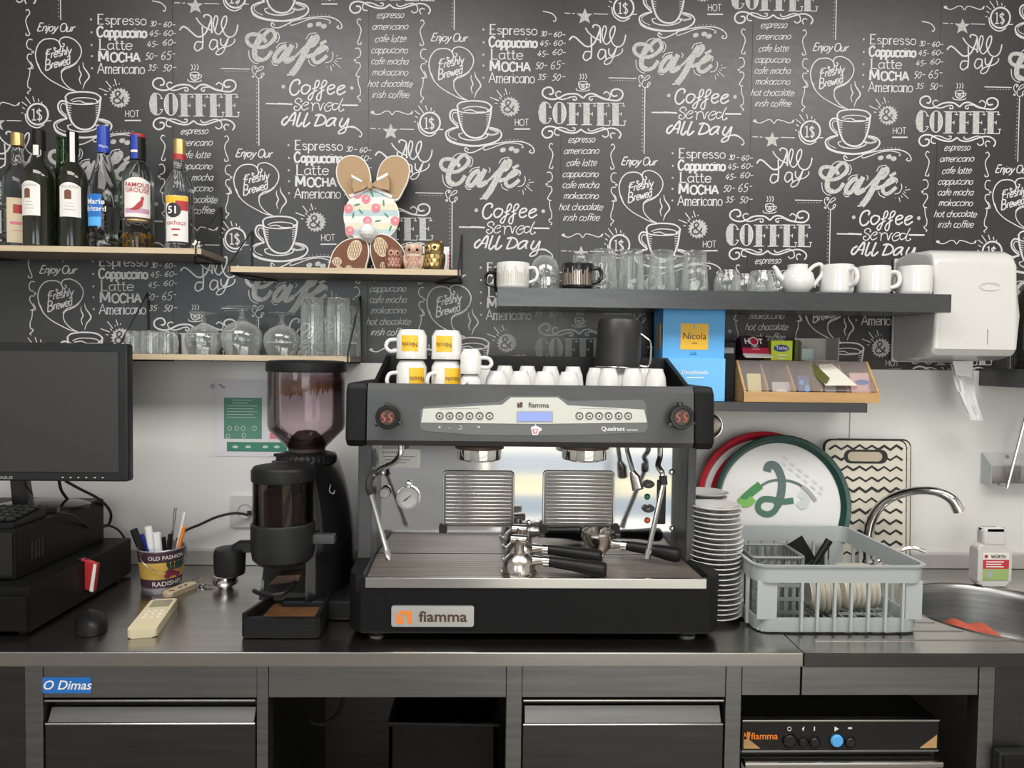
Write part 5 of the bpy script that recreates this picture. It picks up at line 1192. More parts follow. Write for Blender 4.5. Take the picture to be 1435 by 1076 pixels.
c = P(1389, 401, YD); obj('logo_oval', tube([(c.x + .026 * math.cos(t), YD + .0035, c.z + .010 * math.sin(t)) for t in [2 * math.pi * i / 32 for i in range(32)]], .0008, 5, closed=True), 'white_plastic', cv)
c = P(1384, 472, YD); obj('level_slot', box(c.x - .0012, c.x + .0012, YD - .0006, YD + .004, c.z - .019, c.z + .019), 'ink_grey', cv)
pa = wthing('paper_towel', 'white paper towel hanging out below the dispenser', 'paper towel', tuple(P(1345, 512, YW - .12)))
Y = YW - .115; V, F = [], []
rows = [(1333, 1362, 512), (1336, 1366, 530), (1342, 1366, 548), (1350, 1370, 566), (1357, 1375, 580), (1360, 1378, 588)]
for j, (a, b, y_) in enumerate(rows):
    for i in range(9):
        u = i / 8; q = P(a + (b - a) * u, y_ + (2 if i % 2 else 0), Y + .010 * math.sin(u * 9 + j) + .02 * u)
        V.append(tuple(q))
for j in range(len(rows) - 1):
    for i in range(8): F.append((j * 9 + i, j * 9 + i + 1, (j + 1) * 9 + i + 1, (j + 1) * 9 + i))
def solid(vf, th):
    n = len(vf[0]); V = [tuple(v) for v in vf[0]] + [(v[0], v[1] + th, v[2]) for v in vf[0]]
    ed = {}
    for f in vf[1]:
        for a, b in zip(f, f[1:] + f[:1]): ed[(a, b)] = 1
    side = [(a, b, b + n, a + n) for a, b in ed if (b, a) not in ed]
    return V, list(vf[1]) + [tuple(q + n for q in reversed(f)) for f in vf[1]] + side
obj('sheet', solid((V, F), .0008), 'tissue', pa)
obj('sheet_fold', solid(([tuple(P(*q)) for q in ((1335, 506, Y - .004), (1364, 506, Y - .004), (1362, 528, Y - .006), (1340, 526, Y - .010))], [(0, 1, 2, 3)]), .0008), 'tissue', pa)
# ---- dark bottle at the frame edge
c = P(1428, 516, YW - .10); c.x = max(c.x, XR + .015); db = thing('dark_bottle', 'dark bottle on the black shelf right of the towel dispenser', 'bottle', (c.x + .03, YW - .10, rz1 + .0004))
obj('bottle_glass', lathe([(0, .003), (.034, 0), (.038, .006), (.038, .17), (.034, .195), (.016, .225), (.014, .29), (0, .29)], 28), 'glass_dark', db)
obj('label', patch(.06, .05, .12, .0386, -110), M('navy', (.03, .04, .10), .4), db); obj('cap', lathe([(.0155, .262), (.016, .264), (.016, .293), (0, .295)], 20), 'chrome_worn', db)
# ---- decaf coffee box
Yn = YL + .012
n0, n1 = P(929, 436, Yn), P(1016, 560, Yn)
nb = wthing('coffee_box', 'tall bright blue decaf coffee box with a yellow logo square', 'box', ((n0.x + n1.x) / 2, Yn + .05, zl1))
zst = P(970, 502, Yn).z; zn1 = P(970, 434, Yn).z
obj('box_body', box(n0.x + .002, n1.x - .003, Yn + .004, Yn + .105, zl1 + .0004, zn1, .0012), 'blue_box', nb)
obj('tear_front', box(n0.x + .002, n1.x - .001, Yn, Yn + .005, zl1 + .0006, zst, .001), 'blue_box_light', nb)
y0, y1 = P(954, 453, Yn + .004), P(992, 490, Yn + .004)
sq = obj('logo_square', prism([(y0.x, y1.z), (y1.x, y1.z), (y1.x, y0.z), ((y0.x + y1.x) / 2 + .0015, y0.z), ((y0.x + y1.x) / 2 + .001, y0.z - .012), ((y0.x + y1.x) / 2 - .001, y0.z - .012), ((y0.x + y1.x) / 2 - .0015, y0.z), (y0.x, y0.z)], Yn + .0030, Yn + .0041, 'xz'), 'yellow', nb)
text('Nicola', .0235, 'brown_ink', sq, ((y0.x + y1.x) / 2, Yn + .0026, y1.z + .026), sx=.98, bold=.006); text('caffés', .007, 'brown_ink', sq, ((y0.x + y1.x) / 2, Yn + .0026, y1.z + .014))
text('Descafeinado', .0145, 'ink_white', nb, (P(974, 524, Yn).x, Yn - .0004, P(974, 524, Yn).z), sx=.86)
c = P(974, 529, Yn); obj('printed_line', box(c.x - .022, c.x + .022, Yn - .0006, Yn, c.z - .0012, c.z + .0012), 'ink_white', nb)
zz = P(972, 497, Yn); obj('monogram', [box(zz.x - .009, zz.x + .009, Yn + .003, Yn + .0041, zz.z, zz.z + .0015)] + [prism([(zz.x + k * .005, zz.z + .002), (zz.x + k * .005 + .003, zz.z + .002), (zz.x + k * .004, zz.z + .008)], Yn + .003, Yn + .0041, 'xz') for k in (-1, 0, 1)], 'blue_label', nb)
obj('side_logo', box(n0.x + .0012, n0.x + .0021, Yn + .03, Yn + .075, y1.z, y0.z), 'gold', nb)
# ---- tea chest: bamboo box with clear front and compartments
Yt = YL + .006
t0, t1 = P(1043, 512, Yt), P(1232, 560, Yt)
tb_ = wthing('tea_box', 'bamboo tea chest with a clear front and compartments', 'tea box', ((t0.x + t1.x) / 2, Yt + .07, zl1))
ztp = P(1050, 510, Yt + .05).z; zb_ = zl1 + .0004; zfr = P(1100, 549, Yt).z; X0_, X1_ = t0.x, t1.x
def side(x): return prism([(Yt, zb_), (Yt + .15, zb_), (Yt + .15, ztp + .01), (Yt + .06, ztp + .01), (Yt, zfr + .004)], x, x + .006, 'yz')
obj('side_wall', side(X0_), 'bamboo', tb_); obj('side_wall', side(X1_ - .006), 'bamboo', tb_)
obj('front_board', box(X0_, X1_, Yt - .002, Yt + .006, zb_, zfr, .001), 'bamboo', tb_); obj('bottom_board', box(X0_ + .006, X1_ - .006, Yt + .006, Yt + .144, zb_, zb_ + .005), 'bamboo', tb_)
obj('back_board', box(X0_ + .006, X1_ - .006, Yt + .144, Yt + .15, zb_, ztp + .01), 'dark_wood', tb_)
for px_ in (1078, 1116, 1154, 1191):
    x = P(px_, 540, Yt).x; obj('divider', prism([(Yt + .008, zb_ + .005), (Yt + .144, zb_ + .005), (Yt + .144, ztp), (Yt + .062, ztp), (Yt + .008, zfr + .01)], x - .002, x + .002, 'yz'), 'bamboo', tb_)
obj('clear_lid', prism([(Yt + .0005, zfr + .003), (Yt + .06, ztp + .0095), (Yt + .062, ztp + .0095), (Yt + .0025, zfr + .003)], X0_ + .007, X1_ - .007, 'yz'), 'lid_clear', tb_)
def sachet(label, pxa, pxb, pya, pyb, m, deco):
    q0, q1 = P(pxa, pya, Yt + .03), P(pxb, pyb, Yt + .03)
    t = thing('tea_sachet', label, 'tea bag', ((q0.x + q1.x) / 2, Yt + .024, zb_ + .0065), 0, 'tea sachets in the bamboo chest')
    w_, h_ = q1.x - q0.x, q0.z - zb_ - .006
    lean = R(-16)
    obj('packet', xf(box(-w_ / 2, w_ / 2, 0, .006, 0, h_, .002), (0, 0, 0), (lean, 0, 0)), m, t)
    for (a, b, c_, d, mm) in deco: obj('printed_patch', xf(prism(ell((a + c_) / 2 * w_ - w_ / 2, (b + d) / 2 * h_, (c_ - a) / 2 * w_, (d - b) / 2 * h_, 14), -.0008, 0, 'xz'), (0, 0, 0), (lean, 0, 0)), mm, t)
    return t
M('pale_yellow', (.72, .68, .30), .5); M('pale_pink', (.72, .48, .48), .5); M('berry', (.05, .08, .25), .4); M('foil_grey', (.5, .52, .53), .4)
sachet('pale yellow tea sachet in the first compartment', 1049, 1068, 522, 552, 'pale_yellow', [(.2, .1, .8, .3, 'label_white')])
sachet('grey tea sachet in the second compartment', 1083, 1108, 534, 552, 'foil_grey', [(.2, .3, .8, .6, 'label_white')])
sachet('dark blue berry tea sachet in the third compartment', 1120, 1136, 525, 551, 'berry', [(.1, .6, .5, .8, 'blue_box'), (.5, .3, .95, .6, 'blue_box'), (.2, .1, .6, .3, 'foil_grey')])
sachet('plain white tea sachet in the fourth compartment', 1157, 1172, 536, 552, 'white_paper', [(.2, .2, .8, .4, 'pale_pink')])
sachet('pink tea sachet with a blue oval logo in the last compartment', 1194, 1226, 521, 553, 'pale_pink', [(.2, .55, .8, .75, 'blue_label'), (.05, .4, .3, .7, 'pink'), (.72, .35, .95, .7, 'pink'), (.2, .1, .8, .2, 'label_white')])
# ---- boxes lying on the chest
zl_ = ztp + .0105
def P2(a, b, Y=None): return P(1000 + a / 5.519, 440 + b / 5.519, Yt + .07 if Y is None else Y)
hb_ = wthing('tea_carton', 'tilted black and red hot tea carton on the bamboo chest', 'box', (P2(345, 300).x, Yt + .09, zl_))
q = [P2(215, 190), P2(440, 190), P2(488, 345), P2(262, 335)]
xw = (q[1] - q[0]).x; hh = q[0].z - q[3].z; cx0 = (q[0].x + q[1].x) / 2
mtx = Matrix.Translation((cx0 + .004, Yt + .075, zl_ + .017)) @ Euler((R(-24), R(0), R(10))).to_matrix().to_4x4()
def hot(vf): return [mtx @ Vector(v) for v in vf[0]], vf[1]
obj('carton', hot(box(-xw / 2, xw / 2, 0, .055, 0, hh + .002, .001)), M('carton_black', (.035, .014, .024), .45), hb_)
obj('carton_band', hot(box(-xw / 2, xw / 2, -.0008, .0, 0, hh * .34)), M('carton_red', (.60, .03, .08), .45), hb_)
obj('carton_flap', hot(prism([(0, 0), (-.010, -.014), (-.008, -.0155), (.003, -.002)], -xw / 2, xw / 2, 'yz')), 'white_paper', hb_)
obj('logo_disc', hot(prism(ell(-.001, hh * .72, hh * .24, hh * .24, 20), -.0012, 0, 'xz')), M('carton_disc', (.55, .02, .06), .4), hb_)
for s, dx in (('H', -.0205), ('T', .0185)): obj('lettering', hot(([(x + dx, -.0016, z_ + hh * .57) for x, y, z_ in textvf(s, .021, .03, 1.0)[0]], textvf(s, .021, .03, 1.0)[1])), 'ink_white', hb_, smooth=False)
obj('lettering_ring', hot(tube([(-.001 + hh * .24 * math.cos(t), -.0016, hh * .72 + hh * .24 * math.sin(t)) for t in [2 * math.pi * i / 24 for i in range(24)]], .0013, 5, closed=True)), 'ink_white', hb_)
for s, sz, zz_, xx in (('Lógico', .0080, hh * .37, .0), ('INFUSÃO', .0055, hh * .21, .0)): obj('lettering', hot(([(x + xx, -.0016, z_ + zz_) for x, y, z_ in textvf(s, sz, 0, 1.0, 'CENTER', .2)[0]], textvf(s, sz, 0, 1.0, 'CENTER', .2)[1])), 'ink_white', hb_, smooth=False)
q0, q1 = P(1083, 477, Yt + .10), P(1110, 513, Yt + .10)
tl = wthing('tea_carton', 'lime green tea carton with a blue logo on the bamboo chest', 'box', ((q0.x + q1.x) / 2, Yt + .11, zl_))
obj('carton', box(q0.x - .004, q1.x, Yt + .10, Yt + .149, zl_, q0.z, .001), 'lime', tl)
lc = P(1096, 488, Yt + .10); lg = obj('logo_shape', prism(ell(lc.x - .002, lc.z, .021, .0095, 24), Yt + .0992, Yt + .1002, 'xz'), M('tetley_blue', (.02, .05, .28), .4), tl)
text('Tetley', .0125, 'ink_white', lg, (lc.x - .001, Yt + .0988, lc.z - .003), bold=.01)
for k in range(2): obj('printed_line', box(lc.x - .010, lc.x + .014 - .006 * k, Yt + .0992, Yt + .1002, lc.z - .020 - k * .008, lc.z - .0165 - k * .008), 'ink_white', tl)
oc = wthing('open_carton', 'open grey cardboard carton with a torn flap on the bamboo chest', 'box', (P(1145, 500, Yt + .1).x, Yt + .1, zl_))
q0, q1 = P(1124, 473, Yt + .10), P(1169, 512, Yt + .10)
M('card_grey', (.48, .46, .41), .8); M('olive', (.09, .10, .02), .5)
Xa, Xb, zc1 = q0.x, q1.x, q0.z
obj('carton_wall', [box(Xa, Xb, Yt + .147, Yt + .149, zl_, zc1), box(Xb - .0015, Xb, Yt + .075, Yt + .148, zl_, zc1), box(Xa, Xa + .0015, Yt + .10, Yt + .148, zl_, zc1 - .01), box(Xa, Xb, Yt + .08, Yt + .148, zl_, zl_ + .0015)], 'card_grey', oc)
obj('outer_print', box(Xa - .014, Xa - .0005, Yt + .11, Yt + .148, zl_, zc1 - .006, .002), 'olive', oc)
fl = [P2(800, 390), P2(905, 385), P2(998, 548), P2(760, 548)]
V = [(v.x, y_, v.z) for v, y_ in zip(fl, (Yt + .060, Yt + .060, Yt - .006, Yt - .006))]
V[2] = (V[2][0], V[2][1], P(1180, 540, Yt - .006).z); V[3] = (V[3][0], V[3][1], P(1138, 540, Yt - .006).z)
obj('torn_flap', solid((V, [(0, 1, 2, 3)]), .0015), M('card_cream', (.68, .66, .58), .8), oc)
fl = [P2(700, 400), P2(748, 360), P2(805, 490), P2(762, 548)]
obj('side_flap', solid(([(v.x, y_, v.z) for v, y_ in zip(fl, (Yt + .062, Yt + .064, Yt + .002, Yt - .004))], [(0, 1, 2, 3)]), .0015), 'olive', oc)
mk_tag = [xf(box(-.010, .010, -.001, .001, 0, .030), (Xa + .012 + k * .007, Yt + .105 + k * .006, zl_ + .002), (R(-8), 0, 0)) for k in range(4)]
for k, v in enumerate(mk_tag): obj('tea_envelope', v, M('envelope_teal', (.45, .55, .53), .7), oc)
bc = P(1018, 500, Yt + .12)
bx2 = wthing('dark_carton', 'dark carton lying between the blue coffee box and tea chest', 'box', (bc.x, Yt + .1, zl1))
obj('carton', box(n1.x + .004, X0_ - .002, Yt + .06, Yt + .15, zl1 + .0005, P(1025, 480, Yt + .1).z, .0015), 'black_plastic', bx2)
obj('printed_panel', box(n1.x + .008, X0_ - .007, Yt + .0592, Yt + .0600, P(1025, 495, Yt + .06).z, P(1025, 487, Yt + .06).z), 'ink_grey', bx2)
# ---- saucers
sau = mk('saucer', 'saucer', lambda: [('dish', lathe([(0, .002), (.020, .002), (.023, 0), (.026, .002), (.044, .008), (.056, .0125), (.0565, .014), (.055, .0145), (.042, .0105), (.026, .005), (.022, .0045), (0, .0045)], 36), 'ceramic'), ('well_ring', lathe([(.018, .0045), (.0195, .0054), (.021, .0047)], 28), 'ceramic')])
cS = Vector((.502, 1.535, ZT)); zS = ZT + .0003
ORD = 'topmost second third fourth fifth sixth seventh eighth ninth tenth eleventh twelfth thirteenth fourteenth fifteenth sixteenth seventeenth eighteenth nineteenth twentieth twenty-first twenty-second twenty-third twenty-fourth'.split()
nS = 23; topz = P(1012, 706, cS.y + .03).z; st_ = (topz - zS - .0145) / (nS - 1)
rs_ = random.Random(9)
for k in range(nS):
    big_ = 1.0 if k > 15 else 1.05
    place('sau', sau, (cS.x + .0025 * math.sin(k * .5) + rs_.uniform(-.002, .002), cS.y + .03 + rs_.uniform(-.002, .002), zS + k * st_), k, ('topmost' if k == nS - 1 else ORD[nS - 1 - k] + ' from the top') .join(('', ' white saucer of the tall stack beside the dish rack')) if k == nS - 1 else ORD[nS - 1 - k] + ' saucer from the top of the tall stack beside the dish rack', 'tall stack of white saucers', sc=big_)
c = P(986, 700, cS.y + .155); n2 = 24; t2 = P(983, 688, cS.y + .155).z; st2 = (t2 - zS - .0145) / (n2 - 1)
for k in range(n2): place('sau', sau, (c.x + rs_.uniform(-.002, .002), cS.y + .155, zS + k * st2), k, 'topmost saucer of the stack behind, against the coffee machine' if k == n2 - 1 else ORD[n2 - 1 - k] + ' saucer from the top of the stack behind, against the machine', 'rear stack of white saucers')
# ---- round trays leaning on the wall
def Z6(a, b): return 950 + a / 3.472, 590 + b / 3.472
def tray(label, cpx, cpy, rpx, yb, rimm, facem, rings):
    Yc = yb; r_ = rpx * Yc / 1000; ctr = P(cpx, cpy, Yc)
    lean = math.asin(min(.5, .055 / (2 * r_)))
    zb = ZT + .0005
    t = thing('round_tray', label, 'tray', (ctr.x, YW - .012 - 2 * r_ * math.sin(lean) - .016, zb + .009), 0, None)
    mx = Euler((R(90) - lean, 0, 0)).to_matrix().to_4x4()
    def put(vf): return [mx @ Vector((v[0], v[1] + r_, v[2])) for v in vf[0]], vf[1]
    obj('tray_rim', put(lathe([(r_ - .022, .004), (r_ - .012, .018), (r_ - .003, .021), (r_, .018), (r_ - .006, .008), (r_ - .02, 0), (r_ - .022, 0)], 64)), rimm, t)
    obj('tray_face', put(lathe([(0, .002), (r_ - .021, .002), (r_ - .021, 0), (0, 0)], 64)), facem, t)
    for a, b, mm in rings: obj('printed_ring', put(lathe([(r_ * a, .0035), (r_ * a, .0038), (r_ * b, .0038), (r_ * b, .0035)], 64)), mm, t)
    return t, put, r_
M('tray_white', (.74, .74, .73), .22, coat=.4); M('tray_red', (.52, .02, .04), .3)
tray('round tray with red and white rings, behind the green-rimmed tray', 1066, 708, 97, 1.935, MATS['tray_red'], MATS['tray_red'], [(.80, .885, 'tray_white')])
gt, put, r_ = tray('round white tray with dark green rim and a green ribbon print', 1089, 711, 97, 1.905, 'green_dark', MATS['tray_white'], [])
gt.location.y -= .030
def tp2(t): return [((a - 482) / 337 * r_, -(b - 422) / 337 * r_) for a, b in nums(t)]
def tribbon(t, wd, m, nm, z_=.0036):
    v, f = ribbon(tp2(t), wd, 6); obj(nm, put(([(x, q, z_ - y) for x, y, q in v], f)), m, gt)
M('ribbon_green', (.07, .17, .11), .4); M('ribbon_teal', (.10, .15, .15), .4)
tribbon('418,265 430,235 465,240 488,290 490,340 478,400 462,430', .022, MATS['ribbon_teal'], 'ribbon_print', .0036)
tribbon('545,405 490,410 440,400 395,400 370,425 375,455 410,472 445,460 465,430', .016, MATS['ribbon_green'], 'ribbon_print', .0041)
tribbon('280,420 310,390 345,360 385,330', .022, 'green', 'bottle_print', .0036); tribbon('270,412 300,420 325,415 345,395', .020, M('leaf_bright', (.20, .48, .10), .4), 'bottle_print', .0047)
tribbon('385,335 430,312 480,305 540,312 590,335 640,385', .006, MATS['ribbon_teal'], 'branch_print', .0046)
tribbon('590,335 620,360 655,405', .010, 'ink_grey', 'branch_print', .0049)
tribbon('575,370 610,395 590,430 570,410', .02, M('tag_grey', (.55, .60, .57), .5), 'tag_print', .0036)
for k in range(2):
    for j, wd in enumerate((16, 13, 15, 12, 14, 10)):
        x0_ = 500 + j * 36 - k * 8; y0_ = 190 + j * 29 + k * 26
        tribbon('%d,%d %d,%d' % (x0_, y0_, x0_ + wd * 1.5, y0_ + wd * 1.2), .007, M('faint_print', (.60, .60, .59), .4), 'faint_lettering', .0036)
# ---- chopping boards
def board(label, pxa, pxb, pya, ybase, dark, lean_top, th=.010):
    a, b = P(pxa, pya, YW - .03), P(pxb, pya, YW - .03); w_ = b.x - a.x; h_ = a.z - ZT
    t = thing('chopping_board', label, 'chopping board', ((a.x + b.x) / 2, ybase, ZT + .0005))
    L = R(-lean_top)
    bd_ = obj('board', xf(prism(rrect(-w_ / 2, w_ / 2, 0, h_, .018), 0, th, 'xz', .002), (0, 0, 0), (L, 0, 0)), 'ceramic_cream', t)
    obj('edge_band', xf(tube([(x, th / 2, z_) for x, z_ in rrect(-w_ / 2, w_ / 2, 0, h_, .018)], .0048, 8, closed=True), (0, 0, 0), (L, 0, 0)), 'rubber', t)
    hz = h_ - .043
    hr_ = obj('handle_slot', xf(prism(rrect(-w_ * .27, w_ * .27, hz - .019, hz + .019, .018), -.0012, .0, 'xz'), (0, 0, 0), (L, 0, 0)), 'ink', t)
    obj('slot_opening', xf(prism(rrect(-w_ * .225, w_ * .20, hz - .013, hz + .013, .0125), -.002, -.0012, 'xz'), (0, 0, 0), (L, 0, 0)), M('slot_beige', (.50, .43, .32), .6), hr_)
    rc = random.Random(4)
    for k in range(11):
        z_ = h_ - .018 - k * .029
        if z_ < .02: break
        for sgm in range(3):
            n = 5; xs_ = -w_ / 2 + .010 + sgm * (w_ - .02) / 3
            if abs(z_ - hz) < .022 and sgm == 1: continue
            pts = [(xs_ + i * (w_ - .02) / 3 / (n - 1), z_ + (.0055 if (i + sgm * 4) % 2 else -.0055) + rc.uniform(-.001, .001)) for i in range(n)]
            v = ribbon(pts, rc.uniform(.0055, .0085), 0, y=-.0006)
            obj('zigzag', xf(v, (0, 0, 0), (L, 0, 0)), 'ink', t, smooth=False)
    return t
board('chopping board with black zigzag pattern seen edge-on behind another', 1168, 1277, 617, YW - .040, False, 2.2)
board('chopping board with black zigzag pattern and oval handle slot', 1152, 1264, 616, YW - .066, False, 2.6)
# ---- dish rack
def fl_(px_, py_, z_): return U(px_, py_, z_)
HR = .145
ra, rb2 = U(1072, 882), U(1297, 893)
bkL, bkR = U(1049, 734, ZT + HR), U(1192, 740, ZT + HR)
RX0, RX1, RY0, RY1 = ra.x, rb2.x, (ra.y + rb2.y) / 2, bkR.y
RX0 = .566; RY1 = min(RY1, 1.84)
dk = wthing('dish_rack', 'grey plastic dish drainer rack with slotted sides', 'dish rack', ((RX0 + RX1) / 2, (RY0 + RY1) / 2, ZT + .001))
zb = ZT + .003; th = .004; band = .038; low = .030; fl2 = .010
def ringp(z0_, z1_, ex0, ex1):
    o, i = [], []
    A = rrect(RX0 - ex0, RX1 + ex0, RY0 - ex0, RY1 + ex0, .03, 6); B = rrect(RX0 - ex1, RX1 + ex1, RY0 - ex1, RY1 + ex1, .03, 6)
    C = rrect(RX0 - ex0 + th, RX1 + ex0 - th, RY0 - ex0 + th, RY1 + ex0 - th, .027, 6); D = rrect(RX0 - ex1 + th, RX1 + ex1 - th, RY0 - ex1 + th, RY1 + ex1 - th, .027, 6)
    n = len(A); V = [(x, y, z0_) for x, y in A] + [(x, y, z1_) for x, y in B] + [(x, y, z1_) for x, y in D] + [(x, y, z0_) for x, y in C]
    return V, [(k * n + i, k * n + (i + 1) % n, ((k + 1) % 4) * n + (i + 1) % n, ((k + 1) % 4) * n + i) for k in range(4) for i in range(n)]
ex = lambda z_: .010 * (z_ - zb) / HR
obj('lower_band', ringp(zb, zb + low, ex(zb), ex(zb + low)), 'grey_plastic', dk)
ub = obj('upper_band', ringp(zb + HR - band, zb + HR, ex(zb + HR - band), ex(zb + HR)), 'grey_plastic', dk)
obj('rim_lip', ringp(zb + HR - .004, zb + HR, .013, .014), 'grey_plastic', ub)
obj('floor_grid', [box(RX0 + .004, RX1 - .004, RY0 + .01 + k * .03, RY0 + .014 + k * .03, zb, zb + .005) for k in range(int((RY1 - RY0) / .03))] + [box(RX0 + .01 + k * .03, RX0 + .014 + k * .03, RY0 + .004, RY1 - .004, zb, zb + .005) for k in range(int((RX1 - RX0) / .03))], 'grey_plastic', dk)
zlo, zhi = zb + low - .001, zb + HR - band + .001
def vbar(x, y, dx, dy):
    e0, e1 = ex(zlo), ex(zhi)
    return prism([(-.0028, zlo - low + .004), (.0028, zlo - low + .004), (.0028, zhi + .002), (-.0028, zhi + .002)], -.0015, .0055, 'xz') if dx == 0 else prism([(-.0028, zlo - low + .004), (.0028, zlo - low + .004), (.0028, zhi + .002), (-.0028, zhi + .002)], -.0015, .0055, 'yz')
vb, vs = mesh(vbar(0, 0, 0, 1), False), mesh(vbar(0, 0, 1, 0), False)
for px_ in (1122, 1144, 1168, 1191, 1215, 1239, 1263): link('bar', vb, 'grey_plastic', dk, (P(px_, 850, RY0).x, RY0 - .006, 0))
nb_ = 9
for k in range(nb_): link('bar', vb, 'grey_plastic', dk, (RX0 + .04 + k * (RX1 - RX0 - .08) / (nb_ - 1), RY1 + .0045, 0))
for k in range(8):
    for x in (RX0 - .008, RX1 + .003): link('bar', vs, 'grey_plastic', dk, (x, RY0 + .045 + k * (RY1 - RY0 - .09) / 7, 0))
for (xx, yy, w1, w2, h1, h2) in ((RX0 - .002, RY0 - .0025, .042, .042, 0, 0), (RX1 + .002 - .036, RY0 - .0025, .036, .03, 0, 0)):
    obj('corner_panel', box(xx, xx + w1, yy, yy + .004, zb + low - .002, zhi + .002), 'grey_plastic', dk)
for xx in (RX0 - .002, RX1 - .034): obj('corner_panel', box(xx, xx + .036, RY1 - .001, RY1 + .003, zb + low - .002, zhi + .002), 'grey_plastic', dk)
# cutlery basket inside
cb = wthing('cutlery_basket', 'dark grey cutlery basket inside the dish rack', 'basket', (RX0 + .07, RY0 + .14, zb))
a0_, a1_, b0_, b1_ = RX0 + .010, RX0 + .125, RY0 + .06, RY0 + .17
zc0, zc1_ = zb + .006, zb + HR - .004
obj('basket_rim', tube([(x, y, zc1_) for x, y in rrect(a0_, a1_, b0_, b1_, .012)], .004, 6, closed=True), 'grey_plastic_dark', cb)
obj('basket_floor', box(a0_, a1_, b0_, b1_, zc0, zc0 + .003), 'grey_plastic_dark', cb)
for k in range(7):
    x = a0_ + .004 + k * (a1_ - a0_ - .008) / 6
    for y in (b0_, b1_ - .003): obj('basket_slat', box(x - .004, x + .004, y, y + .003, zc0, zc1_), 'grey_plastic_dark', cb)
for k in range(6):
    y = b0_ + .008 + k * (b1_ - b0_ - .016) / 5
    for x in (a0_, a1_ - .003): obj('basket_slat', box(x, x + .003, y - .004, y + .004, zc0, zc1_), 'grey_plastic_dark', cb)
for k in range(4): obj('basket_band', box(a0_, a1_, b0_ - .001, b0_ + .002, zc0 + .01 + k * .03, zc0 + .018 + k * .03), 'grey_plastic_dark', cb)
# plates and tongs standing in the rack
pl_ = mk('small_plate', 'plate', lambda: [('dish', xf(lathe([(0, .002), (.028, .002), (.031, 0), (.034, .002), (.050, .009), (.0510, .0105), (.049, .0105), (.034, .005), (0, .0045)], 32), (0, 0, .051), (0, R(84), 0)), 'ceramic_cream'), ('foot_ring', xf(lathe([(.029, .0005), (.031, -.001), (.033, .0015)], 28), (0, 0, .051), (0, R(84), 0)), 'ceramic_cream')])
for k in range(5): place('pl', pl_, (RX0 + .150 + k * .0115, RY0 + .10, zb + .006), R(-4), ('first', 'second', 'third', 'fourth', 'fifth')[k] + ' upright cream saucer beside the cutlery basket in the rack', 'upright saucers by the basket')
for k in range(6): place('pl', pl_, (RX0 + .236 + k * .0115, RY0 + .13, zb + .006), R(6), ('first', 'second', 'third', 'fourth', 'fifth', 'sixth')[k] + ' saucer of the upright row away from the cutlery basket', 'upright saucers at the rack end')
sp = wthing('spatula', 'black spatula handle standing in the dish rack', 'spatula', (RX0 + .155, RY0 + .20, zb + .006))
s0, s1 = (RX0 + .165, RY0 + .205, zb + .008), tuple(P(1162, 757, RY0 + .225))
obj('handle', tube([s0, s1], [.006, .009], 10), 'black_plastic', sp)
obj('blade', xf(box(-.028, .028, -.0012, .0012, -.02, .045, .001), ((s0[0] + s1[0]) / 2 - .025, RY0 + .215, zb + .10), (0, R(-32), 0)), 'black_plastic', sp)
# ---- tap
f0 = U(1213, 792); tY = 1.868
tp_ = wthing('kitchen_tap', 'chrome swan-neck kitchen tap behind the dish rack', 'tap', (P(1217, 760, tY).x, tY, ZT))
tx = P(1217, 745, tY).x
pts = [(tx, tY, ZT + .03), tuple(P(1217, 745, tY)), tuple(P(1228, 716, tY - .01)), tuple(P(1248, 698, tY - .03)), tuple(P(1280, 688, tY - .07)), tuple(P(1312, 689, tY - .11)), tuple(P(1334, 700, tY - .13)), tuple(P(1344, 716, tY - .135))]
obj('neck', tube(pts, [.014, .014, .0125, .0115, .0108, .0112, .013, .0145], 14, 6), 'chrome', tp_)
obj('tap_base', xf(lathe([(0, 0), (.026, 0), (.027, .004), (.022, .012), (.021, .045), (.015, .052), (0, .054)], 28), (tx, tY, ZT - .0005)), 'chrome', tp_)
obj('lever', tube([(tx + .014, tY, ZT + .036), tuple(P(1270, 768, tY - .02)), tuple(P(1296, 772, tY - .03))], [.006, .005, .006], 10, 4), 'chrome', tp_)
# ---- hand cleaner bottle
sb = U(1393, 822); kW = sb.y / 1000
wt = wthing('cleaner_bottle', 'white hand cleaner bottle with a red and green label on the sink edge', 'bottle', (sb.x, sb.y + .018, ZT))
zA = P(1393, 763, sb.y).z; zB = P(1393, 744, sb.y).z; hw = 25 * kW
def slab(z0_, z1_, hw_, d_, r2): return prism(rrect(sb.x - hw_, sb.x + hw_, sb.y, sb.y + d_, r2), z0_, z1_, 'xy', .006)
bb2 = obj('bottle_body', prism(rrect(sb.x - hw, sb.x + hw, ZT + .001, zA, .014), sb.y, sb.y + .034, 'xz', .007), 'white_plastic', wt)
obj('cap', slab(zA - .001, zB, hw * .72, .032, .010), 'white_plastic', wt); obj('flip_lid', slab(zB - .001, zB + .004, hw * .70, .030, .010), 'tissue', wt)
ly0, ly1 = P(1378, 775, sb.y - .001), P(1413, 813, sb.y - .001)
lh_ = ly0.z - ly1.z; yq = sb.y
lb = obj('label', box(ly0.x, ly1.x, yq - .0010, yq, ly1.z, ly0.z), 'label_white', wt)
obj('label_band', box(ly0.x, ly1.x, yq - .0014, yq - .001, ly1.z + lh_ * .42, ly1.z + lh_ * .76), M('label_red', (.55, .04, .05), .4), lb)
obj('label_base', box(ly0.x, ly1.x, yq - .0014, yq - .001, ly1.z, ly1.z + lh_ * .42), M('label_green', (.35, .48, .18), .4), lb)
obj('label_drop', prism(ell(ly0.x + .018, ly1.z + lh_ * .22, .008, .009, 14), yq - .0018, yq - .0014, 'xz'), 'grey_plastic', lb)
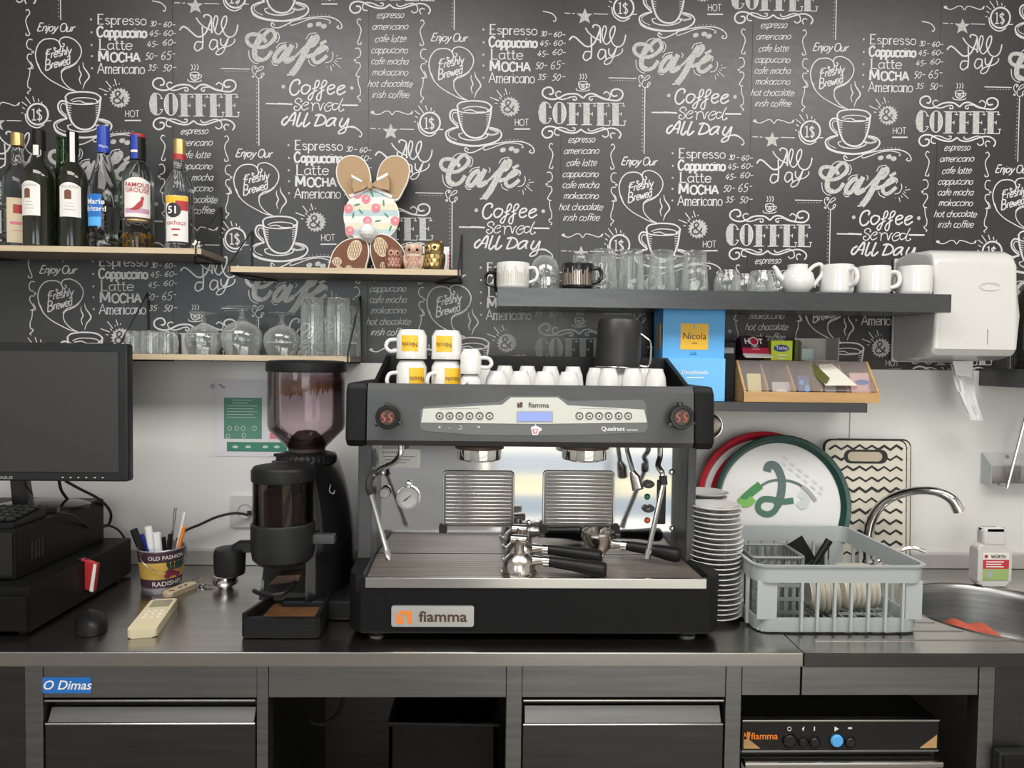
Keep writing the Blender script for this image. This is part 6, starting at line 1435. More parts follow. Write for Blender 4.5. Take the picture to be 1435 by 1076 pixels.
text('WÜRTH', .0115, 'ink', lb, ((ly0.x + ly1.x) / 2 + .006, yq - .0018, ly1.z + lh_ * .82), bold=.02, sx=.95); obj('brand_mark', prism(ell(ly0.x + .008, ly1.z + lh_ * .88, .0045, .0045, 14), yq - .0018, yq - .001, 'xz'), 'red', lb)
for k in range(3): obj('printed_line', box(ly0.x + .008, ly1.x - .014 - .006 * (k % 2), yq - .0019, yq - .0014, ly1.z + lh_ * (.66 - .09 * k), ly1.z + lh_ * (.70 - .09 * k)), 'ink_white', lb)
# ---- red cloth on the basin wall
V, F = [], []; rc = random.Random(2)
NA, NB = 26, 8
for j in range(NB):
    for i in range(NA):
        u, v = i / (NA - 1), j / (NB - 1)
        a = R(176 + 84 * u); hgt = math.sin(math.pi * min(1, u * 1.05)) ** .6
        d_ = .024 + .085 * v; rr2 = SR - d_ - .006 * math.sin(u * 13 + v * 4)
        zz_ = ZT - .035 + (.034 * math.sin(math.pi * (.15 + .85 * v ** .8)) + .006 * math.sin(u * 19 + v * 7)) * hgt - .09 * max(0, v - .6) - .02 * (1 - hgt)
        V.append((SCX + rr2 * math.cos(a), SCY + rr2 * math.sin(a), zz_))
for j in range(NB - 1):
    for i in range(NA - 1): F.append((j * NA + i, j * NA + i + 1, (j + 1) * NA + i + 1, (j + 1) * NA + i))
cl = wthing('dishcloth', 'crumpled red dishcloth inside the round basin', 'cloth', (SCX - .1, SCY - .1, ZT - .08))
obj('cloth_sheet', solid((V, F), .003), M('cloth_red', (.50, .10, .06), .9, noise=((200, 200, 200), .25, 0)), cl, ang=70)
obj('cloth_hem', tube([V[i] for i in range(NA)], .0025, 6), M('cloth_red', 0), cl)
# ---- clear holder with rod on the wall
h0, h1 = P(1375, 634, YW - .004), P(1435, 675, YW - .004)
hd = wthing('wall_holder', 'clear plastic wall holder with a metal rod by the sink', 'holder', (h0.x + .08, YW - .02, h1.z))
obj('back_plate', box(h0.x, h0.x + .20, YW - .007, YW - .003, h1.z, h0.z, .001), 'white_plastic', hd)
obj('clear_pocket', prism([(YW - .007, h1.z), (YW - .045, h1.z + .004), (YW - .045, h1.z + .05), (YW - .047, h1.z + .05), (YW - .047, h1.z + .002), (YW - .007, h1.z - .002)], h0.x + .002, h0.x + .2, 'yz'), 'clear_plastic', hd)
obj('side_plate', prism([(YW - .047, h1.z), (YW - .007, h1.z), (YW - .007, h0.z), (YW - .047, h1.z + .05)], h0.x, h0.x + .0025, 'yz'), 'grey_plastic', hd)
c = P(1412, 640, YW - .008); obj('screw', xf(lathe([(0, .004), (.004, .003), (.005, 0)], 12), tuple(c), (R(90), 0, 0)), 'chrome_worn', hd)
obj('metal_rod', tube([tuple(P(1437, 585, YW - .06)), tuple(P(1411, 684, YW - .06)), tuple(P(1399, 679, YW - .06))], .004, 8), 'steel_wand', hd)
obj('bristles', [box(P(1409 + k * 2, 655, YW - .02).x, P(1409 + k * 2, 655, YW - .02).x + .002, YW - .03, YW - .02, h1.z + .006, h1.z + .05) for k in range(10)], 'foil_grey', hd)
# ================================================================== things on the left
# ---- cash drawer and the box on it
DXR = P(38, 860, 1.47).x
cdr = wthing('cash_drawer', 'black metal cash drawer on the steel bar under the monitor', 'cash drawer', (DXR - .2, 1.66, ZT))
YC0, YC1 = U(38, 893).y, 1.86
DXR = U(38, 893).x; zcd = P(38, 826, YC0).z
obj('drawer_case', box(DXR - .42, DXR, YC0 + .012, YC1, ZT + .006, zcd, .003), 'case_black', cdr)
df = obj('drawer_front', box(DXR - .418, DXR - .002, YC0, YC0 + .0115, ZT + .012, zcd - .016, .002), 'case_black', cdr)
obj('drawer_lock', xf(lathe([(0, .006), (.007, .006), (.009, 0)], 18), (DXR - .21, YC0, (ZT + zcd) / 2), (R(90), 0, 0)), 'chrome_worn', df)
for a in (.03, .39):
    for y in (YC0 + .04, YC1 - .04): obj('foot', xf(lathe([(0, 0), (.012, 0), (.013, .007), (0, .007)], 14), (DXR - a, y, ZT)), 'rubber', cdr)
BXR = P(134, 730, 1.80).x; zbx = P(134, 702, 1.80).z
pb = wthing('pos_terminal', 'black point-of-sale computer box standing on the cash drawer', 'computer', (BXR - .18, 1.68, zcd))
YB0, YB1 = 1.50, 1.84
obj('case', box(BXR - .38, BXR, YB0, YB1, zcd + .0005, zbx, .004), 'case_black', pb)
for k in range(4): obj('vent_slot', box(BXR - .0005, BXR + .0008, YB0 + .05 + k * .012, YB0 + .055 + k * .012, zcd + .03, zcd + .07), 'dark_void', pb)
obj('front_panel', box(BXR - .375, BXR - .005, YB0 - .003, YB0 + .001, zcd + .006, zbx - .006, .001), 'black_gloss', pb)
# ---- keyboard
kc = P(40, 735, 1.57)
kb_ = wthing('keyboard', 'black keyboard lying on the computer box under the monitor', 'keyboard', (BXR - .16, 1.58, zbx))
KX1, KX0, KY0, KY1 = BXR - .012, BXR - .36, YB0 + .012, YB0 + .125
obj('keyboard_base', prism([(KY0, zbx + .0005), (KY1, zbx + .0005), (KY1, zbx + .022), (KY0, zbx + .010)], KX0, KX1, 'yz', .002), 'black_plastic', kb_)
km = mesh(box(-.0075, .0075, -.0075, .0075, 0, .008, .002, 1))
for j in range(5):
    for i in range(18):
        y = KY0 + .014 + j * .0205; x = KX1 - .014 - i * .0188
        link('key', km, 'black_satin', kb_, (x, y, zbx + .011 + .012 * (y - KY0) / (KY1 - KY0)))
# ---- monitor
YMn = 1.62
mr = P(179, 560, YMn); ml = mr.x - .515; mzt, mzb = P(120, 481, YMn).z, P(120, 675, YMn).z
mo = wthing('monitor', 'black computer monitor with a dark screen above the cash drawer', 'monitor', ((mr.x + ml) / 2, YMn + .05, zbx))
obj('housing', box(ml, mr.x, YMn, YMn + .028, mzb, mzt, .006), 'black_satin', mo)
obj('back_shell', box(ml + .08, mr.x - .06, YMn + .0275, YMn + .06, mzb + .05, mzt - .05, .014), 'black_plastic', mo)
sc_ = obj('screen', box(ml + .018, mr.x - .020, YMn - .0008, YMn + .0005, mzb + .022, mzt - .018), M('screen_off', (.030, .029, .029), .36), mo)
obj('screen_edge', tube([(ml + .018, YMn - .0005, mzb + .022), (mr.x - .020, YMn - .0005, mzb + .022), (mr.x - .020, YMn - .0005, mzt - .018), (ml + .018, YMn - .0005, mzt - .018)], .0012, 5, closed=True), 'rubber', sc_)
text('ASUS', .0095, 'ink_grey', mo, (P(9, 670, YMn).x, YMn - .0006, mzb + .005), bold=.01, sx=1.3)
for px_ in (88, 99, 110, 121, 133, 144): c = P(px_, 669, YMn); obj('button_mark', box(c.x - .0016, c.x + .0016, YMn - .0007, YMn, mzb + .0085, mzb + .0105), 'ink_white', mo)
nx = P(28, 690, YMn + .03).x
st2_ = obj('stand_neck', prism([(nx - .020, mzb + .03), (nx + .012, mzb + .03), (nx + .026, zbx + .012), (nx - .012, zbx + .012)], YMn + .02, YMn + .045, 'xz', .004), 'black_gloss', mo)
obj('stand_base', xf(lathe([(0, 0), (.105, 0), (.107, .004), (.095, .009), (.03, .016), (0, .017)], 40), (nx + .006, YMn + .04 + .06, zbx + .0005), (0, 0, 0), (1, .75, 1)), 'black_gloss', mo)
# ---- cables
def cable(label, t, ys, r=.0035, parent=None):
    p = [tuple(P(a, b, y)) for (a, b), y in zip(nums(t), ys)]
    c = wthing('cable', label, 'cable', p[-1], 'black cables on the left')
    obj('cord', tube(p, r, 8, 6), 'rubber', c); obj('cord_end', tube([p[0], (p[0][0], p[0][1] + .002, p[0][2] + .012)], r * 1.7, 8), 'rubber', c)
    return c
cable('thick black cable looping from the monitor down behind the box', '92,674 110,684 140,700 155,718 152,735 138,738', (1.69, 1.72, 1.80, 1.88, 1.9, 1.87))
cable('short black cable from the monitor to the computer box', '83,674 86,687 95,700', (1.69, 1.72, 1.76))
cable('thin black cable drooping over the side of the cash drawer', '82,718 105,724 130,745 150,770 168,795 168,812 155,822', (1.60, 1.66, 1.80, 1.85, 1.84, 1.81, 1.78), .0025)
cable('black cable running along the wall towards the pen bucket', '136,738 150,736 165,742 175,755 182,772', (1.87, 1.9, 1.92, 1.92, 1.9), .003)
cable('black power cord from the wall socket to behind the pen bucket', '349,722 330,719 305,724 280,735 258,745 242,765', (1.945, 1.93, 1.92, 1.92, 1.92, 1.90), .0036)
# ---- socket
s0, s1 = P(323, 694, YW - .004), P(360, 738, YW - .004)
wsx = wthing('wall_socket', 'white wall socket behind the grinder', 'socket', ((s0.x + s1.x) / 2, YW - .01, s1.z))
obj('socket_plate', prism(rrect(s0.x, s1.x, s1.z, s0.z, .006), YW - .011, YW - .003, 'xz', .002), 'white_plastic', wsx)
cc = ((s0.x + s1.x) / 2 + .006, (s0.z + s1.z) / 2)
obj('socket_well', xf(lathe([(0, -.004), (.017, -.004), (.018, .0012), (.021, .0016), (.022, 0)], 28), (cc[0], YW - .011, cc[1]), (R(90), 0, 0)), M('socket_grey', (.42, .41, .40), .4), wsx)
# ---- posters
p0, p1 = P(297, 531, YW - .003), P(402, 640, YW - .003)
po = wthing('notice_sheet', 'pale paper notice with green printed panels on the white wall', 'poster', ((p0.x + p1.x) / 2, YW - .003, p1.z))
obj('paper', box(p0.x, p1.x, YW - .0034, YW - .0026, p1.z, p0.z), M('lilac_paper', (.70, .69, .73), .75), po)
def pbox(a, b, c_, d, m, nm, lift=.0006, parent=None):
    q0, q1 = P(a, b, YW - .003), P(c_, d, YW - .003); return obj(nm, box(q0.x, q1.x, YW - .0034 - lift, YW - .0034, q1.z, q0.z), m, parent or po)
g = pbox(314, 557, 367, 615, 'green_mid', 'green_panel'); g2 = pbox(318, 619, 402, 633, M('green_strip', (.05, .22, .15), .6), 'green_panel'); pbox(378, 606, 392, 615, 'pink', 'red_panel')
M('print_pale', (.52, .66, .58), .6)
for k in range(7): pbox(318 + (8 if k < 2 else 0), 560 + k * 4, 362 - (k * 5) % 9 - (9 if k < 2 else 0), 561.2 + k * 4, 'print_pale', 'printed_line', .0011, g)
for a, b in ((322, 600), (332, 600), (341, 600), (357, 600), (320, 611), (342, 610)):
    q = P(a, b, YW - .003); obj('icon', tube([(q.x + .005 * math.cos(t), YW - .0046, q.z + .006 * math.sin(t)) for t in [2 * math.pi * i / 12 for i in range(12)]], .0007, 4, closed=True), 'label_white', g)
for a in (330, 348, 372, 388): q = P(a, 626, YW - .003); obj('icon', prism(ell(q.x, q.z, .008, .004, 10), YW - .0046, YW - .0039, 'xz'), 'print_pale', g2)
q = P(298, 541, YW - .003); obj('round_stamp', prism(ell(q.x, q.z, .007, .007, 12), YW - .0042, YW - .0034, 'xz'), M('stamp_violet', (.42, .42, .58), .6), po)
q = P(311, 541, YW - .003); obj('letterhead', tube([(q.x - .008, YW - .0038, q.z + .004), (q.x - .002, YW - .0038, q.z + .003), (q.x + .002, YW - .0038, q.z - .003), (q.x + .009, YW - .0038, q.z - .003)], .0012, 5, 4), 'ink', po)
# ---- red packet tucked against the drawer
rq = P(123, 805, 1.66)
rp_ = wthing('red_packet', 'small red and white packet against the side of the cash drawer', 'packet', (DXR + .012, 1.65, ZT))
a = [P(116, 782, 1.655), P(138, 790, 1.655), P(133, 828, 1.655), P(108, 820, 1.655)]
zlow = min(v.z for v in a)
ctr = sum((v for v in a), Vector()) / 4
obj('packet_face', prism([(v.x, v.z) for v in a], 1.648, 1.662, 'xz', .001), 'red', rp_)
e = [a[1] + (a[0] - a[1]) * .18, a[1], a[2], a[2] + (a[3] - a[2]) * .2]
obj('packet_side', prism([(v.x, v.z) for v in e], 1.6465, 1.648, 'xz'), 'label_white', rp_)
obj('hook', tube([(ctr.x, 1.655, max(v.z for v in a) - .004), (ctr.x - .004, 1.655, zcd + .003), (DXR - .02, 1.655, zcd + .002)], .0012, 6), 'rubber', rp_)
# ---- mouse
mq = U(116, 889)
ms = thing('computer_mouse', 'black computer mouse on the steel bar by the cash drawer', 'mouse', (mq.x, mq.y + .03, ZT), R(35))
V, F = [], []
for j in range(9):
    ph = math.pi / 2 * j / 8
    for i in range(28):
        t_ = 2 * math.pi * i / 28; V.append((.031 * math.cos(t_) * math.cos(ph) ** .6, .052 * math.sin(t_) * math.cos(ph) ** .6, .034 * math.sin(ph) + .001))
for j in range(8):
    for i in range(28): F.append((j * 28 + i, j * 28 + (i + 1) % 28, (j + 1) * 28 + (i + 1) % 28, (j + 1) * 28 + i))
F.append(tuple(range(28)))
obj('shell', (V, F), 'black_plastic', ms, ang=70); obj('wheel', xf(lathe([(0, -.003), (.008, -.003), (.009, 0), (.008, .003), (0, .003)], 16), (0, .026, .026), (0, R(90), 0)), 'rubber', ms)
obj('button_seam', tube([(0, .050, .010), (0, .036, .0275), (0, .010, .0345)], .0006, 5), 'dark_void', ms)
# ---- pen bucket
bq = U(215, 829)
bk = thing('pen_bucket', 'small plum and yellow tin bucket used as a pen holder', 'bucket', (bq.x, bq.y + .043, ZT), 0)
bh = P(214, 766, bq.y + .043).z - ZT; r0_, r1_ = .044, .054
def br(z_): return r0_ + (r1_ - r0_) * z_ / bh
M('tin_yellow', (.62, .40, .08), .4); M('tin_grey', (.38, .37, .40), .35, .5)
obj('tin', lathe([(0, .003), (r0_ - .002, .003), (r0_, 0), (br(.012), .012), (r1_, bh), (r1_ + .002, bh + .001), (r1_ + .001, bh + .003), (r1_ - .002, bh + .001), (r0_ - .002, .006), (0, .006)], 40), 'tin_grey', bk)
def cone(z0_, z1_, m, nm, e=.0005):
    return obj(nm, lathe([(br(z0_) + e, z0_), (br(z1_) + e, z1_)], 40), m, bk)
cone(.008, bh * .30, 'plum', 'plum_band'); cone(bh * .30, bh * .72, 'tin_yellow', 'yellow_band'); cone(bh * .72, bh - .002, 'plum', 'plum_band')
fa = math.degrees(math.atan2(-bk.location.y, -bk.location.x))
for s, z_, a_, sz in (('OLD FASHION', .80, 14, .0135), ('RADISHES', .13, 18, .0165)):
    rr2 = br(z_ * bh) + .0016; vf = textvf(s, sz, .01)
    vf = ([(x, -(zz_ * (r1_ - r0_) / bh), zz_ + z_ * bh) for x, y, zz_ in vf[0]], vf[1])
    obj('lettering', wrapx(vf, rr2, fa + a_), 'label_white', bk, smooth=False)
rv = random.Random(8)
for k in range(9):
    a_ = R(fa + 30 + rv.uniform(-16, 18)); z_ = bh * rv.uniform(.34, .52); rr2 = br(z_)
    obj('radish_print', xf(lathe([(0, .002), (.005, .0016), (.0075, 0)], 12), (rr2 * math.cos(a_), rr2 * math.sin(a_), z_), (0, R(90), a_)), M('radish', (.22, .02, .06), .45), bk)
for k in range(5):
    a_ = R(fa + 22 + k * 8); rr2 = br(bh * .6) + .001
    obj('leaf_print', xf(prism([(-.002, 0), (.002, 0), (.006, .018), (.0, .024), (-.004, .014)], -.0006, .0004, 'xz'), (rr2 * math.cos(a_), rr2 * math.sin(a_), bh * .52), (0, .2 * (k - 2), a_ + R(90))), 'green_dark', bk)
ha_ = R(fa - 62)
obj('wire_handle', tube([(br(bh) * math.cos(ha_), br(bh) * math.sin(ha_), bh - .004), (.060 * math.cos(R(fa - 45)), .060 * math.sin(R(fa - 45)), bh * .80), (.058 * math.cos(R(fa - 15)), .058 * math.sin(R(fa - 15)), bh * .56), (.058 * math.cos(R(fa + 12)), .058 * math.sin(R(fa + 12)), bh * .52), (.060 * math.cos(R(fa + 60)), .060 * math.sin(R(fa + 60)), bh * .66), (.056 * math.cos(R(fa + 100)), .056 * math.sin(R(fa + 100)), bh - .004)], .0012, 6, 6), 'chrome_worn', bk)
BL = bk.location
def pen(label, pxt, pyt, dx, dy, r, m, capm=None, tipm=None, name='pen', cat='pen'):
    top = P(pxt, pyt, BL.y + dy); b0 = Vector((BL.x + dx * .55, BL.y + dy * .6, ZT + .0075))
    t = wthing(name, label, cat, tuple(b0), 'pens in the bucket')
    d = top - b0
    obj('barrel', tube([b0, b0 + d * .55, b0 + d * .98], [r, r, r], 10), m, t)
    obj('cap', tube([b0 + d * .62, b0 + d * .99, top], [r * 1.18, r * 1.18, r * .7], 10), capm or m, t)
    return t
pen('black marker pen with a thick cap in the bucket', 187, 741, -.030, -.005, .0075, 'black_plastic')
pen('thick white marker pen in the middle of the bucket', 207, 737, -.010, -.012, .0075, 'ink_white')
pen('shorter white marker pen with a rounded cap in the bucket', 219, 746, .006, -.014, .0085, 'ink_white')
pen('dark blue pen between the markers in the bucket', 198, 748, -.018, .008, .005, 'blue')
pen('slim grey metal rod standing tallest in the bucket', 246, 711, .018, .012, .0028, 'chrome_worn')
pen('white pencil with a dark tip leaning in the bucket', 259, 718, .030, .010, .0032, 'ink_white', 'label_white')
pen('orange pencil leaning out of the bucket', 259, 737, .032, -.004, .0038, 'orange')
pen('black pen leaning low in the bucket', 239, 748, .020, -.010, .005, 'black_plastic')
pen('short black pen at the back of the bucket', 229, 752, .010, .016, .005, 'black_satin')
# ---- remote control
rc_ = [U(179, 893), U(218, 896), U(249, 851), U(213, 850)]
mid = sum((v for v in rc_), Vector()) / 4
ax_ = ((rc_[2] + rc_[3]) / 2 - (rc_[0] + rc_[1]) / 2); ang_ = math.atan2(ax_.y, ax_.x) - R(90); Lr = ax_.length; wr2 = (rc_[1] - rc_[0]).length
rm = thing('remote_control', 'beige remote control lying on the steel bar', 'remote control', (mid.x, mid.y, ZT + .0004), ang_)
wr2 = min(wr2, .058) * .96
obj('case', prism(rrect(-wr2 / 2, wr2 / 2, -Lr / 2, Lr / 2, .008), 0, .019, 'xy', .003), 'beige_plastic', rm)
obj('screen', prism(rrect(-wr2 * .36, wr2 * .36, Lr * .20, Lr * .44, .003), .0188, .0196, 'xy'), M('lcd_grey', (.30, .29, .22), .25), rm)
for j in range(3):
    for i in range(3): obj('key', prism(rrect((i - 1) * wr2 * .25 - .005, (i - 1) * wr2 * .25 + .005, Lr * (.08 - j * .10) - .004, Lr * (.08 - j * .10) + .004, .002), .0188, .0205, 'xy'), 'ceramic_cream', rm)
# ---- keys with wooden fob
k0_, k1_ = U(232, 838), U(272, 822)
kf = thing('key_fob', 'pale wooden key fob with two keys on the steel bar', 'keys', ((k0_.x + k1_.x) / 2, (k0_.y + k1_.y) / 2, ZT + .0004), math.atan2(k1_.y - k0_.y, k1_.x - k0_.x))
Lk = (k1_ - k0_).length
obj('fob', prism(rrect(-Lk / 2, Lk / 2, -.015, .015, .010), 0, .012, 'xy', .003), 'wood_edge', kf)
for a in (-.3, 0, .2): obj('burnt_mark', xf(box(-.006, .006, -.003, .003, .0118, .0124), (a * Lk, .002 * a, 0), (0, 0, a * 3)), 'brown_ink', kf)
obj('ring', tube([(Lk / 2 + .006 + .012 * math.cos(t), .012 * math.sin(t), .0135 + .004 * math.cos(t)) for t in [2 * math.pi * i / 20 for i in range(20)]], .001, 6, closed=True), 'chrome', kf)
for k, a in enumerate((-1.9, -1.5)):
    obj('key', xf(join([prism(ell(.010, 0, .010, .009, 16), .001 + .003 * k, .003 + .003 * k, 'xy'), box(.018, .042, -.0025, .0025, .001 + .003 * k, .003 + .003 * k), box(.030, .040, -.006, -.002, .001 + .003 * k, .003 + .003 * k)]), (Lk / 2 + .012, -.006, 0), (0, 0, a)), 'chrome_worn', kf)
# ---- tamper
tq_ = U(314, 826)
tm = thing('tamper', 'small chrome coffee tamper disc on the steel bar by the grinder', 'tamper', (tq_.x, tq_.y + .012, ZT))
obj('tamper_base', lathe([(0, 0), (.017, 0), (.019, .004), (.021, .008), (.029, .012), (.031, .020), (.029, .024), (.0, .026)], 32), 'chrome', tm)
obj('tamper_ridge', lathe([(.026, .0235), (.029, .026), (.0285, .031), (.024, .0335), (0, .034)], 32), 'chrome', tm)
# ---- coffee grinder
GY = 1.50
gx = P(398, 780, GY).x
gd = wthing('coffee_grinder', 'black coffee grinder with a clear bean hopper and dosing chamber', 'coffee grinder', (gx, 1.62, ZT))
b0_ = U(337, 896); b1_ = U(447, 896); YG0 = b0_.y + .003; YG1 = 1.86
gb0, gb1 = b0_.x, b1_.x
obj('base', box(gb0 + .05, gb1 + .045, YG0 + .10, YG1, ZT + .0005, ZT + .045, .008), 'black_plastic', gd)
tr = obj('catch_tray', prism([(gb0, YG0 + .006), (gb0 + .006, YG0), (gb1 - .006, YG0), (gb1, YG0 + .006), (gb1 - .006, YG0 + .15), (gb0 + .026, YG0 + .15)], ZT + .001, ZT + .030, 'xy', .003), 'black_plastic', gd)
wl_ = .008
obj('tray_wall', [prism([(gb0, YG0 + .006), (gb0 + .006, YG0), (gb1 - .006, YG0), (gb1, YG0 + .006), (gb1 - .008, YG0 + .012), (gb0 + .008, YG0 + .012)], ZT + .029, ZT + .042, 'xy'), prism([(gb0, YG0 + .006), (gb0 + .008, YG0 + .012), (gb0 + .034, YG0 + .15), (gb0 + .026, YG0 + .15)], ZT + .029, ZT + .05, 'xy'), prism([(gb1 - .008, YG0 + .012), (gb1, YG0 + .006), (gb1 - .006, YG0 + .15), (gb1 - .014, YG0 + .15)], ZT + .029, ZT + .05, 'xy')], 'black_plastic', tr)
obj('coffee_dust', box(gb0 + .03, gb1 - .02, YG0 + .03, YG0 + .14, ZT + .030, ZT + .0306), 'coffee', tr)
DY = GY + .03                                     # doser axis
dcx = P(397, 740, DY).x
zd = lambda py: P(397, py, DY).z
pf0, pf1 = P(362, 800, DY).x, P(447, 800, DY).x
obj('front_panel', prism([(pf0, ZT + .03), (pf1, ZT + .03), (pf1 - .004, zd(770)), (pf0 + .004, zd(770))], DY + .03, DY + .06, 'xz', .004), 'black_satin', gd)
ds_ = obj('doser_body', xf(lathe([(0, zd(787)), (.052, zd(787)), (.063, zd(780)), (.066, zd(768)), (.067, zd(733)), (.064, zd(730)), (0, zd(730))], 40), (dcx, DY, 0)), 'black_satin', gd)
obj('doser_window', xf(lathe([(.0625, zd(731)), (.0625, zd(671)), (.060, zd(671)), (.060, zd(731))], 40, True), (dcx, DY, 0)), 'doser_glass', ds_)
obj('doser_core', xf(lathe([(0, zd(731)), (.046, zd(731)), (.046, zd(690)), (.02, zd(682)), (0, zd(682))], 24), (dcx, DY, 0)), 'coffee', ds_)
obj('doser_lid', xf(lathe([(.063, zd(673)), (.0655, zd(672)), (.066, zd(658)), (.061, zd(653)), (.05, zd(652.5)), (0, zd(652))], 40), (dcx, DY, 0)), 'black_plastic', ds_)
lv = P(455, 754, DY); obj('dosing_lever', box(dcx + .06, P(470, 754, DY).x, DY - .01, DY + .012, P(455, 761, DY).z, P(455, 748, DY).z, .003), 'machine_grey', ds_)
fk = P(400, 828, DY - .05); obj('filter_fork', tube([(dcx - .055, DY - .02, fk.z - .010), (dcx - .02, DY - .06, fk.z - .004), (dcx + .02, DY - .06, fk.z), (dcx + .03, DY + .02, fk.z + .008)], .005, 8, 4), 'black_plastic', gd)
obj('chute', prism([(dcx - .03, fk.z - .002), (dcx + .035, fk.z + .006), (dcx + .04, fk.z + .022), (dcx - .01, fk.z + .020)], DY - .01, DY + .03, 'xz', .003), 'brown_ink', gd)
# tamper arm
ta_ = P(322, 785, DY)
arm = obj('tamper_arm', tube([(dcx - .055, DY, zd(765)), (dcx - .09, DY, zd(766)), (ta_.x + .01, DY, P(322, 770, DY).z)], [.013, .014, .012], 10), 'black_plastic', gd)
obj('tamper_head', xf(lathe([(0, P(322, 804, DY).z), (.030, P(322, 804, DY).z), (.0315, P(322, 800, DY).z), (.033, P(322, 775, DY).z), (.030, P(322, 768, DY).z), (0, P(322, 766, DY).z)], 30), (ta_.x, DY, 0)), 'black_plastic', arm)
# motor body
HY = 1.665; hcx = P(430, 570, HY).x; zh = lambda py: P(430, py, HY).z
pr = [(YG0 + .115, ZT + .04), (YG1, ZT + .04), (YG1 - .005, ZT + .16), (YG1 - .03, zh(660)), (HY + .075, zh(641)), (HY - .06, zh(641)), (DY + .05, zh(660)), (DY + .055, ZT + .10)]
xr = P(492, 790, HY).x
body_v, body_f = prism(pr, -.5, .5, 'yz')
bv = []
for x, y, z_ in body_v:
    u = max(0, min(1, (z_ - ZT - .12) / (zh(641) - ZT - .12)))
    x0__, x1__ = hcx - .062 - .012 * (1 - u), hcx + .034
    bv.append((x0__ if x < 0 else x1__, y, z_))
# add mid rings for a rounded flank
obj('motor_housing', (bv, body_f), 'black_gloss', gd)
N = 10; fv, ff = [], []
for k in range(N + 1):
    u = k / N; z_ = ZT + .04 + u * (zh(643) - ZT - .04); wv = (xr - hcx) * math.sqrt(max(0, 1 - .75 * u ** 2.6)); 
    for i in range(13):
        t_ = math.pi * (i / 12) - math.pi / 2
        fv.append((hcx + .03 + (wv - .03) * math.cos(t_), HY + .02 + (.15 - .03 * u) * math.sin(t_), z_))
for k in range(N):
    for i in range(12): ff.append((k * 13 + i, k * 13 + i + 1, (k + 1) * 13 + i + 1, (k + 1) * 13 + i))
ff.append(tuple(N * 13 + i for i in range(13)))
obj('side_shell', (fv, ff), 'black_gloss', gd, ang=60)
mk_ = P(468, 685, HY - .1); obj('maker_mark', tube([(mk_.x - .004, HY - .115, mk_.z + .012), (mk_.x - .006, HY - .117, mk_.z - .002), (mk_.x + .002, HY - .113, mk_.z - .008), (mk_.x + .004, HY - .112, mk_.z - .001)], .0008, 5, 4), 'ink_grey', gd)
# collar, hopper
co = obj('grind_collar', xf(fluted([(0, zh(650)), (.062, zh(650)), (.068, zh(647)), (.068, zh(639)), (.062, zh(635)), (.045, zh(632)), (0, zh(632))], 36, .03, zh(648), zh(637)), (hcx, HY, 0)), 'black_plastic', gd)
obj('collar_stop', xf(lathe([(0, 0), (.012, 0), (.012, .006), (0, .007)], 14), (P(393, 636, HY - .03).x, HY - .03, zh(637)), (0, 0, 0), (1.3, .8, 1)), 'black_plastic', co)
rH = .0875
hpz = [(.034, zh(636)), (.036, zh(631)), (rH * .62, zh(620)), (rH * .97, zh(601)), (rH, zh(594)), (rH, zh(519)), (rH - .003, zh(519)), (rH - .003, zh(594)), (rH * .93, zh(602)), (rH * .58, zh(621)), (.032, zh(632))]
ho = obj('hopper', xf(lathe(hpz, 48), (hcx, HY, 0)), 'hopper_glass', gd)
obj('hopper_lid', xf(lathe([(rH - .004, zh(520)), (rH + .002, zh(521)), (rH + .004, zh(519)), (rH + .003, zh(508)), (rH - .004, zh(505.5)), (rH - .03, zh(504.5)), (0, zh(504))], 48), (hcx, HY, 0)), 'black_plastic', gd)
obj('hopper_throat', xf(lathe([(0, zh(636)), (.040, zh(634)), (.043, zh(624)), (.036, zh(612)), (.022, zh(604)), (0, zh(602))], 28), (hcx, HY, 0)), M('throat', (.07, .045, .045), .5), ho)
# oily coffee film high on the hopper wall, with a ragged lower edge
rf_ = random.Random(6); n_ = 160; fv, ff = [], []
for i in range(n_):
    t_ = 2 * math.pi * i / n_; e_ = 548 + 5 * math.sin(t_ * 1.5 + 2) + rf_.uniform(-4, 5) + (2.5 if i % 2 else -2.5)
    for py_, rr2 in ((523, rH - .0036), (535, rH - .0036), (e_, rH - .0036)): fv.append((hcx + rr2 * math.cos(t_), HY + rr2 * math.sin(t_), zh(py_)))
for i in range(n_):
    j = (i + 1) % n_
    for k in range(2): ff.append((i * 3 + k, j * 3 + k, j * 3 + k + 1, i * 3 + k + 1))
film = bpy.data.materials.new('coffee_film'); film.use_nodes = True; nt = film.node_tree; MATS['coffee_film'] = film
bs = nt.nodes['Principled BSDF']; bs.inputs['Roughness'].default_value = .5; bs.inputs['Base Color'].default_value = (.17, .075, .022, 1)
tc = nt.nodes.new('ShaderNodeTexCoord'); sp_ = nt.nodes.new('ShaderNodeSeparateXYZ'); mr_ = nt.nodes.new('ShaderNodeMapRange'); nz_ = nt.nodes.new('ShaderNodeTexNoise'); nz_.inputs['Scale'].default_value = 260; ad = nt.nodes.new('ShaderNodeMath'); ad.operation = 'MULTIPLY_ADD'; ad.inputs[1].default_value = .5; ad.use_clamp = True
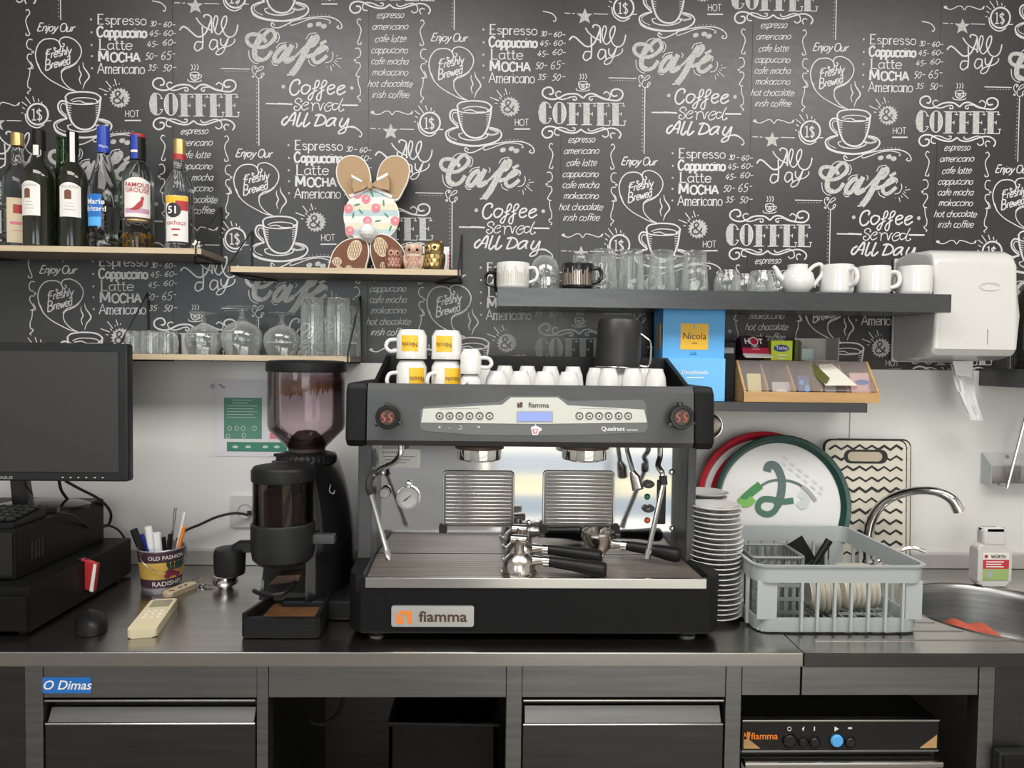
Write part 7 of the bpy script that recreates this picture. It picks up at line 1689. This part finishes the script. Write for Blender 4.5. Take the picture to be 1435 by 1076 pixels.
nt.links.new(tc.outputs['Generated'], sp_.inputs[0]); nt.links.new(sp_.outputs['Z'], mr_.inputs['Value']); mr_.inputs['From Min'].default_value = 1.0; mr_.inputs['From Max'].default_value = .25; mr_.inputs['To Min'].default_value = .05; mr_.inputs['To Max'].default_value = 1.0
nt.links.new(tc.outputs['Object'], nz_.inputs['Vector']); nt.links.new(nz_.outputs['Fac'], ad.inputs[0]); 
sb_ = nt.nodes.new('ShaderNodeMath'); sb_.operation = 'SUBTRACT'; sb_.inputs[1].default_value = .2; nt.links.new(mr_.outputs[0], sb_.inputs[0]); nt.links.new(sb_.outputs[0], ad.inputs[2])
nt.links.new(ad.outputs[0], bs.inputs['Alpha'])
obj('coffee_film', (fv, ff), 'coffee_film', ho, smooth=True)
# ================================================================== unseen counters added behind the camera to shape the light
M('bar_steel', (.78, .79, .80), .45, .2)
cbk = wthing('light_blocking_bar', 'unseen steel-backed bar added to block low window light', 'bar', (-1.3, -.8, 0))  # out of view, added to keep low shop-front light off the cabinets
obj('bar_front', box(-2.3, -.04, -.95, -.60, 0, 1.06, .004), 'bar_steel', cbk); obj('bar_top', box(-2.35, -.04, -1.05, -.55, 1.06, 1.10, .006), 'black_satin', cbk)
dfr = wthing('glow_counter', 'unseen counter with glowing bands added for the splash panel reflection', 'glowing counter', (.95, -.8, 0))  # out of view, its glowing bands added for the splash panel to mirror
obj('counter_case', box(-.02, 2.0, -.95, -.62, 0, 1.10, .004), 'bar_steel', dfr)
fb = [(.60, .70, .80), (1.0, .93, .70), (.66, .75, .84), (1.0, .97, .88), (.58, .68, .78), (1.0, .90, .62), (.75, .82, .9), (1.0, .96, .84)]
for k in range(8):
    z_ = .16 + k * .115
    obj('glow_band', box(.02, 1.9, -.618, -.612, z_, z_ + .113), M('band_glow_%d' % k, fb[k], .5, emit=(1.15 if k % 2 else .62)), dfr)
for x in (.0, .64, 1.28, 1.92): obj('band_divider', box(x - .018, x + .018, -.612, -.60, .14, 1.09), 'bar_steel', dfr)
